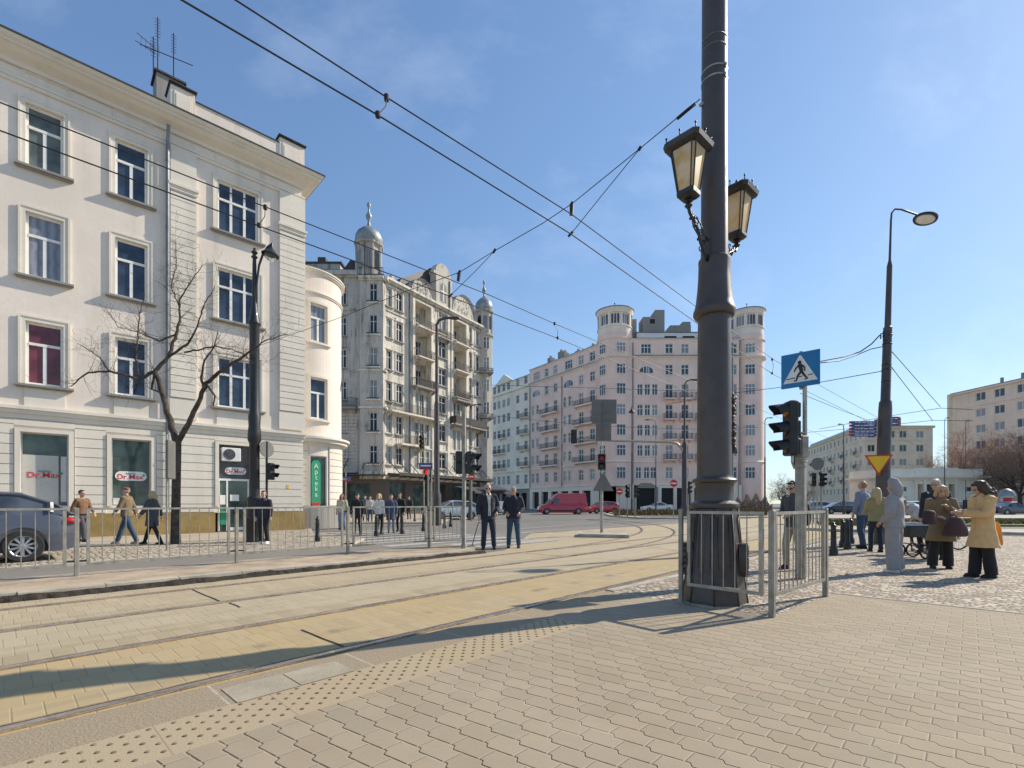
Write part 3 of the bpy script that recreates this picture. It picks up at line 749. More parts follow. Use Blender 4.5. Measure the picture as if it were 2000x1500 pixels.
pb(B1,'shopfront_surround',f1.M,M['w1t'],shopsur)
def b1cell(o,x,h,low):
    w=.145; e=.12
    def sur(mb):
        mb.box(-x-w,-x-.002,e+.002,e+.06,-.02,h+.16); mb.box(x+.002,x+w,e+.002,e+.06,-.02,h+.16); mb.box(-x-.002,x+.002,e+.002,e+.06,h+.002,h+.16)
        mb.box(-x-w-.03,x+w+.03,e+.06,e+.085,h+.13,h+.19); mb.box(-x-w-.035,-x-w+.03,e+.003,e+.085,-.02,h+.13); mb.box(x+w-.03,x+w+.035,e+.003,e+.085,-.02,h+.13)
        if low: mb.box(-x-.04,x+.04,e+.002,e+.05,-.75,-.14)
    def sil(mb): mb.box(-x-.27,x+.27,e+.003,e+.20,-.10,-.03); mb.box(-x-.22,x+.22,e+.003,e+.14,-.15,-.102)
    cell(o,('b1',round(x,3),round(h,3),low),'surround',M['w1t'],sur); cell(o,('b1s',round(x,3),round(h,3)),'sill',M['greyst'],sil)
for i,(sa,sb,z0,z1,c) in enumerate(wins):
    g=M['glass1']
    if i==2: g=M['glass1r']
    if i in(0,): g=M['glass1g']
    o=window(B1,f1.M,(sa+sb)/2,z0,sb-sa,z1-z0,-.13,c,.345,(1 if c==2 else 3),glass=g,t=.075,bar=.05); b1cell(o,(sb-sa)/2,z1-z0,z0<6)
def plinth(mb):
    a,b,_,_=shop[2]; mb.box(SL,a-.14,.002,.10,0,.88); mb.box(b+.14,SC+.10,.002,.10,0,.88); mb.box(SC+.002,SC+.1,-1.2,.001,0,.88)
pb(B1,'plinth',f1.M,M['ochre'],plinth)
for i,(a,b,c,d) in enumerate(shop[:2]+[shopx]):
    c=1.14
    g=window(B1,f1.M,(a+b)/2,c,b-a,d-c,-.19,1,0,0,frame=M['alu'],glass=M['shop'],t=.04,name='shop_window')
    if i==0:
        mbx=pb(B1,'frosted_film',f1.M,M['shopl'],lambda mb: mb.box(a+.03,b-.26,-.185,-.18,c+.03,d-.75))
a,b,c,d=shop[2]
def doorp(mb): mb.box(a,b,-.24,-.18,2.30,d); 
pb(B1,'door_panel',f1.M,M['darkgrey'],doorp)
def door(mb):
    z0=GZ+.05; zt=2.3; mb.box(a,a+.07,-.22,-.14,z0,zt); mb.box(b-.07,b,-.22,-.14,z0,zt); mb.box(a+.07,b-.07,-.22,-.14,zt-.09,zt-.001)
    m=a+.35; mb.box(m-.03,m+.03,-.22,-.14,z0,zt-.09); mb.box(m+.03,b-.07,-.21,-.15,z0,z0+.14); mb.box(m+.03,b-.07,-.21,-.15,1.0,1.08)
dr=pb(B1,'door',f1.M,M['white'],door)
pb(B1,'door_glass',f1.M,M['shop'],lambda mb: mb.quad((a+.05,-.19,GZ),(b-.05,-.19,GZ),(b-.05,-.19,2.25),(a+.05,-.19,2.25)))
pb(B1,'door_notice',f1.M,M['white'],lambda mb: (mb.box(a+.45,a+.80,-.13,-.128,1.35,1.62),mb.box(a+.08,a+.28,-.13,-.128,1.2,1.6)))
pb(B1,'door_poster',f1.M,M['green'],lambda mb: mb.box(a+.09,a+.30,-.13,-.128,.35,.95))
def roundsign(cx,cz,w,h,d,parent,fm):
    pts=[]; r=h/2
    for k in range(13): t_=-PI/2+PI*k/12; pts.append((cx+w/2-r+r*math.cos(t_),cz+r*math.sin(t_)))
    for k in range(13): t_=PI/2+PI*k/12; pts.append((cx-w/2+r+r*math.cos(t_),cz+r*math.sin(t_)))
    o=pb(parent,'shop_sign',fm,M['white'],lambda mb: mb.prism(pts,d,d+.03)); return o
def drmax(px,py,d,w,plate=True):
    s=f1.s(px,d); z=f1.z(px,py,d)
    if plate: roundsign(s,z,w,w*.37,d,B1,f1.M)
    Lm=f1.M@Matrix.Translation((s-w*.03,d+(.036 if plate else .005),z-w*.04))@Matrix.Rotation(PI/2,4,'X')@Matrix.Diagonal((1,1,1,1))
    text(B1,'Dr.Max',w*.27,M['brightred'],Lm,.003,bold=.0015)
    text(B1,'Apteka',w*.11,M['green'],f1.M@Matrix.Translation((s-w*.02,d+(.036 if plate else .005),z+w*.10))@Matrix.Rotation(PI/2,4,'X'),.003)
    pb(B1,'sign_cross',f1.M,M['green'],lambda mb:(mb.box(s+w*.385,s+w*.42,d+.037,d+.041,z-w*.01,z+w*.09),mb.box(s+w*.355,s+w*.45,d+.037,d+.0405,z+w*.023,z+w*.058)))
drmax(88,926,-.175,1.02,False); drmax(256,930,-.16,.95); drmax(460,920,-.17,.82)
pb(B1,'window_poster',f1.M,M['wing'],lambda mb:(mb.box(shop[1][0]+.06,shop[1][0]+.36,-.18,-.176,1.2,1.45),mb.box(shop[0][1]-.2,shop[0][1]-.05,-.18,-.176,1.3,2.9)))
# air conditioner over the door
def ac(mb): mb.cbox((f1.s(450,-.05),-.03,f1.z(450,888)),(.72,.30,.56),b=.02)
pb(B1,'air_conditioner',f1.M,M['winw'],ac)
def fan(mb):
    mb.M=mb.M@Matrix.Translation((f1.s(448,.12),.122,f1.z(448,888)))@Matrix.Rotation(-PI/2,4,'X'); mb.lathe([(.0,.003),(.05,.02),(.06,.004),(.21,.004),(.225,.012),(.23,0)],n=24)
    for k in range(8): mb.tube([(.06*math.cos(k*PI/4),.06*math.sin(k*PI/4),.012),(.21*math.cos(k*PI/4+.2),.21*math.sin(k*PI/4+.2),.012)],.006,4)
pb(B1,'air_conditioner_fan',f1.M,M['darkgrey'],fan)
# downpipe
def pipe(mb):
    s=f1.s(326); mb.tube([(s,.16,1.1),(s,.16,15.0),(s,.25,15.5),(s,.40,15.9)],.062,10)
    for z in (3,6,9,12,14.6): mb.lathe([(.075,z),(.075,z+.06)],(s,.16,0),n=10)
pb(B1,'downpipe',f1.M,M['zinc'],pipe)
pb(B1,'house_number',f1.M,M['yellow'],lambda mb: mb.box(f1.s(560,.06),f1.s(565,.06),.055,.065,1.92,2.1))
# low round bay beyond the corner
CB=Vector((-10.82,24.95)); RB=1.95
def arcM(): 
    def mp(q): # q=(arc length, outward, z)
        a=q.x/RB; return Vector(((RB+q.y)*math.sin(a),-(RB+q.y)*math.cos(a),q.z))
    return mp
def pxof(a,r=RB): X=CB.x+r*math.sin(a); Y=CB.y-r*math.cos(a); return CXP+X/Y*F
def aof(px):
    best=min((abs(pxof(-1.5+.005*k)-px),-1.5+.005*k) for k in range(520)); return best[1]
a0,a1=aof(606.5),aof(638.5)
def zb(px,py):
    a=aof(px); Y=CB.y-RB*math.cos(a); return EYE+(HY-py)/F*Y
print('bay angles',a0,a1,zb(621,592),zb(621,672),zb(621,735),zb(621,820),zb(621,540))
bw=[(zb(621,594),zb(621,668)),(zb(621,738),zb(621,818))]
BM=Matrix.Translation((CB.x,CB.y,0))
def baywall(mb):
    mb.mp=arcM(); hs=[(a0*RB,a1*RB,z1,z0) for z0,z1 in bw]+[(a0*RB,a1*RB,.35,3.55)]
    wallgrid(mb,-1.9*RB,2.3*RB,0,12.55,hs,.2,ns=44)
pb(B1,'bay_wall',BM,M['w1'],baywall,smooth=True)
def baytrim(mb):
    mb.mp=arcM()
    def bnd(z0,z1,d,s0=-1.9*RB,s1=2.3*RB,d0=.002,n=44):
        for k in range(n):
            p=s0+(s1-s0)*k/n; q=s0+(s1-s0)*(k+1)/n
            mb.quad((p,d,z0),(q,d,z0),(q,d,z1),(p,d,z1)); mb.quad((p,d0,z1),(q,d0,z1),(q,d,z1),(p,d,z1)); mb.quad((p,d0,z0),(q,d0,z0),(q,d,z0),(p,d,z0))
    bnd(12.35,12.42,.07); bnd(12.42,12.50,.13); bnd(12.50,12.56,.18); bnd(11.35,11.42,.05); bnd(11.42,11.46,.09)
    bnd(4.05,4.2,.06); bnd(4.2,4.36,.30); bnd(4.36,4.46,.42); bnd(4.46,4.6,.05)
    for z0,z1 in bw:
        a_,b_=a0*RB,a1*RB
        bnd(z0+.002,z0+.14,.05,a_-.15,b_+.15,n=10); bnd(z1-.12,z1-.04,.12,a_-.2,b_+.2,n=10); bnd(z1,z0,.05,a_-.15,a_-.002,n=2); bnd(z1,z0,.05,b_+.002,b_+.15,n=2)
    for k in range(9): bnd(1.14+.33*k,1.14+.33*k+.30,.05,-1.9*RB,a0*RB-.12,n=20); bnd(1.14+.33*k,1.14+.33*k+.30,.05,a1*RB+.12,2.3*RB,n=20)
pb(B1,'bay_trim',BM,M['w1t'],baytrim,smooth='auto')
pb(B1,'bay_roof',BM,M['rooft'],lambda mb: mb.lathe([(RB+.16,12.562),(.05,12.9)],n=40))
pb(B1,'bay_inner',BM,M['dark'],lambda mb: mb.lathe([(RB-.4,.1),(RB-.4,12.4)],n=24))
am=(a0+a1)/2; ww=(a1-a0)*RB+.02
for z0,z1 in bw:
    Lb=BM@Matrix.Rotation(am,4,'Z')@Matrix.Translation((0,-(RB-.17),0))@Matrix.Diagonal((1,-1,1,1))
    window(B1,Lb,0,z1,ww,z0-z1,0,2,.36,1,t=.075)
Lb=BM@Matrix.Rotation(am,4,'Z')@Matrix.Translation((0,-(RB-.17),0))@Matrix.Diagonal((1,-1,1,1))
window(B1,Lb,0,.35,ww,3.2,0,1,0,0,frame=M['alu'],glass=M['shop'],t=.05,name='shop_window')
# green vertical sign in the bay window
def vs(mb):
    pts=[]; r=.23; h0,h1=1.05,3.35
    for k in range(11): t_=PI*k/10; pts.append((-.12+r*math.cos(t_),h1-r+r*math.sin(t_)))
    for k in range(11): t_=PI+PI*k/10; pts.append((-.12+r*math.cos(t_),h0+r+r*math.sin(t_)))
    mb.prism(pts,.06,.10)
pb(B1,'vertical_shop_sign',Lb,M['green'],vs)
pb(B1,'vertical_sign_foot',Lb,M['brightred'],lambda mb: mb.lathe([(0,0),(.2,.0),(.2,.012)],(0,0,0),n=3) if False else mb.prism([(-.12+.21*math.cos(PI+PI*k/10),1.29+.21*math.sin(PI+PI*k/10)) for k in range(11)],.101,.106))
for k,chh in enumerate('Apteka'):
    text(B1,chh,.34,M['white'],Lb@Matrix.Translation((-.12,.108,3.05-.275*k))@Matrix.Rotation(PI/2,4,'X')@Matrix.Diagonal((1,1,-1,1)),.004)
pb(B1,'bay_plinth',BM,M['greyst'],lambda mb: mb.lathe([(RB+.08,0),(RB+.08,1.1),(RB+.02,1.13)],n=40,cap=False))
random.seed(11)
# ------------- shared facade parts -------------
def balcony(parent,Mf,s0,s1,z,d,mat=None,h=.95,slab=.14,solid=False,name='balcony',side=True):
    mb=MB(Matrix.Translation(-parent.location)@Mf)
    mb.box(s0,s1,.01,d,z-slab,z)
    for sx in (s0+.15,s1-.35):
        mb.prism([(.01,z-slab-.001),(d*.8,z-slab-.001),(.01,z-slab-.45)],sx,sx+.2,'x')
    b=mb.build(name,M['w2t'] if mat is None else mat,parent)
    mb=MB(Matrix.Translation(-parent.location)@Mf); r=.022
    e=.05
    mb.box(s0,s1,d-e,d,z+h-.04,z+h); mb.box(s0,s0+e,.01,d-e,z+h-.04,z+h); mb.box(s1-e,s1,.01,d-e,z+h-.04,z+h)
    if solid: mb.box(s0,s1,d-.03,d-.01,z+.08,z+h-.05); mb.box(s0,s0+.03,.01,d-.04,z+.08,z+h-.05); mb.box(s1-.03,s1,.01,d-.04,z+.08,z+h-.05)
    else:
        n=max(3,int((s1-s0)/.13))
        for k in range(n+1):
            s=s0+r+(s1-s0-2*r)*k/n; mb.box(s-r*.6,s+r*.6,d-.035,d-.012,z,z+h-.041)
        mb.box(s0,s1,d-.04,d-.008,z+.12,z+.16)
        for k in range(1,4):
            y=d*k/4; mb.box(s0+.005,s0+.03,y-.012,y+.012,z,z+h-.041); mb.box(s1-.03,s1-.005,y-.012,y+.012,z,z+h-.041)
    mb.build('railing',M['ironb'],b)
    return b
# ------------- ornate stained corner house -------------
B2=thing('ornate_tenement','tall soot-stained ornate tenement with two domed turrets, curved gables and stacked balconies','building',(-14,55,0))
fa=Fac((-16.4,53.2),(1,0)); f2=Fac((-13.95,53.15),(.541,.841)); L2=f2.s(946)
zr=[(23.05,25.0),(19.6,21.6),(16.1,18.1),(12.6,14.6),(9.05,11.05),(5.6,7.5)]
acols=[(663,676),(640,652)]
ah=[]; aw=[]
for a,b in acols:
    for z0,z1 in zr: ah.append((fa.s(a),fa.s(b),z0,z1)); aw.append((fa,fa.s(a),fa.s(b),z0,z1,-.15))
pb(B2,'wall',fa.M,M['w2d'],lambda mb: (wallgrid(mb,-14,0,4.6,26.6,ah,.2),))
c2=[(753,765,0),(773.5,786,0),(856.5,871,0),(915,921.5,0),(928.5,936,0)]
lg=[(808.5,840,1),(883,908.5,1)]
h2=[];w2=[]
for a,b,_ in c2:
    for i,(z0,z1) in enumerate(zr):
        h2.append((f2.s(a),f2.s(b),z0,z1)); w2.append((f2,f2.s(a),f2.s(b),z0,z1,-.15))
lz=[(22.0,25.0),(18.5,21.55),(15.0,18.05),(11.5,14.5),(8.1,11.0),(5.2,7.7)]
for a,b,_ in lg:
    for z0,z1 in lz[:3]: h2.append((f2.s(a),f2.s(b),z0,z1))
    for z0,z1 in lz[3:]:
        s0,s1=f2.s(a),f2.s(b); m=(s1-s0)/3
        for k in range(3): h2.append((s0+m*k+.12,s0+m*(k+1)-.12,z0+.1,z1-.2)); w2.append((f2,s0+m*k+.12,s0+m*(k+1)-.12,z0+.1,z1-.2,-.15))
def f2wall(mb):
    deep=[h for h in h2 if (h[1]-h[0])>1.7 and (h[3]-h[2])>2.9]; sh=[h for h in h2 if h not in deep]
    wallgrid(mb,0,L2,4.6,25.9,h2,.2)
    for h in deep:
        a,b,c,d=h; mb.quad((a,-.2,c),(a,-1.3,c),(a,-1.3,d),(a,-.2,d)); mb.quad((b,-.2,c),(b,-1.3,c),(b,-1.3,d),(b,-.2,d)); mb.quad((a,-1.3,c),(b,-1.3,c),(b,-1.3,d),(a,-1.3,d)); mb.quad((a,-.2,d),(b,-.2,d),(b,-1.3,d),(a,-1.3,d)); mb.quad((a,-.2,c),(b,-.2,c),(b,-1.3,c),(a,-1.3,c))
    mb.quad((L2,0,0),(L2,-14,0),(L2,-14,25.9),(L2,0,25.9))
pb(B2,'facade_wall',f2.M,M['w2'],f2wall)
for a,b,_ in lg:
    for z0,z1 in lz[:3]:
        s0,s1=f2.s(a),f2.s(b)
        for q in (.25,.72): w2.append((f2,s0+(s1-s0)*(q-.17),s0+(s1-s0)*(q+.17),z0+.02,z1-.6,-1.25))
for (f,a,b,z0,z1,d) in aw+w2:
    o=window(B2,f.M,(a+b)/2,z0,b-a,z1-z0,d,2,.35,2,frame=M['wing'] if f is f2 else M['winw'],glass=M['glass2'],t=.06)
    if d>-.2 and (f is fa or any(abs(f2.s(q[0])-a)<.01 for q in c2)):
        x=(b-a)/2; h=z1-z0; e=.15; hood=(f is f2 and abs(z0-19.6)<.1)
        def sur(mb):
            mb.box(-x-.14,-x-.003,e+.003,e+.07,-.09,h+.12); mb.box(x+.003,x+.14,e+.003,e+.07,-.09,h+.12); mb.box(-x-.2,x+.2,e+.003,e+.14,h+.121,h+.22)
            if hood: mb.prism([(-x-.2,h+.221),(x+.2,h+.221),(.3,h+.5),(-.3,h+.5)],e+.003,e+.13)
        cell(o,('b2',round(x,3),round(h,3),hood),'surround',M['w2t'] if f is f2 else M['w2d'],sur); cell(o,('b2',round(x,3)),'sill',M['greyst'],lambda mb: mb.box(-x-.2,x+.2,e+.003,e+.20,-.2,-.1))
# corner oriel (three-sided) rising into a turret
OX0,OX1=(703-CXP)/F*52.55,(748.5-CXP)/F*52.6
fo=Fac((OX0,52.5),(1,0)); OW=OX1-OX0
oh=[]; ow=(fo.s(722),fo.s(736.5))
for z0,z1 in zr: oh.append((ow[0],ow[1],z0,z1))
def oriel(mb):
    wallgrid(mb,0,OW,3.9,25.6,oh,.18)
    mb.quad((0,0,3.9),(-.35,-.9,3.9),(-.35,-.9,25.6),(0,0,25.6)); mb.quad((OW,0,3.9),(OW+.12,-1.0,3.9),(OW+.12,-1.0,25.6),(OW,0,25.6))
    mb.poly([(0,0,3.9),(-.35,-.9,3.9),(OW+.12,-1.0,3.9),(OW,0,3.9)])
pb(B2,'oriel_wall',fo.M,M['w2d'],oriel)
for z0,z1 in zr: window(B2,fo.M,sum(ow)/2,z0,ow[1]-ow[0],z1-z0,-.12,2,.35,2,frame=M['wing'],glass=M['glass2'],t=.06)
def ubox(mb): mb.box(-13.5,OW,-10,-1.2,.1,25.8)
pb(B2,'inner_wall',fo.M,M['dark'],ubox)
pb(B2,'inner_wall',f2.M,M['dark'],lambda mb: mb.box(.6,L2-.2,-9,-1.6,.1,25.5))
# trims
def trimF(mb):
    def band(z0,z1,d,a=0,b=L2): mb.box(a,b,.003,d,z0,z1)
    band(25.2,25.32,.12); band(25.5,25.7,.30); band(25.702,25.95,.55); band(22.45,22.55,.12); band(21.98,22.05,.08); band(11.15,11.3,.2); band(7.75,7.85,.15); band(4.6,4.8,.2)
    for px in (797,845,875,912,): 
        s=f2.s(px); mb.box(s-.22,s+.22,.004,.16,5,25.19)
    for a,b,_ in lg:
        s0,s1=f2.s(a),f2.s(b); mb.box(s0-.35,s0-.003,.004,.22,11.35,25.18); mb.box(s1+.003,s1+.35,.004,.22,11.35,25.18); mb.box(s0-.003,s1+.003,.004,.25,25.02,25.17)
pb(B2,'facade_mouldings',f2.M,M['w2t'],trimF)
def trimA(mb):
    for z0,z1,d in ((25.9,26.1,.2),(26.1,26.55,.5),(22.3,22.5,.15),(15.6,15.7,.1),(11.45,11.6,.3),(8.4,8.5,.1),(4.6,4.8,.25)): mb.box(-14,-.4,.003,d,z0,z1)
    z=5
    for k in range(17): mb.box(-2.6,-.45,.003,.06,z,z+.33); z+=.385
pb(B2,'front_mouldings',fa.M,M['w2d'],trimA)
def trimO(mb):
    for z0,z1,d in ((25.3,25.45,.14),(25.45,25.75,.34),(15.55,15.7,.16),(11.5,11.7,.2),(4.4,4.7,.12)): mb.box(-.1,OW+.1,.003,d,z0,z1); mb.box(OW+.125,OW+.13+d,-.9,.001,z0,z1)
    for i,(z0,z1) in enumerate(zr): mb.box(ow[0]-.35,ow[1]+.35,.003,.24,z0-.25,z0-.1)
pb(B2,'oriel_mouldings',fo.M,M['w2t'],trimO)
def rust(mb):
    for z0,z1 in zr: mb.box(ow[0]-.3,ow[1]+.3,.06,.24,z0-.1,z0+.03)
pb(B2,'flower_boxes',fo.M,M['rooft'],rust)
# turret over the oriel: lantern, dome, finial
def turret(cx,cy,z0,zl,zd,zf,r,tag_,par,dark=False):
    T=Matrix.Translation((cx,cy,0))@Matrix.Rotation(PI/8+.2,4,'Z')
    wm=M['w2d']
    def lant(mb):
        mb.lathe([(r,z0),(r,zl)],n=8)
        for k in range(8):
            a=2*PI*(k)/8; mb.tube([(r*1.0*math.cos(a),r*1.0*math.sin(a),z0),(r*1.0*math.cos(a),r*1.0*math.sin(a),zl)],.16,6)
    o=pb(par,'turret_lantern',T,wm,lant)
    def eave(mb): mb.lathe([(r*1.0,zl-.05),(r*1.22,zl+.05),(r*1.25,zl+.22),(r*1.02,zl+.35)],n=8)
    pb(par,'turret_cornice',T,M['w2d'],eave)
    H_=zd-zl
    prof=[(r*1.02,zl+.351),(r*1.12,zl+.30*H_),(r*1.10,zl+.5*H_),(r*.92,zl+.72*H_),(r*.55,zl+.92*H_),(r*.22,zl+1.0*H_)]
    pb(par,'turret_dome',T,M['zincl'],lambda mb: mb.lathe(prof,n=16),smooth='auto')
    h=zf-zd
    pr2=[(r*.22,zd-.05),(r*.13,zd+.12*h),(r*.10,zd+.25*h),(r*.22,zd+.38*h),(r*.26,zd+.46*h),(r*.12,zd+.58*h),(r*.07,zd+.70*h),(r*.09,zd+.78*h),(r*.17,zd+.86*h),(r*.15,zd+.93*h),(r*.03,zd+h)]
    pb(par,'turret_finial',T,M['zincl'],lambda mb: mb.lathe(pr2,n=12),smooth=True)
    def arch(mb):
        for k in range(8):
            a=2*PI*(k+.5)/8; mb2=Matrix.Rotation(a,4,'Z'); w_=r*.24; rr=r*math.cos(PI/8)+.03
            zz0=z0+.25*(zl-z0); zt=z0+.72*(zl-z0)
            pts=[(-w_,zz0),(w_,zz0)]+[(w_*math.cos(PI*j/8),zt+w_*math.sin(PI*j/8)) for j in range(9)]
            old=mb.M; mb.M=mb.M@mb2; mb.prism(pts,rr-.05,rr+.02,'x') ; mb.M=old
    pb(par,'turret_window',T,M['glass2'],arch)
turret(-15.72,53.4,25.76,29.3,31.5,34.3,1.32,'a',B2)
def parap(mb):
    mb.box(-.15,OW+.15,-.3,.36,25.76,25.86); mb.box(-.1,OW+.1,.28,.33,26.5,26.56)
    for k in range(15): s=-.1+(OW+.2)*k/14; mb.box(s-.02,s+.02,.29,.32,25.86,26.5)
pb(B2,'turret_railing',fo.M,M['ironb'],parap)
tp=f2.O+f2.D*(L2+.2)-f2.N*.2
def tshaft(mb): mb.lathe([(1.25,0),(1.25,24.6),(1.45,24.8),(1.45,25.0),(1.2,25.0)],n=8)
T2=Matrix.Translation((tp.x,tp.y,0))@Matrix.Rotation(PI/8,4,'Z')
pb(B2,'turret_shaft',T2,M['w2d'],tshaft)
turret(tp.x,tp.y,25.0,28.2,30.4,32.9,1.12,'b',B2)
tf=Fac(tp,(1,.25))
for z0,z1 in [(z,z+1.7) for z in (22.8,20,16.9,13.7,10.3)]:
    window(B2,tf.M,.1,z0,.75,z1-z0,1.2,2,.35,2,frame=M['winw'],glass=M['glass2'],t=.05)
    balcony(B2,tf.M,-.9,1.0,z0-.5,1.75,M['greyst'],.5) if z0 in (20,13.7) else None
# attic gables on the long facade
def gable(mb):
    # tall dormer gable with arched top
    s0,s1=f2.s(846),f2.s(877); m=(s0+s1)/2; w_=(s1-s0)/2
    pts=[(s0,25.95),(s1,25.95),(s1,29.3),(s1+.25,29.5),(s1+.25,29.8)]+[(m+w_*.95*math.cos(PI*j/10),29.8+1.35*math.sin(PI*j/10)) for j in range(11)]+[(s0-.25,29.8),(s0-.25,29.5),(s0,29.3)]
    mb.prism(pts,-.5,.35)
    mb.box(s0+.003,s0+.35,.352,.5,25.95,29.5); mb.box(s1-.35,s1-.003,.352,.5,25.95,29.5)
pb(B2,'dormer_gable',f2.M,M['w2d'],gable)
def gwin(mb):
    m=(f2.s(846)+f2.s(877))/2; w_=.55; mb.prism([(m-w_,26.4),(m+w_,26.4)]+[(m+w_*math.cos(PI*j/8),28.2+w_*math.sin(PI*j/8)) for j in range(9)],.352,.37)
pb(B2,'dormer_window',f2.M,M['glass2'],gwin)
pb(B2,'dormer_window_bars',f2.M,M['winw'],lambda mb: (mb.box((f2.s(846)+f2.s(877))/2-.05,(f2.s(846)+f2.s(877))/2+.05,.372,.40,26.4,28.6),mb.box((f2.s(846)+f2.s(877))/2-.55,(f2.s(846)+f2.s(877))/2+.55,.372,.395,27.6,27.7)))
def arcg(a,b,z,h):
    def fn(mb):
        s0,s1=f2.s(a),f2.s(b); m=(s0+s1)/2; w_=(s1-s0)/2
        o=[(m+w_*math.cos(PI*j/14),z+h*math.sin(PI*j/14)) for j in range(15)]
        mb.prism([(s1,z-.01)]+o+[(s0,z-.01)],-.4,.25)
        i=[(m+(w_+.12)*math.cos(PI*j/14),z+(h+.18)*math.sin(PI*j/14)) for j in range(15)]
        for j in range(14): mb.poly([(o[j][0],.26,o[j][1]),(o[j+1][0],.26,o[j+1][1]),(i[j+1][0],.5,i[j+1][1]),(i[j][0],.5,i[j][1])]); mb.poly([(i[j][0],.5,i[j][1]),(i[j+1][0],.5,i[j+1][1]),(i[j+1][0],-.5,i[j+1][1]),(i[j][0],-.5,i[j][1])])
        rr=random.Random(3)
        for k in range(46):   # relief of foliage
            t_=rr.uniform(.1,PI-.1); q=rr.uniform(.15,.85); mb.ell((m+w_*q*math.cos(t_),.26,z+h*q*math.sin(t_)),(.10,.06,.16),6,4)
    return fn
pb(B2,'curved_gable',f2.M,M['w2d'],arcg(800,845,25.95,1.7)); pb(B2,'curved_gable',f2.M,M['w2d'],arcg(880,925,25.95,2.6))
def mans(mb):
    s0,s1=f2.s(782),f2.s(846)+.5; pts=[(s0,25.95),(s0+.7,27.2),(s1,30.6),(s1,25.95)]
    mb.prism(pts,-7,-.55)
    mb.box(-.5,L2,-9,-.2,25.9,26.0); mb.box(f2.s(877),f2.s(930),-6,-.6,26.0,27.6)
pb(B2,'roof',f2.M,M['slate'],mans)
def chs(mb):
    mb.box(f2.s(776),f2.s(781),-1.6,-.9,25.95,27.2); mb.box(f2.s(783),f2.s(788),-1.6,-.9,25.95,26.8)
pb(B2,'chimney',f2.M,M['w2d'],chs)
pb(B2,'chimney',fa.M,M['w2d'],lambda mb:(mb.box(-7.4,-3.2,-3.5,-2.3,26.5,28.6),mb.box(-8.7,-7.7,-3.5,-2.3,26.5,29.3)))
pb(B2,'front_roof',fa.M,M['rooft'],lambda mb:(mb.box(-14,-.3,-8,.45,26.552,26.62),mb.box(-7.6,-3.0,-3.6,-2.2,28.602,28.8),mb.box(-9,-7.6,-3.6,-2.2,29.302,29.5),mb.box(-5.9,-5.0,-3.2,-2.6,28.8,29.5),mb.prism([(-2.9,26.62),(-.9,26.62),(-.9,28.2),(-1.6,28.4)],-3,-1)))
# balconies
for a,b,_ in lg:
    for z0,z1 in lz[:3]: balcony(B2,f2.M,f2.s(a)-.15,f2.s(b)+.1,z0-.02,.9,M['w2t'])
balcony(B2,f2.M,.1,f2.s(853),11.42,1.15,M['w2t'],1.0,.18)
balcony(B2,f2.M,f2.s(878),L2-.9,11.42,1.15,M['greyst'],1.0,.18,solid=True)
balcony(B2,f2.M,f2.s(771),f2.s(822),7.95,1.15,M['w2t'],.95,.2)
balcony(B2,f2.M,f2.s(803),f2.s(845),14.95,1.0,M['greyst'],.9,.2)
balcony(B2,f2.M,f2.s(854),f2.s(875),21.9,.7,M['greyst'],.9,.15); balcony(B2,f2.M,f2.s(880),f2.s(910),14.6,1.2,M['greyst'],.9,.2)
balcony(B2,fa.M,-7,-.45,11.62,1.0,M['greyst'],1.0,.18)
pb(B2,'downpipe',f2.M,M['zinc'],lambda mb: mb.tube([(f2.s(797.5),.27,4.6),(f2.s(797.5),.27,25.4)],.11,8))
# ground floor: shopfronts with shade put into their colour, and sloping canopy
def gf(mb):
    ops=[(.8,3.2),(4.4,6.9),(8.2,10.2),(11.6,14),(15.2,17.6)]
    wallgrid(mb,0,L2,0,4.6,[(a,b,.3,3.6) for a,b in ops],.4)
pb(B2,'shopfront_wall',f2.M,M['shadedrender'],gf)
pb(B2,'shop_windows',f2.M,M['shop'],lambda mb: mb.box(.2,L2-.2,-.5,-.4,.3,3.7))
pb(B2,'shopfront_wall',fa.M,M['shadedrender'],lambda mb: wallgrid(mb,-14,2.6,0,4.6,[(-5,-2.8,.2,3.4),(-1.6,.9,.2,3.4),(-9,-6.5,.2,3.4)],.4,d0=.0))
pb(B2,'shop_windows',fa.M,M['shop'],lambda mb: mb.box(-13,2.4,-.5,-.4,.2,3.6))
def canopy(mb):
    mb.box(-14,2.6,.3,2.2,4.22,4.32)
    for k in range(9): s=-13.5+2*k; mb.tube([(s,2.1,4.35),(s,.02,6.2)],.05,5); mb.tube([(s,.1,4.2),(s,2.1,4.2)],.05,5)
pb(B2,'canopy',fa.M,M['rooft'],canopy)
def canopy2(mb):
    mb.box(.3,L2-.5,.3,2.0,4.25,4.33)
    for k in range(12): s=.6+1.55*k; mb.tube([(s,1.9,4.36),(s,.02,6.0)],.05,5); mb.tube([(s,.1,4.18),(s,1.9,4.18)],.05,5); mb.tube([(s,1.9,4.36),(s+1.5,1.0,4.36)],.03,4)
    mb.box(.3,L2-.5,1.9,1.98,4.34,4.6)
pb(B2,'canopy',f2.M,M['rooft'],canopy2)
def caf(mb):
    mb.poly([(9.5,2.0,3.4),(18.3,2.0,3.4),(18.3,5.2,2.7),(9.5,5.2,2.7)]); mb.quad((9.5,5.2,2.7),(18.3,5.2,2.7),(18.3,5.2,2.45),(9.5,5.2,2.45))
pb(B2,'awning',f2.M,M['darkgrey'],caf)
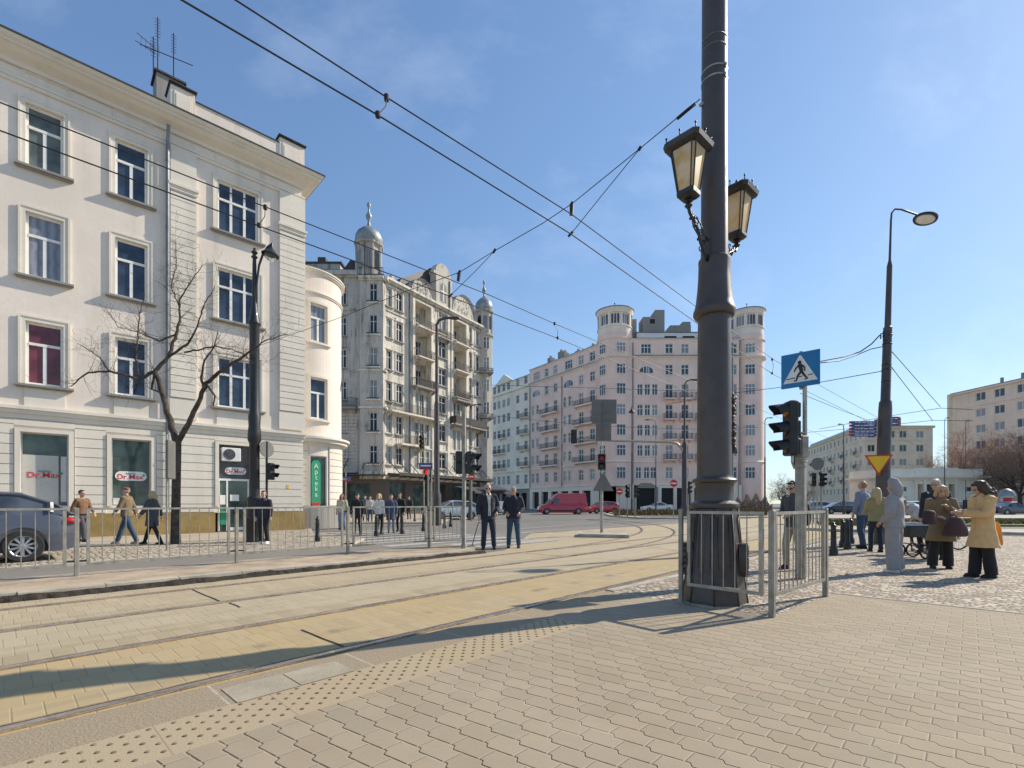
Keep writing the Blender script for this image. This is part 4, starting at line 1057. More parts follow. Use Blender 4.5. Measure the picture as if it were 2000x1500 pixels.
# cafe parasol beside the corner of the tenement
def parasol(x,y,Z,label):
    g=Gd(x,1010); c=P(x,y,Z); t_=thing('cafe_parasol',label,'parasol',(c.x,c.y,0))
    mb=MB(); mb.lathe([(2.6,2.75),(2.6,2.95),(.1,3.75)],n=8); mb.build('canopy_cloth',M['darkgrey'],t_)
    mb=MB(); mb.tube([(0,0,0),(0,0,3.6)],.05,6); mb.build('pole',M['galv'],t_)
parasol(961,935,62,'dark cafe parasol open at the right corner of the ornate tenement')
random.seed(21)
# ------------- large pink house -------------
B3=thing('pink_tenement','large pink tenement with round corner towers under flat conical roofs','building',(28,84,0))
f3=Fac((20.2,84),(1,0)); fl=Fac((15.35,87.2),(.563,-.826)); # left wing: s runs towards the corner (negative = receding)
C1=Vector((18.2,86.2)); R1=3.05; C2=Vector((41.7,86.4)); R2=2.75; X1=39.2-20.2
zt=[28.8,25.2,21.85,18.3,14.8,11.3,7.5]; hz=[1.65,1.75,1.9,1.9,1.9,1.9,2.0]
h3=[];w3=[];arches=[]
def add(f,lst,W,px,w_,i,hh=None,cols=2,ucols=2):
    s=f.s(px); h=hh or hz[i]; lst.append((s-w_/2,s+w_/2,zt[i]-h,zt[i])); W.append((f,s,w_,zt[i]-h,h,cols,ucols))
for i in range(7):
    if i==0: add(f3,h3,w3,1262,1.75,0,cols=3,ucols=3)
    elif i in(2,3,4,5):
        for px in (1250,1264.5,1279): add(f3,h3,w3,px,.95,i)
    elif i==6:
        for px in (1247,1263,1276): add(f3,h3,w3,px,.95,i)
    for px in (1307,1338,1369,1400): add(f3,h3,w3,px,1.3 if i<2 else 1.25,i,None if i in(0,1,6) else 2.5)
    add(f3,h3,w3,1433,1.1,i)
pb(B3,'wall',f3.M,M['pink'],lambda mb: (wallgrid(mb,0,X1,4.4,29.6,h3,.22),mb.quad((X1+5,-3,0),(X1+5,-20,0),(X1+5,-20,29),(X1+5,-3,29))))
hl=[];wl=[]; SLL=fl.s(1034.6)
for i in range(7):
    for px in (1157,1135): add(fl,hl,wl,px,1.45 if i in(0,) else 1.3,i,None if i in(0,1,6) else 2.4)
    for px in (1085,1067.5): add(fl,hl,wl,px,1.2,i,None if i in(0,1,6) else 2.4)
    if i==0: add(fl,hl,wl,1110.5,2.2,0,cols=3,ucols=3); add(fl,hl,wl,1048,2.2,0,cols=3,ucols=3)
    elif i!=1:
        for px in (1103,1113): add(fl,hl,wl,px,.95,i)
        for px in (1041,1050): add(fl,hl,wl,px,.95,i)
pb(B3,'wing_wall',fl.M,M['pink'],lambda mb: wallgrid(mb,SLL,.2,4.4,29.6,hl,.22))
for (f,s,w_,z0,h,c,u) in w3+wl:
    o=window(B3,f.M,s,z0,w_,h,-.14,c,.36,u,frame=M['winw'],glass=M['glass3'],t=.08,bar=.06); x=w_/2
    cell(o,('b3',round(x,3),round(h,3)),'surround',M['pinkl'],lambda mb:(mb.box(-x-.12,x+.12,.143,.26,-.14,-.04),mb.box(-x-.2,-x-.003,.143,.19,0,h+.12),mb.box(x+.003,x+.2,.143,.19,0,h+.12)))
def archw(f,px,z,r):
    s=f.s(px); pts=[(s-r,z)]+[(s-r*math.cos(PI*j/10),z+.2+r*math.sin(PI*j/10)) for j in range(11)]+[(s+r,z)]
    pb(B3,'arched_window',f.M,M['winw'],lambda mb: mb.prism(pts,.004,.05))
    def pn(mb):
        for a,b in ((-.92,-.42),(-.32,-.04),(.04,.32),(.42,.92)):
            q=[(s+r*a,z+.12)]+[(s+r*(a+(b-a)*j/4),z+.2+r*.88*math.sqrt(max(0,1-(a+(b-a)*j/4)**2))) for j in range(5)]+[(s+r*b,z+.12)]
            mb.prism(q,.052,.06)
    pb(B3,'arched_pane',f.M,M['glass3'],pn)
archw(f3,1262,23.6,1.25); archw(fl,1110.5,23.6,1.35); archw(fl,1048,23.6,1.35)
def cyl(C,Rr,z0,z1,name,mat): pb(B3,name,Matrix.Translation((C.x,C.y,0)),mat,lambda mb: mb.lathe([(Rr,z0),(Rr,z1)],n=48,cap=False),smooth=True)
cyl(C1,R1,4.2,30.6,'corner_tower_wall',M['pink']); cyl(C2,R2,0,30.6,'corner_tower_wall',M['pink'])
for C,Rr,angs in ((C1,R1,(-.52,.12)),(C2,R2,(-.1,))):
    M0=Matrix.Translation((C.x,C.y,0))
    def pxA(a): return CXP+F*(C.x+Rr*math.sin(a))/(C.y-Rr*math.cos(a))
    want=(1177,1213) if C is C1 else (1465,)
    for px in want:
        a=min((abs(pxA(-1.4+.01*k)-px),-1.4+.01*k) for k in range(280))[1]
        for i in range(7):
            Lb=M0@Matrix.Rotation(a,4,'Z')@Matrix.Translation((0,-(Rr+.03),0))@Matrix.Diagonal((1,-1,1,1))
            window(B3,Lb,0,zt[i]-hz[i],1.6 if px!=1177 else 1.4,hz[i],0,3,.36,3,frame=M['winw'],glass=M['glass3'],t=.08,bar=.05)
    # belvedere on top
    T0=Matrix.Translation((C.x,C.y,0)); r2=Rr*.97
    pb(B3,'tower_top_wall',T0,M['pinkl'],lambda mb: (mb.lathe([(r2,30.6),(r2,31.7),(r2+.12,31.75),(r2+.12,31.9),(r2-.15,31.92),(r2-.15,34.0),(r2+.1,34.1),(r2+.16,34.5),(r2+.3,34.75),(r2+.3,34.95)],n=48,cap=False),),smooth='auto')
    def ribs(mb):
        for k in range(36):
            if k%4==0: 
                a=2*PI*k/36; mb.box(0,0,0,0,0,0) if False else None
                old=mb.M; mb.M=mb.M@Matrix.Rotation(a,4,'Z'); mb.box(r2-.16,r2+.06,-.22,.22,31.92,34.05); mb.M=old
    pb(B3,'tower_top_piers',T0,M['pinkl'],ribs)
    def belw(mb):
        for k in range(36):
            if k%4!=0 and k%4!=2 or k%4==2:
                if k%4==0: continue
                old=mb.M; mb.M=mb.M@Matrix.Rotation(2*PI*k/36,4,'Z'); mb.box(r2-.20,r2-.12,-.17,.17,32.2,33.85); mb.M=old
    pb(B3,'tower_top_windows',T0,M['glass3'],belw)
    pb(B3,'tower_roof',T0,M['zinc'],lambda mb: mb.lathe([(r2+.42,34.94),(r2+.42,35.05),(.15,36.0),(.05,36.05)],n=48),smooth='auto')
    pb(B3,'tower_spike',T0,M['rooft'],lambda mb: mb.lathe([(.05,36.0),(.05,36.5),(.13,36.65),(.03,36.8)],n=8))
    pb(B3,'tower_bands',T0,M['pinkl'],lambda mb: (mb.lathe([(Rr+.003,26.2),(Rr+.35,26.45),(Rr+.4,26.65),(Rr+.003,26.7)],n=48,cap=False),mb.lathe([(Rr+.003,29.45),(Rr+.2,29.6),(Rr+.003,29.7)],n=48,cap=False),mb.lathe([(Rr+.003,8.2),(Rr+.2,8.4),(Rr+.003,8.6)],n=48,cap=False)),smooth='auto')
def bands(mb,a,b):
    mb.box(a,b,.003,.35,26.45,26.6); mb.box(a,b,.003,.12,26.2,26.44); mb.box(a,b,.003,.15,29.55,29.68); mb.box(a,b,.003,.14,8.3,8.5); mb.box(a,b,.003,.12,4.4,4.6)
pb(B3,'cornice',f3.M,M['pinkl'],lambda mb: bands(mb,.3,X1)); pb(B3,'cornice',fl.M,M['pinkl'],lambda mb: bands(mb,SLL,-.1))
pb(B3,'cornice_flashing',f3.M,M['zinc'],lambda mb: (mb.box(.3,X1,-.1,.42,26.603,26.72),mb.box(.3,X1,-.1,.2,29.682,29.78))); pb(B3,'cornice_flashing',fl.M,M['zinc'],lambda mb: (mb.box(SLL,-.1,-.1,.42,26.603,26.72),mb.box(SLL,-.1,-.1,.2,29.682,29.78)))
for i in (2,3,4,5):
    for px in (1307,1338,1369,1400):
        s=f3.s(px); balcony(B3,f3.M,s-1.05,s+1.05,zt[i]-2.52,.9,M['pink'],.95,.22)
    for a,b in ((1125,1168),(1060,1092)): balcony(B3,fl.M,fl.s(a),fl.s(b),zt[i]-2.42,1.0,M['pinkl'],.95,.25)
def drains(mb):
    for px in (1236,1430): s=f3.s(px); mb.tube([(s,.1,4.5),(s,.1,29)],.09,6)
pb(B3,'downpipe',f3.M,M['zinc'],drains)
pb(B3,'downpipe',fl.M,M['zinc'],lambda mb: [mb.tube([(fl.s(px),.1,4.5),(fl.s(px),.1,26)],.09,6) for px in (1098,1035.5)])
def fbase(mb):
    ops=[(f3.s(1243),f3.s(1280),.1,3.9),(f3.s(1292),f3.s(1317),.1,3.9),(f3.s(1322),f3.s(1350),.1,3.9),(f3.s(1356),f3.s(1380),.1,3.9),(f3.s(1400),f3.s(1420),.1,3.9)]
    wallgrid(mb,-2.2,X1+.5,0,4.4,ops,.5)
pb(B3,'ground_floor_wall',f3.M,M['pinkl'],fbase)
pb(B3,'shop_windows',f3.M,M['dark'],lambda mb: mb.box(.1,X1,-.8,-.5,.05,4.2))
pb(B3,'ground_floor_wall',fl.M,M['pinkl'],lambda mb: wallgrid(mb,SLL,.4,0,4.4,[(SLL+1+3.1*k,SLL+3.2+3.1*k,.1,3.6) for k in range(int(-SLL/3.1))],.5))
pb(B3,'shop_windows',fl.M,M['dark'],lambda mb: mb.box(SLL+.3,-.1,-.8,-.5,.05,4.0))
for f,a,b in ((f3,.2,X1+1),(fl,SLL,-1)): pb(B3,'inner_wall',f.M,M['dark'],lambda mb: mb.box(a,b,-9,-.9,.1,29.3))
def mansard(mb):
    pts=[(-1.5,29.65),(-2.6,31.6),(-10,31.6),(-10,29.65)]; mb.prism([(p[0],p[1]) for p in pts],2.0,X1+1,'x')
pb(B3,'mansard_roof',f3.M,M['pinkl'],mansard)
pb(B3,'mansard_windows',f3.M,M['dark'],lambda mb:[mb.box(f3.s(px)-1.0,f3.s(px)+1.0,-1.95,-1.6,29.9,30.7) for px in (1316,1352,1388,1420)])
pb(B3,'roof',f3.M,M['zinc'],lambda mb: (mb.box(1.8,X1+1,-10,-2.5,31.603,31.75),mb.box(.3,X1,-9,-.1,29.4,29.6)))
pb(B3,'roof',fl.M,M['zinc'],lambda mb: mb.prism([(-.1,29.79),(-4,31.4),(-9,29.79)],SLL,-3,'x'))
def rooms(mb):
    mb.box(f3.s(1238),f3.s(1252),-5,-3,31,34.2); mb.box(f3.s(1265),f3.s(1292),-6,-3,31.7,34.6); mb.box(f3.s(1290),f3.s(1309),-6.1,-3.1,31.7,35.9); mb.box(f3.s(1320),f3.s(1362),-6,-3,31.7,33.1); mb.box(f3.s(1346),f3.s(1362),-6,-3.2,33.1,33.8)
pb(B3,'roof_housing',f3.M,M['greyst'],rooms)
pb(B3,'roof_housing_opening',f3.M,M['dark'],lambda mb: mb.box(f3.s(1279),f3.s(1289),-3,-2.98,33.4,34.2))
def chl(mb):
    for px,h,w_ in ((1049,2.3,1.1),(1070,2.7,1.4),(1076,2.3,.7),(1102,1.5,.9),(1131,1.4,1.1),(1156,1.0,.5)): s=fl.s(px); mb.box(s-w_/2,s+w_/2,-4.5,-3.2,29.6,30+h); mb.box(s-w_/3,s-w_/6,-4.2,-3.6,30+h,30.6+h)
pb(B3,'chimney',fl.M,M['greyst'],chl)
text(B3,'HOTEL',.1,M['pinkl'],f3.M@Matrix.Translation((0,-5,5)),.001) if False else None
# portal surround around the gateway
def portal(mb):
    a,b=f3.s(1241),f3.s(1282); mb.prism([(a-.2,4.0),(b+.2,4.0),(b-1.0,4.75),(a+1.0,4.75)],.004,.25); mb.box(a-.25,a-.003,.004,.2,.1,3.99); mb.box(b+.003,b+.25,.004,.2,.1,3.99)
pb(B3,'gateway_surround',f3.M,M['greyst'],portal)
# cream neighbours further along the left wing
def neighbour(px0,px1,top,mat,label,gab=False,name='tenement',cols=(),bal=()):
    s0,s1=fl.s(px0),fl.s(px1); base=fl.O+fl.D*s0
    t_=thing(name,label,'building',(base.x,base.y,0),group=None)
    f=fl; hs=[]; W=[]
    for i in range(7):
        for px in cols:
            s=f.s(px); h=hz[i]; hs.append((s-.6,s+.6,zt[i]-h,zt[i])); W.append((s,1.2,zt[i]-h,h))
    pb(t_,'wall',f.M,mat,lambda mb: (wallgrid(mb,s0,s1-.02,4.4,top,hs,.2),mb.quad((s0,0,0),(s0,-9,0),(s0,-9,top),(s0,0,top))))
    for s,w_,z0,h in W: window(t_,f.M,s,z0,w_,h,-.12,2,.36,2,frame=M['wing'],glass=M['glass3'],t=.08,bar=.06)
    pb(t_,'inner_wall',f.M,M['dark'],lambda mb: mb.box(s0+.1,s1-.1,-8,-.9,.1,top-.2))
    pb(t_,'cornice',f.M,M['creamb'],lambda mb: (mb.box(s0,s1-.02,.003,.35,26.4,26.7),mb.box(s0,s1-.02,.003,.2,4.4,4.6),mb.box(s0,s1-.02,.003,.15,8.3,8.5)))
    pb(t_,'shopfront_wall',f.M,M['greyst'],lambda mb: wallgrid(mb,s0,s1-.02,0,4.4,[(s0+.8+2.8*k,s0+2.8+2.8*k,.1,3.5) for k in range(int((s1-s0)/2.8))],.4))
    pb(t_,'roof',f.M,M['zinc'],lambda mb: mb.prism([(.2,top),(-3.5,top+1.6),(-8,top)],s0,s1,'x'))
    if gab:
        m=f.s(985); pb(t_,'gable',f.M,mat,lambda mb: mb.prism([(f.s(966),top),(m-.3,top+2.0),(m+.3,top+2.0),(f.s(1003),top)],-.3,.12))
    for (a,b,i) in bal: balcony(t_,f.M,f.s(a),f.s(b),zt[i]-hz[i]-.1,.8,M['creamb'],.9,.2)
    return t_
neighbour(1000,1034.6,28.9,M['creamb'],'narrow cream tenement touching the left end of the pink house',cols=(1011,1027),bal=[(1018,1033,i) for i in (2,3,4,5)])
neighbour(940,1000,28.9,M['creamb'],'cream tenement with a pointed gable, partly behind the ornate tenement turret',True,cols=(946,955.5,966,974.5,984,993),bal=[(966,988,4),(966,988,5),(977,988,3)])
# ------------- long beige block on the right -------------
def block(name,label,fs,mat,zr_,floors,roofmat,par=None):
    # fs: list of (Fac,s0,s1,cols px list,w)
    loc=fs[0][0].O; t_=thing(name,label,'building',(loc.x,loc.y,0))
    for (f,s0,s1,cl,w_,colcount) in fs:
        hs=[];W=[]
        for (z0,z1) in floors:
            for s in cl: hs.append((s-w_/2,s+w_/2,z0,z1)); W.append((s,z0,z1))
        pb(t_,'wall',f.M,mat,lambda mb: wallgrid(mb,s0,s1,0,zr_,hs,.2))
        for s,z0,z1 in W:
            o=window(t_,f.M,s,z0,w_,z1-z0,-.12,colcount,.0,frame=M['winw'],glass=M['glass3'],t=.08,bar=.05); cell(o,('bl',w_),'sill',M['winw'],lambda mb: mb.box(-w_/2-.1,w_/2+.1,.123,.22,-.12,-.04))
        pb(t_,'cornice',f.M,mat,lambda mb: (mb.box(s0-.2,s1+.2,.003,.4,zr_-.35,zr_),mb.box(s0,s1,.003,.12,zr_-3.2,zr_-3.05)))
        pb(t_,'roof',f.M,roofmat,lambda mb: mb.box(s0+(4 if f is f4 else -.2),s1+(-9 if f is f4l else .2),-10,.45,zr_+.003+(.01 if f is f4l else 0),zr_+.15+(.01 if f is f4l else 0)))
        pb(t_,'inner_wall',f.M,M['dark'],lambda mb: mb.box(s0+(5 if f is f4 else .2),s1-(10 if f is f4l else .2),-9,-.9,.1,zr_-.2))
    return t_
f4=Fac((81.6,112.5),(1,0)); f4l=Fac((81.6,112.5),(-.298,-.954))
z4=EYE+(HY-833)*112.5/F
fl4=[(z4-2.6-3.22*k,z4-1.0-3.22*k) for k in range(5)]
cl4=[f4.s(px) for px in (1702,1722,1741,1764,1797)]
ls=[-2.6-3.05*k for k in range(15)]
B4=block('beige_block','long beige five-storey block whose side recedes behind the blue pedestrian sign and signals','building' if 0 else [(f4,0,f4.s(1822),cl4,1.7,2),(f4l,-49,0,ls,1.4,2)],M['beige'],z4,fl4,M['zinc'])
def b4x(mb):
    mb.box(f4.s(1745),f4.s(1780),-6,-3,z4,z4+2.6); mb.box(f4.s(1700),f4.s(1714),-6,-3,z4,z4+1.8)
pb(B4,'roof_housing',f4.M,M['greyst'],b4x)
pb(B4,'roof_glazing',f4l.M,M['wing'],lambda mb: [mb.box(-48+1.6*k,-46.7+1.6*k,-1.2,-1.0,z4+.16,z4+1.3) for k in range(29)])
for k in range(5):
    s=-4-9*k
    for z0,z1 in fl4[1:4:1]: balcony(B4,f4l.M,s-.9,s+.9,z0-.4,.9,M['beige'],.9,.12,solid=False)
f5=Fac((88.3,89.5),(.121,-.993)); f5b=Fac((88.3-.121*8.6,89.5+.993*8.6),(-.993,-.121))
z5=EYE+(HY-748)*89/F
fl5=[(z5-2.7-3.02*k,z5-1.15-3.02*k) for k in range(6)]
s0_5=f5.s(1862); c5=[f5.s(px) for px in (1915,1952,1997)]+[f5.s(1997)+3.2*k for k in (1,2,3)]
B5=block('grey_beige_block','plain grey beige block at the right edge behind bare trees',[(f5,s0_5,f5.s(1997)+14,c5,1.7,2)],M['beige2'],z5-.4,fl5,M['zinc'])
pe=f5.O+f5.D*s0_5
pb(B5,'end_wall',Matrix.Translation((pe.x,pe.y,0)),M['beige'],lambda mb: mb.box(-.8,-.01,0,.5,0,z5-.42))
pb(B5,'chimney',f5.M,M['greyst'],lambda mb:(mb.box(f5.s(1975),f5.s(1975)+.5,-2.4,-2,z5-.3,z5+1.2),mb.box(f5.s(1935),f5.s(1935)+.3,-2.4,-2,z5-.3,z5+1.2),mb.box(f5.s(1988),f5.s(1988)+4,-5,-2,z5-.3,z5+.9)))
# ------------- classical toll house -------------
Zp=70; f6=Fac(((1725-CXP)/F*Zp,Zp),(1,0)); zp=EYE+(HY-918)*Zp/F
B6=thing('toll_house','small white classical toll house with pilasters and a flat parapet','building',(f6.O.x,f6.O.y,0))
w6=f6.s(1918)
ho=[(f6.s(1790),f6.s(1803),.1,4.0),(f6.s(1808),f6.s(1846),.1,4.0),(f6.s(1851),f6.s(1864),.1,4.0)]
hw=[(f6.s(1754)-.1,f6.s(1770),3.0,3.6),(f6.s(1760),f6.s(1772),.8,2.2),(f6.s(1888),f6.s(1896),3.0,3.6),(f6.s(1888),f6.s(1897),.8,2.2)]
pb(B6,'wall',f6.M,M['creamb'],lambda mb: (wallgrid(mb,0,w6,0,4.9,ho,1.2),mb.quad((w6,0,0),(w6,-7,0),(w6,-7,4.9),(w6,0,4.9)),mb.quad((0,0,0),(0,-7,0),(0,-7,4.9),(0,0,4.9))))
pb(B6,'portico_back',f6.M,M['shadedrender'],lambda mb: mb.box(.3,w6-.3,-6,-1.25,0,4.8))  # shade of the portico recess put into the wall colour
pb(B6,'window',f6.M,M['glass3'],lambda mb: [mb.box(a,b,.004,.03,c,d) for a,b,c,d in hw]+[mb.box(f6.s(1822),f6.s(1832),-1.24,-1.2,.1,2.4)])
def ent(mb):
    mb.box(-.6,w6+.7,-7.2,.7,4.9,5.15); mb.box(-.2,w6+.2,-7,.25,4.6,4.899); mb.box(0,w6,-7,.1,5.151,6.2); mb.box(f6.s(1785),f6.s(1870),.101,.2,5.2,6.35)
    for px in (1788,1805.5,1848.5,1866): s=f6.s(px); mb.box(s-.2,s+.2,.003,.16,.2,4.59); mb.box(s-.28,s+.28,.003,.2,4.35,4.58)
    for k in range(9): mb.box(.02,ho[0][0]-.5,.003,.035,.3+.47*k,.3+.47*k+.42) if k not in(5,6) else None; mb.box(ho[2][1]+.5,w6-.02,.003,.035,.3+.47*k,.3+.47*k+.42) if k not in(5,6) else None
pb(B6,'entablature',f6.M,M['creamb'],ent)
random.seed(5)
def rel(t_,M_=None): return (M_ or Matrix())
def up(a,b): return lookz(a,b)
# -------- big cast tram pole with two lanterns --------
PC=Vector((2.57,6.18,0))
TP=thing('tram_pole','massive dark cast-iron tram pole with flared octagonal base, rising past the top of the frame','pole',PC)
def octring(r): return r
mb=MB()
mb.lathe([(.385,0),(.383,.05),(.345,.36),(.335,.40),(.31,.75),(.285,1.0),(.272,1.18)],n=8,rot=PI/8,cap=False); mb.build('base',M['pole'],TP)
mb=MB()
for k in range(8):
    a=PI/8+k*PI/4; mb.tube([(.388*math.cos(a),.388*math.sin(a),0),(.338*math.cos(a),.338*math.sin(a),.38),(.275*math.cos(a),.275*math.sin(a),1.18)],.012,6)
    a+=PI/8; c,s_=math.cos(a),math.sin(a)
    # recessed-look panel frames on each face
    for (z0,z1) in ((.45,1.08),):
        r0,r1=.316*math.cos(PI/8)+.012,.278*math.cos(PI/8)+.012
        for sgn in (-1,1): mb.tube([(r0*c-sgn*.075*s_,r0*s_+sgn*.075*c,z0),(r1*c-sgn*.065*s_,r1*s_+sgn*.065*c,z1)],.007,4)
mb.build('base_ribs',M['pole'],TP,smooth=True)
mb=MB()
mb.lathe([(.272,1.18),(.290,1.19),(.300,1.215),(.292,1.245),(.262,1.262),(.235,1.28),(.226,1.32),(.226,1.47),(.235,1.50),(.262,1.515),(.268,1.54),(.255,1.56),(.215,1.575),(.208,1.60)],n=48,cap=False); mb.build('collar',M['pole'],TP,smooth='auto')
mb=MB()
mb.lathe([(.208,1.60),(.203,2.6),(.196,3.62)],n=48,cap=False)
mb.lathe([(.162,4.36),(.156,5.5),(.148,7.6),(.14,10.8),(.0,10.86)],n=48,cap=False); mb.build('shaft',M['pole'],TP,smooth='auto')
mb=MB()
mb.lathe([(.196,3.60),(.235,3.615),(.253,3.65),(.252,3.69),(.236,3.73),(.222,3.80),(.205,3.95),(.194,4.10),(.188,4.28),(.192,4.30),(.190,4.335),(.176,4.35),(.162,4.36)],n=48,cap=False); mb.build('bell_collar',M['pole'],TP,smooth='auto')
mb=MB()
for z in (6.58,6.70): mb.lathe([(.152,z-.008),(.158,z-.008),(.158,z+.012),(.152,z+.012)],n=40)
mb.cbox((.08,-.145,6.705),(.035,.03,.03),b=.004); mb.cbox((.07,-.145,6.585),(.035,.03,.03),b=.004)
mb.build('clamp_bands',M['galv'],TP,smooth='auto')
mb=MB()
for z in (6.98,7.1):
    for k in range(30): a=PI+k*PI/30; mb.ell((.152*math.cos(a),.152*math.sin(a),z),(.006,.006,.006),5,3)
mb.build('bolt_band',M['galv'],TP)
def shield(a):
    # upright oval tablet standing off the base
    mb=MB(Matrix.Rotation(a,4,'Z')); pts=[]
    for k in range(24):
        t_=2*PI*k/24; cx=.10*math.copysign(abs(math.cos(t_))**.8,math.cos(t_)); cz=.21*math.copysign(abs(math.sin(t_))**.75,math.sin(t_)); pts.append((cx,cz+.55))
    mb.prism(pts,-.385,-.29); s=mb.build('tablet',M['pole'],TP,smooth='auto')
    mb=MB(Matrix.Rotation(a,4,'Z'))
    for k in range(24):
        p,q=pts[k],pts[(k+1)%24]; f_=.86
        mb.tube([(p[0]*f_,-.388,.55+(p[1]-.55)*f_),(q[0]*f_,-.388,.55+(q[1]-.55)*f_)],.008,5)
    for k in range(5): mb.tube([(-.04*math.cos(k),-.386,.40+.075*k),(0,-.39,.43+.075*k),(.045*math.cos(k*2),-.386,.40+.075*k)],.010,5)
    mb.build('tablet_relief',M['pole'],TP,smooth=True)
shield(R(60)+PI/2-R(90)+R(2)); shield(R(-88)); 
mb=MB()
rr=random.Random(8)
for k in range(46):   # cast garland climbing the shaft
    z=1.95+.7*k/46; a=-.1+.16*math.sin(k*.9)+rr.uniform(-.15,.15); r=.212+rr.uniform(0,.03); mb.ell((r*math.cos(a),r*math.sin(a),z),(.022+rr.uniform(0,.012),.022,.018+rr.uniform(0,.012)),6,4)
mb.cbox((.235,-.02,1.93),(.06,.05,.10),b=.01); mb.tube([(.2,-.02,2.0),(.26,-.03,1.96),(.27,-.03,1.88)],.012,6)
mb.build('cast_garland',M['pole'],TP,smooth=True)
mb=MB(Matrix.Translation(-PC)); 
mb.tube([(PC.x-.14,PC.y-.02,6.32),(PC.x-.19,PC.y,6.30)],.02,8); mb.build('span_anchor',M['galv'],TP)
mb=MB(); mb.lathe([(.44,.0),(.42,.012),(.30,.018)],n=14); 
for i_,v_ in enumerate(mb.v): mb.v[i_]=Vector((v_.x*(1+.12*math.sin(i_*2.1)),v_.y*(1+.12*math.cos(i_*1.7)),v_.z))
mb.build('cement_collar',M['lightslab'],TP)
# -------- lantern --------
def lantern(name_,label,off,rz,loc):
    t_=thing(name_,label,'lantern',loc,rz,group='cast lanterns on the tram pole')
    def octo(a,c,z,rot=0): 
        return [( a,-(a-c),z),(a,(a-c),z),((a-c),a,z),(-(a-c),a,z),(-a,(a-c),z),(-a,-(a-c),z),(-(a-c),-a,z),((a-c),-a,z)]
    def loft(mb,secs):
        last=None
        for a,c,z in secs:
            ids=[mb.p(q) for q in octo(a,c,z)]
            if last: 
                for k in range(8): mb.face([last[k],last[(k+1)%8],ids[(k+1)%8],ids[k]])
            else: mb.face(ids[::-1])
            last=ids
        mb.face(last)
    zb_,zt_=.17,.655; ab,at,cb,ct=.098,.158,.022,.034
    mb=MB(); loft(mb,[(ab*.96,cb,zb_),(at*.96,ct,zt_)]); mb.build('glass_panes',M['lampglass'],t_)
    mb=MB()
    B_,T_=octo(ab,cb,zb_),octo(at,ct,zt_)
    for k in range(8): mb.tube([B_[k],T_[k]],.0085,5)
    for k in range(8): mb.tube([B_[k],B_[(k+1)%8]],.010,5); mb.tube([T_[k],T_[(k+1)%8]],.010,5)
    mb.build('frame',M['black'],t_)
    mb=MB(); loft(mb,[(at*1.02,ct,zt_),(.215,.045,zt_+.025),(.228,.05,zt_+.075),(.205,.045,zt_+.10)]); loft(mb,[(.19,.045,zt_+.10),(.12,.03,zt_+.155),(.085,.02,zt_+.165),(.02,.006,zt_+.21)]); mb.build('roof',M['black'],t_)
    mb=MB()
    for k in range(8):
        q=octo(.205,.045,zt_+.10)[k]; m_=Vector(q); n_=Vector(octo(.205,.045,zt_+.10)[(k+1)%8]); c_=(m_+n_)/2 if k%2==0 else None
        if k%2==1: c_=(m_+n_)/2
        mb.tube([c_,c_+Vector((0,0,.045))],.007,5); mb.ell(c_+Vector((0,0,.055)),(.014,.014,.014),6,5)
    mb.ell((0,0,zt_+.23),(.02,.02,.03),8,6); mb.build('roof_finials',M['black'],t_,smooth=True)
    mb=MB(); loft(mb,[(.03,.008,.085),(.075,.02,.10),(.105,.024,.13),(.108,.024,.168)]); mb.lathe([(.012,-.01),(.03,.0),(.045,.02),(.028,.04),(.024,.055),(.05,.07),(.036,.088)],n=16); mb.build('base_cup',M['black'],t_,smooth='auto')
    # scrolled bracket back to the pole, local -x*off
    mb=MB(); s=off
    def B(p): return (p[0]*s,0,p[1])
    mb.tube([B(q) for q in ((0,.0),(.03,-.05),(.10,-.09),(.17,-.12),(.24,-.20),(.30,-.31),(.40,-.40),(.49,-.47))],[.02,.02,.019,.018,.019,.02,.022,.026],8)
    def spiral(cx,cz,r0,a0,turn,rad=.009):
        mb.tube([(s*(cx+r0*(1-k/22)*math.cos(a0+turn*k/22)),.0,cz+r0*(1-k/22)*math.sin(a0+turn*k/22)) for k in range(20)],[rad*(1-k/40) for k in range(20)],6)
    spiral(.20,-.06,.065,PI*1.1,7); spiral(.30,-.20,.07,PI*1.3,-7); spiral(.40,-.30,.065,PI*.9,7); spiral(.28,-.38,.05,.6,-6); spiral(.10,-.03,.04,PI,6); spiral(.44,-.22,.05,.3,6)
    for y_ in (-.02,.02):
        mb.tube([(s*.12,y_,-.06),(s*.20,y_*2.2,-.13),(s*.33,y_*1.6,-.22),(s*.46,y_,-.24)],.008,6)
    for k in range(14): a=k/13; mb.ell((s*(.05+.42*a),.022*math.sin(k*2.),-.04-.40*a+.02*math.cos(k*3)),(.018,.016,.02),6,4)
    mb.build('bracket',M['black'],t_,smooth=True)
    return t_
du=Vector((.74,.672,0))
l1=PC-du*.66; l2=PC+du*.66
lantern('lantern','cast lantern with four tapering glass panes bracketed on the left of the tram pole',1,math.atan2(du.y,du.x),(l1.x,l1.y,4.74))
lantern('lantern','cast lantern with tapering glass panes, half hidden behind the right side of the tram pole',1,math.atan2(-du.y,-du.x),(l2.x,l2.y,4.74))
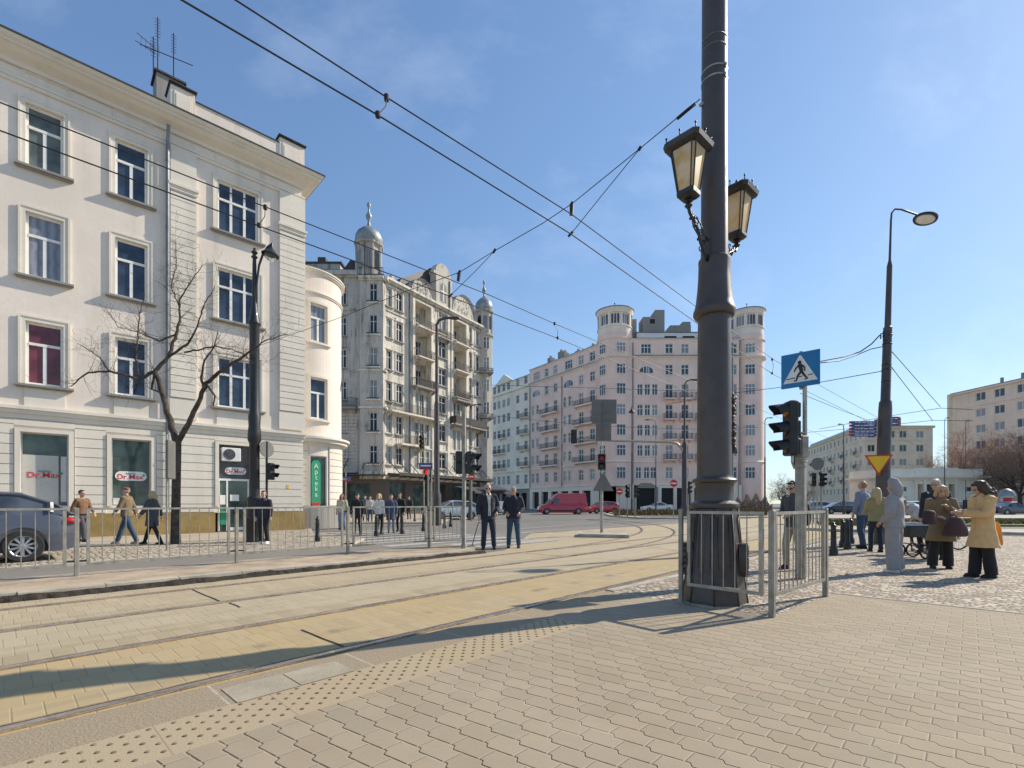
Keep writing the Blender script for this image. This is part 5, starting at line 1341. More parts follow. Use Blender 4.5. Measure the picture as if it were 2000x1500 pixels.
# -------- guard rail around the pole --------
def rail_panel(t_,a,b,z0,z1,gap,fr=.02,wd=.045,name='panel',nb=None):
    a=Vector(a);b=Vector(b); d=(b-a); L=d.length; ang=math.atan2(d.y,d.x)
    mb=MB(Matrix.Translation(-t_.location)@frameM((a.x,a.y,0),ang))
    mb.box(0,L,-fr,fr,z1-.034,z1); mb.box(0,L,-fr,fr,z0,z0+.04); mb.box(0,wd,-fr,fr,z0+.041,z1-.041); mb.box(L-wd,L,-fr,fr,z0+.041,z1-.041)
    p=mb.build(name,M['galv'],t_)
    n=nb or max(2,int(round((L-2*wd)/gap)))
    for k in range(1,n):
        mb=MB(Matrix.Translation(-t_.location)@frameM((a.x,a.y,0),ang)); s=wd+(L-2*wd)*k/n
        mb.tube([(s,0,z0+.03),(s,0,z1-.03)],.0068,6); mb.build('bar',M['galv'],p)
def post(t_,q,h,w_=.06,z0=0,ang=0,name='post'):
    mb=MB(Matrix.Translation(-t_.location)@frameM((q[0],q[1],0),ang)); mb.cbox((0,0,z0+h/2),(w_,w_,h),b=.006); mb.build(name,M['postg'],t_)
GR=thing('guard_rail','grey steel guard rail of two panels angled around the foot of the tram pole','railing',(2.86,5.35,0))
A_=Vector((2.14,6.16)); Bq=Vector((2.86,5.35)); Cq=Vector((4.20,6.52))
ab_=math.atan2((Bq-A_).y,(Bq-A_).x); bc_=math.atan2((Cq-Bq).y,(Cq-Bq).x)
post(GR,A_,1.18,.05,0,ab_); post(GR,Bq,1.17,.06,0,bc_); post(GR,Cq,1.18,.06,0,bc_)
e1=(Bq-A_).normalized(); e2=(Cq-Bq).normalized()
# the near panel steps in front of the base so that the pole stands behind it
nrm=Vector((e1.y,-e1.x)); nrm=nrm if nrm.dot(-PC.xy)>0 else -nrm
rail_panel(GR,A_+e1*.09-nrm*.0,Bq-e1*.09,.22,1.155,.17,nb=6)
rail_panel(GR,Bq+e2*.06,Cq-e2*.06,.22,1.155,.135)
# -------- long fence along the raised strip --------
FU=[-1.45,.905,3.26,5.61,7.97]
for i,u in enumerate(FU):
    p0=UVp(u,-10.5); nxt=FU[i+1] if i<len(FU)-1 else 9.22
    names=['leftmost, before the dark car','second from left, before the walking people','third from left, before the pharmacy corner','fourth from left, before the waiting group','short rightmost one beside the signal post']
    t_=thing('fence_section','grey steel fence section with thin bars, '+names[i],'fence',p0,group='fence sections along the raised strip')
    post(t_,p0,1.10+.0,.06,.075,UANG*0+math.atan2(UY,UX)-PI/2+PI/2)
    a=UVp(u+.12,-10.5); b=UVp(nxt-.12,-10.5)
    rail_panel(t_,a.xy,b.xy,.235,1.175,.152)
    mb=MB(Matrix.Translation(-p0)@frameM((p0.x,p0.y,0),math.atan2(UX*0+UY,UX) if False else math.atan2(UVp(1,0).y,UVp(1,0).x)))
    mb.box(-.12,.12,-.012,.012,.30,.33); mb.box(-.12,.12,-.012,.012,1.05,1.08); mb.build('clips',M['blackpl'],t_)
# -------- signal heads --------
def head(parent,Lm,n=3,lit=None,asp=.30,w_=.26,vl=.24,depth=.12,one=False):
    # faces local -Y, origin at bottom centre of the housing
    base=Matrix.Translation(-parent.location)@Lm
    mb=MB(base); H_=asp*n; mb.cbox((0,0,H_/2),(w_,depth,H_),b=.02)
    for k in range(n): mb.cbox((0,depth/2+.02,asp*(k+.5)),(w_*.8,.06,asp*.86),b=.02)
    h_=mb.build('signal_housing',M['blackpl'],parent,smooth='auto')
    for k in range(n):
        zc=asp*(k+.5); rr=w_*.44
        mb=MB(base); N=18; prev=None
        for j in range(N+1):
            a=-R(20)+(PI+R(40))*j/N; c,s_=math.cos(a),math.sin(a); l=vl*(.55+.45*max(0,s_))
            i1=mb.p((rr*c,-depth/2,zc+rr*s_)); i2=mb.p((rr*c,-depth/2-l,zc+rr*s_-.12*l)); 
            if prev: mb.face([prev[0],i1,i2,prev[1]])
            prev=(i1,i2)
        mb.build('visor',M['blackpl'],h_,smooth=True)
        mb=MB(base@Matrix.Translation((0,-depth/2-.004,zc))@Matrix.Rotation(PI/2,4,'X')); mb.lathe([(rr*.95,0),(rr*.7,.018),(.02,.03)],n=20); 
        mt=M['lens']
        if lit and lit[0]==k: mt=M[lit[1]]
        mb.build('lens',mt,h_,smooth=True)
    return h_
def faceM(x,y,z,dx,dy,tilt=0):
    # local -Y points towards (dx,dy)
    a=math.atan2(dy,dx)+PI/2; return Matrix.Translation((x,y,z))@Matrix.Rotation(a,4,'Z')@Matrix.Rotation(tilt,4,'X')
# signal post with pedestrian sign beside the guard rail
sp_=Gd(1564,1130); SP=thing('signal_post','grey signal post with black three-lens signal, with a small grey cabinet, behind the guard rail','traffic light',sp_)
mb=MB(); mb.cbox((0,0,1.1),(.14,.14,2.2),rz=.75,b=.012); mb.build('post',M['postg'],SP)
mb=MB(); mb.lathe([(.035,1.95),(.033,3.72)],(.05,-.03,0),n=14); o=mb.build('sign_pole',M['galv'],SP)
mb=MB(); mb.cbox((.0,-.06,2.18),(.13,.12,.36),rz=.2,b=.012); mb.build('cabinet',M['postg'],SP)
mb=MB(); mb.cbox((.03,.10,2.13),(.17,.1,.55),rz=.2,b=.02); mb.build('rear_housing',M['blackpl'],SP)
head(SP,faceM(sp_.x-.24,sp_.y-.12,2.03,-.985,.06,0),3,(2,'reflectlens'),.295,.27,.27,.14)  # top lens coloured amber in place of a reflection
mb=MB(); mb.tube([(-.02,-.03,1.80),(-.15,-.07,1.83),(-.21,-.11,1.92),(-.21,-.11,2.05)],.016,8); mb.tube([(0,-.04,1.92),(-.05,-.1,1.95),(.04,-.12,1.93)],.012,6)
for z in (1.98,2.40,1.86): mb.lathe([(.085,z),(.085,z+.025)],(0,0,0),n=12)
[m.build('mounting_bracket',M['galv'],SP) for m in split_mb(mb,.02)]
for z in (2.45,): pass
# pedestrian crossing sign: its own thing on the pole
SC_=Vector((4.765,8.04,3.46)); SG=thing('crossing_sign','blue square pedestrian crossing sign with walking figure, on top of the grey signal post','road sign',SC_)
SM=faceM(0,0,0,-.70,-.71)
def sgn(name,mat,fn):
    mb=MB(SM); fn(mb)
    for m in split_mb(mb,.012): m.build(name,mat,SG)
sgn('plate',M['blue'],lambda mb: mb.cbox((0,0,0),(.57,.014,.57),b=.006))
sgn('plate_back',M['galv'],lambda mb: (mb.cbox((0,.012,0),(.54,.008,.54)),mb.tube([(0,.045,-.32),(0,.045,.31)],.026,10)))
sgn('triangle',M['white'],lambda mb: mb.prism([(-.255,-.205),(.255,-.205),(.012,.235),(-.012,.235)],-.0105,-.0085))
def walker(mb):
    y0,y1=-.0145,-.0115
    def cap(a,b,r0,r1):
        a=Vector(a);b=Vector(b); d=(b-a).normalized(); n=Vector((-d.y,d.x)); pts=[]
        for k in range(7): t_=PI/2+PI*k/6; pts.append(a+ (d*math.cos(t_)+n*math.sin(t_))*r0)
        for k in range(7): t_=-PI/2+PI*k/6; pts.append(b+ (d*math.cos(t_)+n*math.sin(t_))*r1)
        mb.prism([(q.x,q.y) for q in pts],y0,y1)
        return
    cap((-.008,.118),(-.006,.122),.027,.027)
    y0-=.0004; cap((.0,.072),(.022,-.035),.032,.026)
    y0-=.0004; cap((-.015,.078),(-.062,.028),.013,.012); y0-=.0004; cap((-.062,.028),(-.085,-.02),.012,.009)
    y0-=.0004; cap((.020,.075),(.065,.028),.013,.012); y0-=.0004; cap((.065,.028),(.068,-.03),.012,.009)
    y0-=.0004; cap((.012,-.04),(-.035,-.10),.019,.015); y0-=.0004; cap((-.035,-.10),(-.055,-.172),.014,.011); y0-=.0004; cap((-.055,-.176),(-.088,-.176),.010,.008)
    y0-=.0004; cap((.026,-.04),(.062,-.105),.019,.015); y0-=.0004; cap((.062,-.105),(.105,-.160),.014,.011); y0-=.0004; cap((.105,-.162),(.072,-.172),.010,.008)
sgn('walking_figure',M['blackpl'],walker)
sgn('stripe',M['blackpl'],lambda mb: (mb.prism([(-.205,-.142),(-.075,-.132),(-.075,-.118),(-.205,-.128)],-.014,-.0107),mb.prism([(-.03,-.128),(.03,-.122),(.03,-.108),(-.03,-.114)],-.014,-.0107),mb.prism([(.115,-.118),(.185,-.112),(.185,-.098),(.115,-.104)],-.014,-.0107)))
# -------- leaning tram pole with street lamp, right --------
b5=Gd(1721,1062); zt5=EYE+(HY-404)*b5.y/F; lean=Vector(((1741-1721)/F*b5.y,0,zt5))
RP=thing('street_lamp','tall dark tapered street lamp pole leaning slightly, behind the people at the right','street lamp',b5)
def at_(z): return Vector((lean.x*z/zt5,0,z))
sc_=lambda y:(EYE+(HY-y)*b5.y/F)
mb=MB(); segs=[(0,.20),(sc_(800),.175),(sc_(785),.165),(sc_(782),.13),(sc_(660),.115),(sc_(640),.115),(sc_(638),.085),(sc_(520),.072),(sc_(508),.035),(sc_(470),.03),(sc_(430),.028)]
mb.tube([at_(z) for z,r in segs],[r for z,r in segs],20); mb.build('shaft',M['pole'],RP,smooth='auto')
mb=MB(); tq=at_(sc_(430)); mb.tube([tq,tq+Vector((.02,0,.22)),tq+Vector((.12,0,.34)),tq+Vector((.32,.0,.33)),tq+Vector((.95,.05,.16))],.026,10); mb.build('arm',M['pole'],RP,smooth=True)
mb=MB(Matrix.Translation(tq+Vector((1.08,.02,.05)))@Matrix.Rotation(R(12),4,'Y')@Matrix.Rotation(R(-10),4,'X')); mb.rings([(0,0,.09,.10,.08),(0,0,.07,.25,.2),(0,0,.02,.34,.27),(0,0,-.02,.33,.26)],24); mb.build('lamp_head',M['black'],RP,smooth='auto')
mb=MB(Matrix.Translation(tq+Vector((1.08,.02,.05)))@Matrix.Rotation(R(12),4,'Y')@Matrix.Rotation(R(-10),4,'X')); mb.rings([(0,0,-.021,.27,.2),(0,0,-.05,.2,.14)],20); mb.build('lamp_glass',M['winw'],RP,smooth=True)
mb=MB()
for y in (655,672,712,722,745): 
    q=at_(sc_(y)); mb.lathe([(.125,-.02),(.135,0),(.125,.02)],q,n=16)
mb.cbox(at_(sc_(657))+Vector((-.12,-.08,0)),(.12,.1,.3),b=.01); mb.tube([at_(sc_(650))+Vector((-.05,-.1,0)),at_(sc_(655))+Vector((-.3,-.12,0)),at_(sc_(664))+Vector((-.28,-.1,0))],.02,6)
mb.build('cable_fittings',M['black'],RP)
# direction signs and yield sign
def dsign(label,xa,ya,xb,yb,n,Zd,grp):
    p=P((xa+xb)/2,(ya+yb)/2,Zd); w_=abs(xb-xa)/F*Zd; h=abs(yb-ya)/F*Zd; t_=thing('direction_sign',label,'street sign',p)
    for k in range(n):
        z=-h/2+h*(k+.5)/n; mb=MB(); mb.cbox((0,0,z),(w_,.03,h/n*.88),b=.006); s=mb.build('sign_blade',M['navy'],t_)
        mb=MB(); rr=random.Random(k*7+int(xa)); x=-w_*.36
        while x<w_*.38:
            l=rr.uniform(.05,.16); mb.box(x,min(x+l,w_*.42),-.018,-.0158,z-h/n*.10,z+h/n*.12); x+=l+.03
        mb.build('lettering_lines',M['white'],s)
        mb=MB(); mb.box(-w_/2-.05 if xa<1700 else w_/2,-w_/2 if xa<1700 else w_/2+.05,-.016,.016,z-h/n*.35,z+h/n*.35); mb.build('red_end',M['red'],s)
dsign('stack of five navy tourist direction blades on the left side of the leaning lamp pole',1662,822,1712,853,5,b5.y,'')
dsign('short pair of navy direction blades on the right side of the leaning lamp pole',1733,813,1754,832,2,b5.y,'')
def plate_sign(name_,label,cat_,px,py,Zs,facing,fn,pole=None,pr=.03,group=None,off=.04):
    p=P(px,py,Zs); t_=thing(name_,label,cat_,(p.x,p.y,0),group=group); fm=faceM(0,0,p.z,*facing); fn(t_,fm)
    if pole is not None:
        q=-Vector((facing[0],facing[1],0)).normalized()*off
        mb=MB(); mb.tube([(q.x,q.y,pole[0]),(q.x,q.y,pole[1])],pr,8); mb.build('pole',M['galv'],t_)
    return t_
def tri(t_,fm,s=.40,inv=True):
    k=-1 if inv else 1
    def T(r): return [(r*math.sin(2*PI*j/3),k*r*math.cos(2*PI*j/3)) for j in range(3)]
    mb=MB(fm); mb.prism(T(s),-.01,.01); mb.build('plate',M['red'],t_); mb=MB(fm); mb.prism(T(s*.80),-.014,-.0105); mb.build('yellow_face',M['yellow'],t_)
plate_sign('yield_sign','yellow inverted triangle yield sign with red border on the leaning pole','road sign',1716,902,b5.y-.28,(-.35,-.93),lambda t_,fm: tri(t_,fm,.42))
def disc(t_,fm,r=.3,face='red',bar=True):
    mb=MB(fm@Matrix.Rotation(PI/2,4,'X')); mb.lathe([(r,-.008),(r,.008)],n=28); mb.build('plate',M[face],t_)
    if bar: mb=MB(fm); mb.box(-r*.72,r*.72,-.013,-.0095,-r*.17,r*.17); mb.build('white_bar',M['white'],t_)
plate_sign('no_entry_sign','red no entry sign beside the twin signals in front of the pink house','road sign',1210,960,40,(-.2,-1),lambda t_,fm: (disc(t_,fm,.27) if False else disc(t_,fm,.27)),(.0,2.0),.04,off=.05)
plate_sign('no_entry_sign','red no entry sign with white bar left of the overhead signal mast','road sign',1316,944,40,(0,-1),lambda t_,fm: disc(t_,fm,.30),(.0,2.75),.04,off=.05)
plate_sign('no_entry_sign','small red no entry sign in front of the ornate tenement awning','road sign',921,931,34,(0,-1),lambda t_,fm: disc(t_,fm,.24),(.0,3.6),.05,off=.05)
plate_sign('round_sign','grey back of a round sign on a post in front of the beige block','road sign',1597,906,30,(.0,1),lambda t_,fm: disc(t_,fm,.39,'signback',False),(.0,3.9),.05,off=-.05)
def blades(t_,fm,w_=.36,h=.15,c='navy'):
    mb=MB(fm); mb.cbox((-.06,0,.02),(w_,.02,h),b=.004); mb.build('plate',M[c],t_); mb=MB(fm); mb.box(-.2,.08,-.014,-.0105,.0,.035); mb.build('lettering_line',M['white'],t_); mb=MB(fm); mb.box(-.06-w_/2,-.06+w_/2,-.0125,.0,-.0855,-.056); mb.build('red_strip',M['red'],t_)
plate_sign('street_name_sign','small blue street name sign with red strip on a thin post by the fence','street sign',836,911,13.1,(0,-1),lambda t_,fm: blades(t_,fm),(.075,2.3),.022,off=.03)
plate_sign('street_name_sign','blue and violet street sign on a white post right of the round bay','street sign',675,936,34,(0,-1),lambda t_,fm: (blades(t_,fm,.85,.3)),(.0,3.4),.04,off=.05)
# signal heads left: pole with two-lens heads at the end of the fence
q=Vector((-1.255,12.7,.075)); t_=thing('signal_post','grey signal post with black two-lens signals at the right end of the fence','traffic light',q)
mb=MB(); mb.lathe([(.075,0),(.075,.1),(.055,.14),(.052,3.7)],n=14); mb.build('post',M['postg'],t_,smooth='auto')
head(t_,faceM(q.x+.18,q.y-.02,2.0,.93,-.36),2,None,.30,.26,.25); head(t_,faceM(q.x-.10,q.y+.1,2.02,-.2,1),2,None,.30,.26,.2)
q=Vector(P(521,1050,15.6)); q.z=.036; t_=thing('signal_post','thin black signal post with two-lens signal beside the black street lamp','traffic light',q)
mb=MB(); mb.lathe([(.04,0),(.035,3.2)],n=10); mb.build('post',M['black'],t_)
head(t_,faceM(q.x+.14,q.y,2.0,.97,-.2),2,None,.27,.24,.22); mb=MB(faceM(0,0,2.95,.9,-.4)@Matrix.Rotation(PI/2,4,'X')); mb.lathe([(.26,-.012),(.26,.012)],n=20); mb.build('round_plate',M['signback'],t_)
# square island post: sign backs, signal, triangle back
ip=Gd(1175,1045); t_=thing('island_post','galvanised post with two grey sign backs, unlit red signal and triangle back on narrow island','road sign',ip)
Zi=ip.y; zy=lambda y: EYE+(HY-y)/F*Zi; xx=lambda x:(x-1175)/F*Zi
mb=MB(); mb.lathe([(.06,.08),(.058,2.2),(.03,2.25),(.028,zy(785))],n=14); mb.build('post',M['galv'],t_,smooth='auto')
mb=MB(); mb.box(xx(1155),xx(1203.5),-.08,-.05,zy(828),zy(781)); mb.build('upper_board',M['signback'],t_)
mb=MB(); mb.box(xx(1163.5),xx(1193),-.08,-.05,zy(861),zy(828.4)); mb.build('lower_board',M['signback'],t_)
mb=MB()
for y in (790,810,822,838,852): mb.box(xx(1158)+(.15 if y>828 else 0),xx(1200)-(.15 if y>828 else 0),-.093,-.081,zy(y),zy(y)+.035)
mb.tube([(.03,-.10,zy(862)),(.03,-.10,zy(786))],.022,6); mb.build('board_rails',M['signback'],t_)
mb=MB(); mb.prism([(xx(1157),zy(959)),(xx(1198),zy(959)),(xx(1179),zy(925)),(xx(1175),zy(925))],-.08,-.065); mb.build('triangle_back',M['signback'],t_)
head(t_,faceM(ip.x-.02,ip.y-.14,zy(918),-.1,-1),2,(1,'redlens'),.31,.30,.16)  # top lens is plain dark red, without emission
mb=MB(); a=Gd(1128,1045); b=Gd(1228,1048)
o=isl('island_kerb',[(1129,1043),(1226,1046),(1229,1050),(1128,1048)],.10,M['kerb'],.13)
# overhead signal mast
Zm=42; mp_=P(1337,983,Zm); t_=thing('signal_mast','dark mast with long curved arm over the road, signal at its far end','traffic light',(mp_.x,mp_.y,0))
zz=lambda y: EYE+(HY-y)/F*Zm; xm=lambda x:(x-1337)/F*Zm
mb=MB(); mb.lathe([(.30,0),(.30,1.0),(.24,1.1),(.22,zz(868)),(.09,zz(862)),(.07,zz(760))],n=14); mb.build('mast',M['pole'],t_,smooth='auto')
mb=MB(); mb.tube([(0,0,zz(760)),(.0,0,zz(752)),(.15,0,zz(745)),(.5,0,zz(742))],.06,8); mb.cbox((.75,0,zz(742)),(.75,.3,.12),b=.03); mb.build('lamp_head',M['pole'],t_)
mb=MB(); mb.tube([(0,0,zz(889)),(xm(1332),0,zz(876)),(xm(1322),0,zz(866)),(xm(1308),0,zz(863)),(xm(1200),0,zz(861)),(xm(1120),0,zz(858))],[.13,.13,.12,.11,.09,.07],10); mb.build('arm',M['galv'],t_,smooth=True)
head(t_,Matrix.Translation((mp_.x+xm(1121),mp_.y,zz(866)))@Matrix.Rotation(PI*.92,4,'Z'),3,None,.40,.50,.3)
for x,y,f_ in ((1346,965,(.9,-.3)),(1226,972,(-.5,-.8)),(1241,972,(.9,-.2))):
    pq=P(x,y,41); tt=thing('traffic_light','black three-lens traffic light '+{1346:'just right of the overhead mast',1226:'left one of the pair right of the no entry sign',1241:'right one of the pair right of the no entry sign'}[x],'traffic light',(pq.x,pq.y,0))
    mb=MB(); mb.lathe([(.05,0),(.05,pq.z+1.1)],(0,.15,0),n=8); mb.build('post',M['postg'],tt); head(tt,faceM(pq.x,pq.y,pq.z,*f_),3,None,.36,.34,.28)
for x in (1591,1606):
    pq=P(x,950,31); tt=thing('traffic_light','black three-lens traffic light '+('left' if x==1591 else 'right')+' of the round sign back by the beige block','traffic light',(pq.x,pq.y,0))
    mb=MB(); mb.lathe([(.05,0),(.05,pq.z+.9)],(0,.12,0),n=8); mb.build('post',M['postg'],tt); head(tt,faceM(pq.x,pq.y,pq.z,(.3 if x>1600 else -.3),-1),3,None,.29,.3,.25)
for (x,y,lab) in ((824,876,'black signal hanging high before the ornate tenement balconies'),(836,942,'red-lit signal head under the blue street name sign')):
    pq=P(x,y,30 if x==824 else 20); tt=thing('traffic_light',lab,'traffic light',(pq.x,pq.y,0))
    mb=MB(); mb.lathe([(.05,0),(.045,pq.z+.9)],(0.1,.14,0),n=8); mb.build('post',M['postg'],tt); head(tt,faceM(pq.x,pq.y,pq.z,-.2,-1),3 if x==824 else 2,(1,'redlit') if x==836 else None,.27,.27,.2)
# -------- lamps --------
# ornamental black lamp by the pharmacy
g=Gd(497,1058,.03); LP=thing('ornamental_lamp','black ornamental street lamp with fat base and curved swan arm in front of the pharmacy','street lamp',g); zl=lambda y: EYE+(HY-y)/F*g.y
mb=MB(); mb.lathe([(.31,0),(.31,.08),(.27,.12),(.27,.72),(.30,.76),(.22,.82),(.20,1.3),(.22,1.38),(.155,1.45),(.15,zl(868)),(.20,zl(862)),(.19,zl(845)),(.17,zl(835)),(.185,zl(815)),(.15,zl(808)),(.145,zl(640)),(.19,zl(634)),(.15,zl(628)),(.085,zl(600)),(.07,zl(590)),(.06,zl(520)),(.05,zl(508)),(.10,zl(504)),(.04,zl(500)),(.10,zl(495)),(.03,zl(490)),(.045,zl(487))],n=20); mb.build('shaft',M['black'],LP,smooth='auto')
mb=MB(); X=lambda x:(x-497)/F*g.y; mb.tube([(0,0,zl(612)),(X(501),0,zl(590)),(X(501),0,zl(560)),(X(506),0,zl(520)),(X(514),0,zl(497)),(X(523),0,zl(484)),(X(529),0,zl(480))],.035,8); mb.build('arm',M['black'],LP,smooth=True)
hc=(X(528),0,zl(499)); mb=MB(Matrix.Translation(hc)@Matrix.Rotation(R(8),4,'Y')); mb.lathe([(.26,-.03),(.265,.0),(.20,.06),(.10,.16),(.05,.26),(.03,.36)],n=20,cap=False); mb.build('lamp_head',M['black'],LP,smooth='auto')
mb=MB(Matrix.Translation(hc)); mb.lathe([(.18,-.02),(.17,-.10),(.10,-.18),(.01,-.21)],n=16,cap=False); mb.build('lamp_glass',M['clear'],LP,smooth=True)
def lamp(px,py_top,Zb,label,arm=None,r=.09,hood=None,cyl=False):
    q=P(px,983,Zb); t_=thing('street_lamp',label,'street lamp',(q.x,q.y,0)); zt_=EYE+(HY-py_top)/F*Zb
    mb=MB(); mb.lathe([(r*1.6,0),(r*1.5,zt_*.15),(r,zt_*.17),(r*.9,zt_*.6),(r*.6,zt_*.62),(r*.5,zt_)],n=10); mb.build('shaft',M['pole'],t_,smooth='auto')
    if arm:
        mb=MB(); s=arm/F*Zb; mb.tube([(0,0,zt_-.02),(s*.1,0,zt_+.25),(s*.4,0,zt_+.38),(s*.7,0,zt_+.4)],r*.5,6); mb.build('arm',M['pole'],t_,smooth=True)
        mb=MB(Matrix.Translation((s*.85,0,zt_+.36))); mb.rings([(0,0,.08,.1,.08),(0,0,.04,abs(s)*.24,.16),(0,0,-.03,abs(s)*.25,.17)],14); mb.build('lamp_head',M['black'],t_,smooth='auto')
    if hood:
        mb=MB(); mb.lathe([(hood,zt_),(hood*.9,zt_+.08),(.06,zt_+.4),(.03,zt_+.7)],n=14); mb.build('lamp_head',M['black'],t_)
    return t_
lamp(853,634,28,'tall tram pole with a flat lamp arm rising before the middle of the ornate tenement',42,.17)
lamp(918,800,36,'street lamp with a flat head reaching right, beside the right end of the ornate tenement',22,.08)
lamp(1234,806,50,'thin street lamp with a hooded top before the corner of the pink house',None,.07,.35)
lamp(1281,826,58,'thin street lamp with arm reaching left before the pink house',-20,.06)
lamp(1494,822,60,'street lamp in the gap between the pink house and the signal post',14,.10)
lamp(1442,833,66,'thin street lamp partly hidden behind the right of the tram pole, arm to the left',-14,.05)
lamp(1648,835,55,'dark street lamp standing before the corner of the beige block',-10,.09)
lamp(1845,822,60,'small-headed street lamp in front of the bare trees at the right',8,.06)
lamp(1886,826,70,'street lamp with flat head left of the grey beige block',6,.06)
# -------- bollards --------
def bollard_proto(px,py,label):
    g=Gd(px,py,0); t_=thing('bollard',label,'bollard',g,group='black cast bollards')
    mb=MB(); mb.lathe([(.09,0),(.09,.16),(.065,.2),(.06,.55),(.066,.57),(.058,.60),(.055,.68),(.07,.70),(.055,.73),(.02,.755),(.035,.78),(.0,.815)],n=16); mb.build('post',M['black'],t_,smooth='auto')
    mb=MB(); mb.lathe([(.0905,.02),(.096,.04),(.096,.12),(.0905,.14)],n=8,cap=False); mb.build('base_ring',M['black'],t_); return t_
bp=bollard_proto(1628,1085,'nearest black bollard right of the guard rail')
for px,py,lab in ((1646,1069,'second black bollard from the guard rail, slimmer looking'),(1655,1073,'black bollard beside the man in the blue sweater'),(1662,1062,'black bollard just left of the jeans of the man in the blue sweater'),
    (620,1057,'lone black bollard in front of the round bay'),(735,1047,'black bollard left of the woman in white'),(785,1043,'black bollard right of the dark-clad pair behind the fence'),(810,1019,'black bollard farther back left of the ornate tenement pole'),(827,1038,'black bollard left of the thin street sign post'),(868,1032,'left black bollard of the close pair at the fence end'),(880,1029,'right black bollard of the close pair at the fence end')):
    dup(bp,Gd(px,py,.036 if px<900 else 0),0,lab)
# dark metal planter tub at the foot of the tall tram pole
g=Gd(850,1024,.03); t_=thing('litter_bin','dark grey round litter bin at the foot of the tall tram pole','bin',g); mb=MB(); mb.lathe([(.36,0),(.36,.95),(.40,.97),(.40,1.03),(.3,1.05)],n=20); mb.build('drum',M['darkgrey'],t_,smooth='auto'); mb=MB(); mb.lathe([(.3,1.051),(.27,1.16),(.1,1.2)],n=20); mb.build('lid',M['black'],t_,smooth='auto')
# advertising column
g=Gd(1966,1000,0); t_=thing('advertising_column','round advertising column with green domed top near the right edge','kiosk',P(1966,983,56)*1-Vector((0,0,EYE)))
mb=MB(); mb.lathe([(.55,0),(.55,2.1)],n=24); mb.build('drum',M['wing'],t_,smooth='auto'); mb=MB(); mb.lathe([(.75,2.1),(.72,2.25),(.6,2.6),(.3,2.85),(.05,2.95)],n=24); mb.build('domed_top',M['zincl'],t_,smooth='auto')
mb=MB(); mb.lathe([(.56,1.0),(.56,1.9)],n=24,a0=3.4,a1=5.8,cap=False); mb.build('posters',M['red'],t_)
# -------- overhead wires --------
def WZ(px,py,z): Z=(z-EYE)*F/(HY-py); return Vector(((px-CXP)/F*Z,Z,z))
def wire(label,pts,r=.008,extra=None,group='overhead tram wires',name='overhead_wire'):
    t_=thing(name,label,'wire',pts[len(pts)//2],group=group); mb=MB(Matrix.Translation(-t_.location)); mb.tube(pts,r,6); mb.build('strand',M['wire'],t_); return t_
def ext(pts,a=6,b=40):
    d0=(pts[0]-pts[1]).normalized(); d1=(pts[-1]-pts[-2]).normalized(); return [pts[0]+d0*a]+pts+[pts[-1]+d1*b]
nl=[WZ(*q,5.4) for q in ((355,0),(740,226),(1115,457),(1357,628),(1510,731),(1600,776))]
nu=[WZ(*q,5.75) for q in ((460,0),(755,190),(1117,419),(1357,597),(1514,704),(1600,752))]
wn=wire('lower contact wire of the near track, running from the top left',ext(nl,6,30),.0085); wire('upper messenger wire of the near track, running from the top left',ext(nu,6,30),.008)
flw=[WZ(*q,5.4) for q in ((0,255),(660,498),(877,578),(957,610),(1090,661),(1170,694))]
fu=[WZ(*q,5.75) for q in ((0,200),(711,480),(960,578),(1083,632),(1169,668))]
wf=wire('lower contact wire of the far track, crossing the white corner house',ext(flw,4,30),.0085); wire('upper messenger wire of the far track, crossing the white corner house',ext(fu,4,30),.008)
def dropper(par,a,b):
    mb=MB(Matrix.Translation(-par.location)); mb.tube([a,(a+b)/2+Vector((.04,0,0)),b],.006,5); mb.cbox(a,(.05,.05,.08),b=.01); mb.cbox(b,(.05,.05,.07),b=.01); mb.build('dropper',M['wire'],par)
dropper(wn,WZ(755,191,5.75),WZ(738,224,5.4)); dropper(wn,WZ(1508,702,5.75),WZ(1508,729,5.4)); dropper(wf,WZ(1083,632,5.75),WZ(1089,660,5.4)); dropper(wf,WZ(518,405,5.75),WZ(506,440,5.4))
fs=Fac((2.57,6.18),(-.7285,.685))
def SPt(px,py): s=fs.s(px); q=fs.O+fs.D*s; return Vector((q.x,q.y,fs.z(px,py)))
t_=thing('cross_span','cross-span wire with insulators tied from the tram pole across both tracks','wire',SPt(1115,400),group='overhead tram wires')
def w_(name_,pts,r,mat=None): mb=MB(Matrix.Translation(-t_.location)); mb.tube(pts,r,6); mb.build(name_,mat or M['wire'],t_)
w_('span_strand',[SPt(*q) for q in ((1368,193),(1325,228),(1250,290),(1117,398),(1060,436),(966,490),(897,532),(793,569),(660,622),(506,675))],.007)
w_('bridle_strand',[SPt(*q) for q in ((1250,290),(1180,376),(1115,457))],.006); w_('bridle_strand',[SPt(*q) for q in ((966,490),(928,530),(880,577))],.006)
w_('turnbuckle',[SPt(*q) for q in ((1358,201),(1340,216),(1322,232))],[.014,.018,.022]); w_('turnbuckle',[SPt(*q) for q in ((1360,204),(1345,216),(1325,233))],.007)
w_('insulator',[SPt(1117,398),SPt(1116,420)],[.035,.03]); w_('insulator',[SPt(897,532),SPt(895,549)],[.035,.03])
for q in ((1250,290),(966,490),(1117,398),(897,532)): w_('wire_clamp',[SPt(q[0]-3,q[1]+4),SPt(q[0]+2,q[1]-4)],.022)
w_('wire_clamp',[SPt(1110,462),SPt(1119,452)],.02); w_('wire_clamp',[SPt(876,581),SPt(884,573)],.02)
t_=None
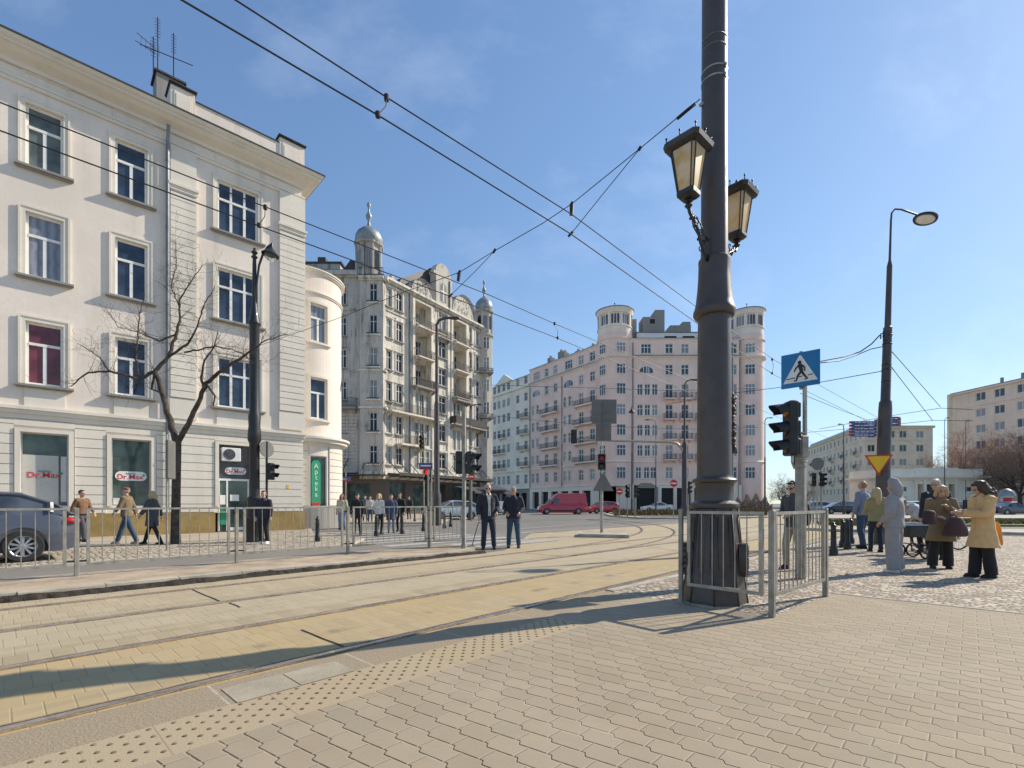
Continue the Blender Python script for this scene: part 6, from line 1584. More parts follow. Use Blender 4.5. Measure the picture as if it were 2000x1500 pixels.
def farw(label,pts,Za,Zb,r=.012,name='overhead_wire'):
    n=len(pts)-1; Q=[P(x,y,Za+(Zb-Za)*i/n) for i,(x,y) in enumerate(pts)]; wire(label,Q,r,name=name)
Zr=b5.y
farw('thick drooping cable joining the leaning pole on its left, upper one',[(1600,706),(1648,697),(1680,687),(1702,672),(1718,655)],Zr-1,Zr,.018,'feeder_cable'); farw('thick drooping cable joining the leaning pole on its left, lower one',[(1600,709),(1640,705),(1672,694),(1700,682),(1724,677)],Zr-1,Zr,.014,'feeder_cable')
farw('span wire from the leaning pole passing behind the blue crossing sign',[(1722,725),(1600,747),(1520,757),(1430,768),(1300,790)],Zr,24)
farw('guy wire running down right from the leaning pole, upper one',[(1739,684),(1752,698),(1837,795)],Zr,30,.016); farw('guy wire running down right from the leaning pole, lower one',[(1739,714),(1751,730),(1822,822)],Zr,30,.016)
farw('thin span wire level behind the leaning pole',[(1600,838),(1740,812),(1837,797),(1900,800)],38,30,.016); farw('thin lower span wire behind the leaning pole',[(1560,846),(1720,832),(1822,821),(1900,822)],40,30,.016)
farw('contact wire running down right below the blue sign',[(1563,768),(1640,800),(1700,822),(1760,848)],18,40,.012); farw('thin span wire crossing the front of the pink house, upper one',[(960,752),(1165,758),(1310,763),(1480,758)],30,34,.012)
farw('thin span wire crossing the front of the pink house, lower one',[(965,812),(1160,832),(1340,838),(1480,835)],34,38,.012)
random.seed(77)
def rv(r): return Vector((r.gauss(0,1),r.gauss(0,1),r.gauss(0,1)))
def grow(mbL,mbT,p,d,L,r,lev,rr,tips,split=3,up=.08,wob=.28,minr=.006,tb=2):
    n=4; pts=[p]; rad=[r]; q=Vector(p); dd=Vector(d)
    for i in range(n):
        dd=(dd+rv(rr)*wob*.5+Vector((0,0,up))).normalized(); q=q+dd*(L/n); pts.append(q.copy()); rad.append(max(minr*.5,r*(1-.55*(i+1)/n)))
    (mbL if lev>tb else mbT).tube(pts,rad,6 if lev>tb else 3,cap=False)
    if lev<=0: return
    for k in range(split):
        i=rr.randint(1,n); a=rv(rr).normalized(); nd=(dd*.75+a*.75).normalized(); grow(mbL,mbT,pts[i],nd,L*rr.uniform(.5,.8),rad[i]*.6,lev-1,rr,tips,split,up,wob,minr,tb)
    grow(mbL,mbT,pts[-1],(dd+rv(rr)*.3).normalized(),L*.7,rad[-1]*.8,lev-1,rr,tips,split,up,wob,minr,tb)
g=Gd(342,1062,.03); Zt=g.y; T1=thing('bare_tree','bare leafless street tree with forked dark trunk before the pharmacy','tree',g)
rr=random.Random(12)
def Q(px,py,dz=0): v=P(px,py,Zt+dz)-g*1; return Vector((v.x+0,v.y,P(px,py,Zt+dz).z))
k=Zt/F
limbs=[([(342,1064,0,14),(343,1040,0,11.5),(344,960,0,10.5),(346,865,0,10)]),
 ([(346,868,0,9),(326,808,.1,7.5),(312,752,.2,6.5),(303,726,.2,6)]),
 ([(346,866,0,8),(375,815,-.2,6.5),(398,762,-.3,5.5),(402,750,-.3,5),(440,722,-.5,4),(487,689,-.7,2.6),(510,672,-.9,1.6),(560,655,-1,.8)]),
 ([(303,728,.2,5),(272,742,0,3.8),(214,727,-.4,3),(172,730,-.6,2.2),(138,757,-.8,1.2)]),
 ([(303,727,.2,5.5),(328,700,.3,4.6),(344,655,.4,4),(352,622,.5,3),(350,588,.4,2.2),(368,560,.3,1.4),(395,520,.3,.9)]),
 ([(328,700,.3,3.5),(368,672,.1,2.8),(385,640,.1,2),(398,600,.2,1.4),(420,560,.2,.8)]),
 ([(344,655,.4,3),(310,668,.8,2),(270,650,1,1.4),(230,640,1.2,.9),(205,600,1.3,.6)]),
 ([(398,762,-.3,4),(393,738,-.6,3),(400,705,-.9,2.2),(418,680,-1.1,1.6),(425,650,-1.2,.9)]),
 ([(402,750,-.3,3),(420,775,-.2,2.4),(416,795,-.1,1.6)]),
 ([(272,742,0,2.8),(266,700,.3,2),(270,640,.5,1.6),(276,600,.6,1.1),(282,585,.6,.8)]),
 ([(303,726,.2,3),(296,762,.1,2.6),(318,770,0,1.6)]),
 ([(350,600,.5,2),(335,560,.7,1.5),(345,510,.8,1.),(342,470,.9,.6)]),
 ([(214,727,-.4,2),(195,700,-.2,1.4),(165,680,0,1.0),(150,672,0,.6)]),
 ([(360,690,.2,2.4),(420,678,.4,1.8),(470,690,.5,1.2),(505,720,.6,.7)])]
mbL=MB(); mbT=MB(); anchors=[]
for li,L_ in enumerate(limbs):
    pts=[Q(x,y,dz) for x,y,dz,r in L_]; rad=[max(.004,r*k*.72) for *_,r in L_]
    # refine
    P2=[];R2_=[]
    for a,b,ra,rb in zip(pts[:-1],pts[1:],rad[:-1],rad[1:]):
        m=max(2,int((b-a).length/.12))
        for j in range(m): t_=j/m; P2.append(a.lerp(b,t_)+(rv(rr)*.012 if li and j else Vector())); R2_.append(ra+(rb-ra)*t_)
    P2.append(pts[-1]); R2_.append(rad[-1]); mbL.tube(P2,R2_,10 if li<3 else 7)
    if li>=1:
        for j in range(3 if li>2 else int(len(P2)*.35),len(P2)): anchors.append((P2[j],(P2[j]-P2[j-1]).normalized(),R2_[j]))
mbL.build('trunk',M['bark'],T1,smooth='auto')
for (p_,d_,r_) in anchors:
    for _ in range(2 if rr.random()<.45 else 1):
        if r_>.07: continue
        nd=(d_*.5+rv(rr).normalized()*.9+Vector((0,0,.15))).normalized()
        grow(mbT,mbT,p_,nd,rr.uniform(.22,.62),min(.0075,r_*.4),rr.choice([1,2,2]),rr,None,2,.04,.35,.004,9)
mbT.build('crown',M['bark'],T1)
# dark post beside the tree and its signs
q=Gd(326,1075,.03); t_=thing('sign_post','thin pale sign post with a dark plate seen edge-on, left of the bare tree trunk','road sign',q); mb=MB(); mb.lathe([(.026,0),(.024,3.0)],n=8); mb.build('post',M['galv'],t_); mb=MB(); mb.cbox((.06,.05,2.35),(.08,.5,1.0),rz=.3,b=.02); mb.build('plate',M['signback'],t_)
# far bare trees: three protos, copied
def fartree(label,px,Zb,ht,mat,seed,lev=5,spread=.42,split=3):
    b_=P(px,983,Zb); t_=thing('bare_tree',label,'tree',(b_.x,b_.y,0),group='far bare trees'); r2=random.Random(seed); L=MB(); T=MB()
    th=ht*.22; L.tube([(0,0,0),(.05,0,th*.5),(0,.05,th)],[ht*.028,ht*.022,ht*.018],8)
    for k in range(6):
        a=k*1.05+r2.uniform(-.3,.3); d=Vector((math.cos(a)*spread,math.sin(a)*spread,1)).normalized(); grow(L,T,Vector((0,0,th*r2.uniform(.75,1))),d,ht*.30,ht*.012,lev,r2,None,split,.05,.35,.015,2)
    L.build('trunk',M['bark'],t_); T.build('crown',mat,t_); return t_
tA=fartree('reddish brown bare tree against the grey beige block',1905,74,13.2,M['twigr'],1)
tB=fartree('brown bare tree at the right edge before the grey beige block',1992,66,11.4,M['twigb'],2)
tC=fartree('spreading bare tree with pale twigs between the two beige blocks',1835,88,12,M['twigb'],3,4,.5)
def cp(t,label,px,Zb,s,rz): q=P(px,983,Zb); c=dup(t,(q.x,q.y,0),rz,label); c.scale=(s,s,s); return c
for t,label,px,Zb,s,rz in ((tB,'dark bare tree in the gap between pink house and signal post',1528,80,.56,1.),(tC,'small bare tree just left of the beige block',1575,95,.6,2.),(tA,'russet tree right of the reddish one, near the right edge',1945,90,.95,2.2),
    (tC,'bare tree behind the left half of the toll house roof',1795,98,.85,.7),(tB,'bare tree behind the right end of the toll house',1880,82,.9,4.),(tA,'tall reddish tree cut by the right edge of the photo',2030,72,1.05,3.),(tC,'bare tree with dense twigs behind the advertising column',1962,80,.8,5.),(tB,'low bare tree behind the leaning lamp pole',1755,104,.75,2.6)):
    cp(t,label,px,Zb,s,rz)
# brown shrub bank right of the pink house
mb=MB(); rs=random.Random(9)
for k in range(5200):
    x=rs.uniform(1425,1508); hgt=1.9*(1-abs((x-1470)/52)**2)*.9+.4+.5*math.sin(x*.35); z=rs.uniform(0,max(.3,hgt)); Zq=66+rs.uniform(-2,2); p_=P(x,983,Zq); p_.z=z; d=rv(rs).normalized()*.16; e=d.cross(rv(rs)).normalized()*.07
    mb.poly([p_-d,p_+e,p_+d])
sh=P(1465,983,66); t_=tag(mb.build('shrub_bank',M['twigb']),'brown leafless shrub bank right of the pink house','shrub')
def fabric(name,c,rough=.85,bump=.006,scale=9):
    t=MT(name,rough); t.pos('Object'); n=t.noise(scale,5,.6); t.base(t.mix(scl(c,.9),scl(c,1.06),n.ss(.3,.7))); t.bump(t.noise(7,3,.5,stretch=(1,1,.35))*1.0+t.noise(60,2)*.05,bump*5,.9); t.b.inputs['Sheen Weight'].default_value=.15; return t.m
FB={k:fabric('cloth_'+k,c) for k,c in dict(navy=(.02,.02,.035),black=(.012,.012,.014),jeans=(.035,.075,.135),darkjeans=(.018,.026,.05),blue=(.19,.22,.31),grey=(.33,.31,.31),beige=(.72,.46,.20),brown=(.20,.145,.075),olive=(.33,.27,.12),maroon=(.12,.012,.03),plum=(.055,.03,.035),pale=(.50,.51,.50),khaki=(.32,.27,.20),rust=(.20,.10,.05),midblue=(.05,.07,.13),cream=(.55,.48,.34),white=(.7,.69,.66),slate=(.06,.065,.075)).items()}
t=MT('skin',.5); t.pos('Object'); t.base(t.mix((.48,.27,.19),(.58,.36,.26),t.noise(14,3).ss(.35,.65))); t.b.inputs['Subsurface Weight'].default_value=.08; t.b.inputs['Subsurface Scale'].default_value=.02; SKIN=t.m
HM={k:fabric('hair_'+k,c,.55,.004,30) for k,c in dict(grey=(.50,.475,.45),dark=(.025,.016,.012),brown=(.06,.03,.018),blonde=(.50,.35,.17),ginger=(.28,.15,.08),red=(.22,.08,.05),black=(.01,.01,.01)).items()}
tex=bpy.data.textures.new('cloth_folds','CLOUDS'); tex.noise_scale=.16; tex.noise_depth=2
def fin(o,vox,smooth=3,disp=0.):
    m=o.modifiers.new('remesh','REMESH'); m.mode='VOXEL'; m.voxel_size=vox; m.use_smooth_shade=True
    if disp: d=o.modifiers.new('folds','DISPLACE'); d.texture=tex; d.strength=disp; d.mid_level=.5; d.texture_coords='GLOBAL'
    if smooth: s=o.modifiers.new('smooth','SMOOTH'); s.iterations=smooth; s.factor=.5
    return o
def hand(mb,w_,d,side,curl=.35):
    d=Vector(d).normalized(); w_=Vector(w_); sd=Vector((0,0,1)).cross(d); sd=sd.normalized() if sd.length>.2 else Vector((0,-1,0)); nr=sd.cross(d).normalized()
    mb.tube([w_-d*.02,w_+d*.025,w_+d*.06,w_+d*.092],[(.022,.022),(.034,.019),(.040,.017),(.038,.014)],10) if False else mb.tube([w_-d*.02,w_+d*.03,w_+d*.06,w_+d*.092],[.024,.029,.031,.026],10)
    for k,(l,o) in enumerate(((.070,-.029),(.078,-.010),(.074,.010),(.058,.028))):
        b=w_+d*.085+sd*o; p1=b+(d*math.cos(curl)+nr*math.sin(curl))*l*.5; p2=p1+(d*math.cos(curl*2.4)+nr*math.sin(curl*2.4))*l*.5; mb.tube([b-d*.01,p1,p2],[.0105,.0095,.0075],7)
    b=w_+d*.035+sd*(.026*side); mb.tube([b,b+d*.03+sd*.022*side+nr*.01,b+d*.06+sd*.026*side+nr*.018],[.013,.011,.009],7)
def person(label,loc,H_,fdir,top,topmat,leg,legmat,hair,hairm,arms=None,feet=None,shoe='black',hem=None,lean=0.,vox=.010,glasses=False,headturn=0.,headdown=0.,extra=None,wide=1.,group=None,girth=1.,bend=0.):
    s=H_/1.76; T=thing('person',label,'person',loc,math.atan2(fdir[1],fdir[0])+PI/2,group)
    S=Matrix.Diagonal((s,s,s,1)); g_=girth
    feet=feet or ((-.11,0.0),(.11,.02)); 
    arms=arms or (((-.235,.02,1.13),(-.24,-.04,.88)),((.235,.02,1.13),(.24,-.04,.88)))
    B=Matrix.Translation((0,0,.92))@Matrix.Rotation(R(bend),4,'X')@Matrix.Translation((0,0,-.92))   # bend>0 leans towards -Y
    def up_(q): return B@Vector(q)
    hips=[Vector((-.09,0,.90)),Vector((.09,0,.90))]; ank=[Vector((feet[i][0],feet[i][1]+.02,.09)) for i in (0,1)]
    kn=[]
    for i in (0,1):
        m=(hips[i]+ank[i])/2; dist=(hips[i]-ank[i]).length; m.y-=math.sqrt(max(.0004,.42**2-(dist/2)**2))*(.2 if leg in('wide','baggy') else .6); kn.append(m)
    sh=[up_((-.185*g_**.5,0,1.425)),up_((.185*g_**.5,0,1.425))]
    el=[up_(arms[i][0]) if not bend else Vector(arms[i][0]) for i in (0,1)]; wr=[up_(arms[i][1]) if not bend else Vector(arms[i][1]) for i in (0,1)]
    # body
    mb=MB(S)
    Hd=B@Matrix.Translation((0,-.01,1.50))@Matrix.Rotation(R(headturn),4,'Z')@Matrix.Rotation(R(-headdown),4,'X')
    old=mb.M; mb.M=S@Hd
    mb.tube([(0,.02,-.10),(0,.005,0),(0,0,.06)],[.062,.056,.058],12)
    mb.ell((0,.012,.155),(.076,.095,.100),16,12); mb.ell((0,-.022,.108),(.058,.070,.085),14,10); mb.ell((0,-.05,.055),(.035,.038,.030),10,8)
    mb.tube([(0,-.085,.150),(0,-.108,.112),(0,-.092,.102)],[.010,.016,.012],8); mb.ell((0,-.088,.078),(.024,.010,.009),8,5); mb.ell((0,-.086,.066),(.020,.010,.007),8,5); mb.ell((0,-.078,.163),(.055,.02,.014),10,6)
    for q in (-1,1): mb.ell((q*.077,.012,.12),(.011,.020,.032),8,6); mb.ell((q*.04,-.068,.105),(.024,.018,.022),8,6)
    mb.M=S
    for i in (0,1):
        sd=-1 if i==0 else 1
        mb.tube([sh[i],el[i],wr[i]],[.045,.038,.027],10); d=(wr[i]-el[i]).normalized(); hand(mb,wr[i],d,-sd)
        mb.tube([hips[i],kn[i],ank[i]],[.08,.055,.04],10); mb.tube([ank[i]+Vector((0,.02,-.04)),ank[i]+Vector((0,-.10,-.055))],[.035,.03],8)
    mb.rings([(0,0,.84,.13,.09),(0,0,1.1,.12,.08),(0,0,1.3,.14,.085),(0,0,1.44,.12,.06),(0,0,1.50,.05,.05)],12) if not bend else mb.tube([(0,0,.88),up_((0,0,1.2)),up_((0,0,1.45))],[.12,.12,.09],12)
    b_=fin(mb.build('body',SKIN,T),vox*.8,1)
    # face details
    mb=MB(S@Hd)
    if glasses:
        for q in (-1,1): mb.ell((q*.034,-.089,.127),(.027,.010,.019),12,8)
        mb.tube([(-.07,-.02,.135),(-.062,-.078,.133),(0,-.094,.133),(.062,-.078,.133),(.07,-.02,.135)],.005,5); mb.build('sunglasses',M['blackpl'],T,smooth=True)
    else:
        for q in (-1,1): mb.ell((q*.030,-.083,.127),(.012,.007,.007),8,5); mb.tube([(q*.014,-.094,.146),(q*.046,-.083,.148)],.0045,5)
        mb.build('eyes',HM['dark'],T,smooth=True)
    # hair
    mb=MB(S@Hd); hr=random.Random(len(label))
    if hair in('short','long','bob','curly','balding'):
        zt_=.165 if hair!='balding' else .13
        mb.ell((0,.030,.168 if hair!='balding' else .135),(.083,.088,.100 if hair!='balding' else .085),16,12)
        if hair=='balding': pass
        else:
            mb.ell((0,-.035,.225),(.062,.045,.028),12,8)
            for q in (-1,1): mb.ell((q*.066,.02,.15),(.018,.045,.055),8,6)
    if hair in('long','bob','curly'):
        Lh={'long':.42,'bob':.20,'curly':.36}[hair]; wv={'long':.075,'bob':.085,'curly':.09}[hair]
        mb.tube([(0,.05,.2),(0,.085,.08),(0,.115,.15-Lh*.6),(0,.105,.18-Lh)],[(wv,.06),(wv*1.05,.055),(wv*1.1,.05),(wv*.6,.02)] if False else [.08,.085,.075,.03],14)
        for q in (-1,1):
            mb.tube([(q*.055,-.01,.23),(q*.088,.0,.13),(q*.095,.02,.15-Lh*.55),(q*.07,.05,.19-Lh)],[.03,.035,.042,.015],10)
        if hair=='curly':
            mb.ell((0,.045,.13),(.120,.115,.130),16,12); mb.ell((0,.085,-.04),(.135,.095,.17),16,12)
            for k in range(110):
                a=hr.uniform(-.55,PI+.55); z=hr.uniform(-.20,.20); c_=(0,.045,.13) if z>.04 else (0,.085,-.02); rx=.118 if z>.04 else .13; q=math.sqrt(max(.15,1-((z-c_[2])/.15)**2)); mb.ell((rx*q*math.cos(a),c_[1]+.095*q*math.sin(a),z),(.022,.022,.028),7,5)
    if hair=='cap': mb.ell((0,.01,.20),(.088,.10,.062),16,10); mb.rings([(0,-.09,.182,.065,.055),(0,-.095,.19,.06,.05)],14)
    if hair=='hood':
        mb.tube([(0,.05,-.06),(0,.055,.05),(0,.04,.13),(0,-.01,.245),(0,-.075,.285)],[.075,.092,.108,.092,.055],18); mb.ell((0,.015,.15),(.100,.112,.115),16,12)
    if mb.v: hm_=FB['grey'] if hair=='hood' else (HM.get(hairm) or FB[hairm]); fin(mb.build('hood' if hair=='hood' else ('cap' if hair=='cap' else 'hair'),hm_,T),vox*.9,2,.010)
    # trousers / skirt
    mb=MB(S)
    r1,r2,r3={'slim':(.098,.066,.056),'jeans':(.102,.076,.066),'wide':(.104,.088,.096),'baggy':(.118,.112,.118)}[leg]
    for i in (0,1):
        hp=hips[i]+Vector((0,0,.0)); kk=kn[i]; aa=ank[i]+Vector((0,0,-.035 if leg in('wide','baggy') else -.01)); m1=hp.lerp(kk,.5); m2=kk.lerp(aa,.5)
        mb.tube([hp+Vector((0,0,.02)),m1,kk,m2,aa],[r1,(r1+r2)/2*1.03,r2,(r2+r3)/2,r3],14)
    mb.rings([(0,0,.80,.155*g_,.115*g_),(0,0,.90,.17*g_,.125*g_),(0,0,1.0,.16*g_,.12*g_),(0,0,1.04,.15*g_,.11*g_)],18)
    fin(mb.build('trousers',FB[legmat],T),vox*1.1,3,.018)
    # top
    mb=MB(S); thick={'sweater':0.,'jacket':.012,'coat':.02,'hoodie':.03}[top]; hem_=hem or {'sweater':.86,'jacket':.84,'coat':.60,'hoodie':.80}[top]
    tr=[(1.46,.085,.07),(1.435,.165,.085),(1.36,.195,.115),(1.22,.178,.120),(1.08,.168,.118),(.97,.178,.125),(.88,.185,.130)]
    tr=[(z,a*g_+thick,b*g_**.8+thick) for z,a,b in tr]
    if not bend:
        rr_=[(0,0,z,a,b) for z,a,b in tr if z>hem_]
        a,b=tr[-1][1],tr[-1][2]; fl=.0
        z=.82
        while z>hem_: fl+=.007*wide; rr_.append((0,0,z,a+fl,b+fl)); z-=.06
        rr_.append((0,0,hem_,a+fl,b+fl)); mb.rings([(x,y,z,p,q) for x,y,z,p,q in rr_],24)
    else:
        mb.tube([(0,0,.86),(0,0,.95),up_((0,.01,1.1)),up_((0,.02,1.28)),up_((0,.01,1.42)),up_((0,0,1.48))],[.15,.16,.155,.17,.15,.07],20)
    ra={'sweater':(.066,.056,.042),'jacket':(.078,.066,.052),'coat':(.084,.074,.062),'hoodie':(.088,.085,.058)}[top]
    for i in (0,1):
        inn=sh[i]*.75+Vector((0,0,sh[i].z*.25)); w2=wr[i]-(wr[i]-el[i]).normalized()*.015
        mb.tube([inn,sh[i],sh[i].lerp(el[i],.5),el[i],el[i].lerp(w2,.5),w2],[ra[0]*.95,ra[0],(ra[0]+ra[1])/2,ra[1],(ra[1]+ra[2])/2,ra[2]],14)
    if top in('jacket','coat'): mb.M=S@B; mb.lathe([(.075,1.44),(.088,1.47),(.080,1.51),(.07,1.515)],(0,.005,0),n=16)
    if top=='hoodie' and hair!='hood': mb.M=S@B; mb.ell((0,.09,1.46),(.11,.06,.06),12,8)
    fin(mb.build({'sweater':'sweater','jacket':'jacket','coat':'coat','hoodie':'hooded_top'}[top],FB[topmat],T),vox*1.15,3,.024)
    if top in('jacket','coat') and not bend:   # front closing edge and pockets
        mb=MB(S); fy=-(tr[3][2]+.004); mb.tube([(.012,fy+.02,1.42),(.014,fy-.004,1.3),(.014,fy-.004,1.1),(.014,fy-.016,max(hem_,.86))],.006,5)
        for q in (-1,1): mb.tube([(q*.11,fy+.028,1.0),(q*.135,fy+.045,.90)],.006,5)
        mb.build('placket',FB['black' if topmat in('navy','black') else topmat],T)
    # shoes
    for i in (0,1):
        mb=MB(S); q=ank[i]; mb.rings([(q.x,q.y-.045,.003,.048,.135),(q.x,q.y-.045,.025,.050,.138),(q.x,q.y-.040,.055,.046,.118),(q.x,q.y-.01,.085,.042,.070),(q.x,q.y+.01,.115,.038,.050)],16); mb.build('shoe',FB[shoe] if shoe in FB else M[shoe],T,smooth='auto')
    if extra: extra(T,S,B,Hd)
    return T
AR=dict(pocket=(((-.26,.06,1.16),(-.19,-.11,.97)),((.26,.06,1.16),(.19,-.11,.97))), down=None)
def at(px,py,z=-.03): return Gd(px,py,z)
def shirt(T,S,B,Hd):
    mb=MB(S); mb.prism([(-.055,1.46),(.055,1.46),(.045,1.2),(.055,.9),(-.02,.9),(-.015,1.2)],-.156,-.140); mb.build('shirt',FB['pale'],T)
    mb=MB(S); mb.tube([(-.05,-.06,1.50),(-.03,-.135,1.42),(.0,-.16,1.33)],.022,8); mb.tube([(.05,-.06,1.50),(.03,-.135,1.42),(.0,-.16,1.33)],.022,8); mb.build('scarf',FB['white'],T,smooth=True)
p1=at(953,1073); person('elderly man in dark open overcoat, white scarf and sunglasses, leaning on a cane',p1,1.82,(.22,-1),'coat','navy','jeans','darkjeans','short','grey',
   arms=(((-.27,.0,1.15),(-.26,-.08,.92)),((.28,.08,1.16),(.22,-.10,1.0))),feet=((-.13,-.02),(.17,-.02)),hem=.80,glasses=True,extra=shirt,headturn=-8)
c0=P(933,1023,13.35); c1=Gd(920,1073,-.03); t_=thing('walking_cane','thin black walking cane held by the elderly man in the overcoat','cane',c1); mb=MB(Matrix.Translation(-c1)); mb.tube([c1,c0+Vector((.01,0,0)),c0+Vector((.03,0,.03)),c0+Vector((.07,-.03,.03))],.011,8); mb.build('shaft',M['black'],t_)
person('grey-haired man in dark jacket and blue jeans, hands in pockets, right of the cane holder',at(1003,1070),1.76,(-.05,-1),'jacket','navy','jeans','jeans','short','grey',arms=(((-.27,.07,1.15),(-.18,-.13,1.02)),((.27,.07,1.15),(.18,-.13,1.02))),feet=((-.14,.0),(.15,-.05)),girth=1.08,headturn=10)
def backpack(T,S,B,Hd):
    pass
pv=at(1551,1112,0); T13=person('man with dark sunglasses and dark jacket behind the signal post, looking down to the left',pv,1.68,(-.95,-.35),'jacket','slate','slim','khaki','short','black',arms=(((-.24,-.02,1.14),(-.16,-.25,1.10)),((.24,-.02,1.14),(.14,-.27,1.08))),feet=((-.10,-.12),(.10,.10)),glasses=True,headdown=-18,vox=.009)
bq=pv+Vector((.22,.10,1.08)); t_=thing('backpack','black backpack hanging low on the back of the man behind the signal post','backpack',bq); mb=MB(); mb.rings([(0,0,-.26,.10,.12),(0,0,-.20,.14,.15),(0,0,.0,.15,.16),(0,0,.15,.12,.14),(0,0,.22,.05,.08)],16); fin(mb.build('bag',FB['black'],t_),.016,2,.02); mb=MB(); mb.tube([(-.1,-.1,.15),(-.2,-.12,.28),(-.28,-.1,.25)],.014,6); mb.build('strap',M['blackpl'],t_)
person('balding man in blue-grey sweater and jeans seen from behind, left of the leaning pole',at(1686,1071,0),1.88,(-.35,.9),'sweater','blue','jeans','jeans','balding','ginger',arms=(((-.26,.0,1.14),(-.25,-.08,.90)),((.26,.0,1.14),(.27,-.07,.90))),feet=((-.13,-.12),(.13,.08)),girth=1.12,headdown=-6)
person('woman with long blonde hair in olive jacket, half hidden by the leaning pole',at(1712,1078,0),1.66,(.25,.85),'jacket','olive','slim','darkjeans','long','blonde',arms=(((-.22,.0,1.14),(-.2,-.1,.92)),((.23,-.04,1.14),(.20,-.28,1.08))),feet=((-.08,.05),(.10,-.12)),vox=.010)
person('person in oversized light grey hooded tracksuit with hood up, seen from behind',at(1747,1117,0),1.66,(-.55,.75),'hoodie','grey','baggy','grey','hood','grey_',arms=(((-.25,.0,1.12),(-.19,-.15,.98)),((.25,.0,1.12),(.19,-.15,.98))),feet=((-.10,0),(.10,.0)),shoe='white',hem=.86,girth=.98,vox=.010)
person('person in pale shirt bending forward over the black cart',at(1806,1080,0),1.72,(-1,-.1),'sweater','pale','slim','black','short','brown',arms=(((-.22,-.42,1.12),(-.14,-.50,.92)),((.22,-.42,1.12),(.14,-.50,.92))),bend=62,vox=.010,headdown=10)
person('grey-haired man in dark jacket behind the woman in the brown coat',at(1828,1092,0),1.80,(-.7,-.5),'jacket','navy','jeans','black','short','grey',headdown=-12,vox=.010)
person('blonde woman in long brown coat and black wide trousers, hand at her chin',at(1838,1110,0),1.60,(-.45,-.9),'coat','brown','wide','black','bob','blonde',arms=(((-.24,-.04,1.14),(-.10,-.24,1.10)),((.25,-.06,1.14),(.04,-.24,1.30))),feet=((-.15,-.04),(.13,.02)),hem=.58,girth=.98,wide=2.0,headdown=-8,vox=.009)
person('woman with dark curly hair and beige coat looking at her phone',at(1920,1128,0),1.64,(-.97,.15),'coat','beige','wide','black','curly','brown',arms=(((-.20,-.10,1.14),(-.08,-.36,1.18)),((.20,-.10,1.14),(.04,-.36,1.17))),feet=((-.08,-.10),(.08,.06)),hem=.55,wide=1.9,girth=.96,headdown=-30,vox=.009)
def item(name_,label,cat_,q,fn,mat,part='body',remesh=None):
    t_=thing(name_,label,cat_,q); mb=MB(); fn(mb); o=mb.build(part,mat,t_,smooth=True if remesh else 'auto'); 
    if remesh: fin(o,remesh,2,.01)
    return t_
item('mobile_phone','dark mobile phone held by the woman in the beige coat','phone',P(1885,985,8.05),lambda mb: mb.cbox((0,0,0),(.012,.075,.15),b=.004),M['blackpl'],'case')
bg_=item('shoulder_bag','large dark plum shoulder bag on the arm of the woman in the brown coat','bag',P(1866,1027,9.0),lambda mb: mb.rings([(0,0,-.20,.20,.06),(0,0,-.17,.25,.10),(0,0,.0,.20,.10),(0,0,.14,.12,.06),(0,0,.17,.08,.03)],18),FB['plum'],'bag',.014)
mb=MB(); mb.tube([(-.1,0,.14),(-.07,.02,.25),(-.02,.05,.30),(.03,0,.25),(.08,0,.14)],.012,6); mb.build('strap',FB['plum'],bg_)
item('handbag','small dark handbag carried in front of the woman in the brown coat','bag',P(1815,1010,9.0),lambda mb: mb.rings([(0,0,-.14,.11,.05),(0,0,-.1,.13,.07),(0,0,.1,.11,.06),(0,0,.13,.07,.03)],14),FB['plum'],'bag',.014)
item('shopping_bag','orange bag hanging behind the beige coat of the woman at right','bag',P(1945,1042,8.3),lambda mb: mb.rings([(0,0,-.20,.07,.10),(0,0,-.15,.075,.11),(0,0,.1,.05,.08),(0,0,.2,.02,.03)],14),fabric('cloth_orange',(.75,.28,.04)),'bag',.014)
# cart
cq=Gd(1806,1092,0); CT=thing('hand_cart','low black street cart with spoked wheels among the people at the right','cart',cq)
mb=MB(); mb.cbox((.0,.15,.62),(.85,.5,.26),b=.02); mb.build('box',M['black'],CT); mb=MB(); mb.cbox((-.02,.15,.765),(.80,.46,.03),b=.005); mb.cbox((-.1,.1,.80),(.4,.3,.04),rz=.2,b=.01); mb.build('tray_cover',FB['pale'],CT)
mb=MB()
for x in (-.36,.36):
    for y in (-.05,.35): mb.tube([(x,y,.5),(x*.9,y,.18)],.014,6)
mb.tube([(-.36,-.05,.3),(.36,.35,.34)],.012,6); mb.tube([(.36,-.05,.3),(-.36,.35,.34)],.012,6); mb.tube([(.4,.15,.6),(.62,.15,.75),(.75,.15,.95)],.014,6); mb.build('frame',M['black'],CT)
def spoked(par,c,r,name='wheel',tw=.02):
    mb=MB(Matrix.Translation(c)@Matrix.Rotation(PI/2,4,'X')); mb.tube([(r*math.cos(2*PI*k/24),r*math.sin(2*PI*k/24),0) for k in range(25)],tw,7); w_=mb.build(name,M['rubber'],par,smooth=True)
    mb=MB(Matrix.Translation(c)@Matrix.Rotation(PI/2,4,'X')); 
    for k in range(12): mb.tube([(0,0,0),(r*math.cos(2*PI*k/12),r*math.sin(2*PI*k/12),0)],.004,4)
    mb.lathe([(.03,-.03),(.03,.03)],n=10); mb.build('spokes',M['galv'],w_)
spoked(CT,(-.02,-.08,.17),.15); spoked(CT,(-.30,.36,.17),.15); spoked(CT,(.05,.38,.17),.15)
bq=Gd(1872,1074,0); t_=thing('bicycle','bicycle mostly hidden behind the woman in the brown coat, one wheel showing','bicycle',bq); spoked(t_,(0,0,.31),.29,tw=.022); spoked(t_,(-.95,0,.31),.29,tw=.022)
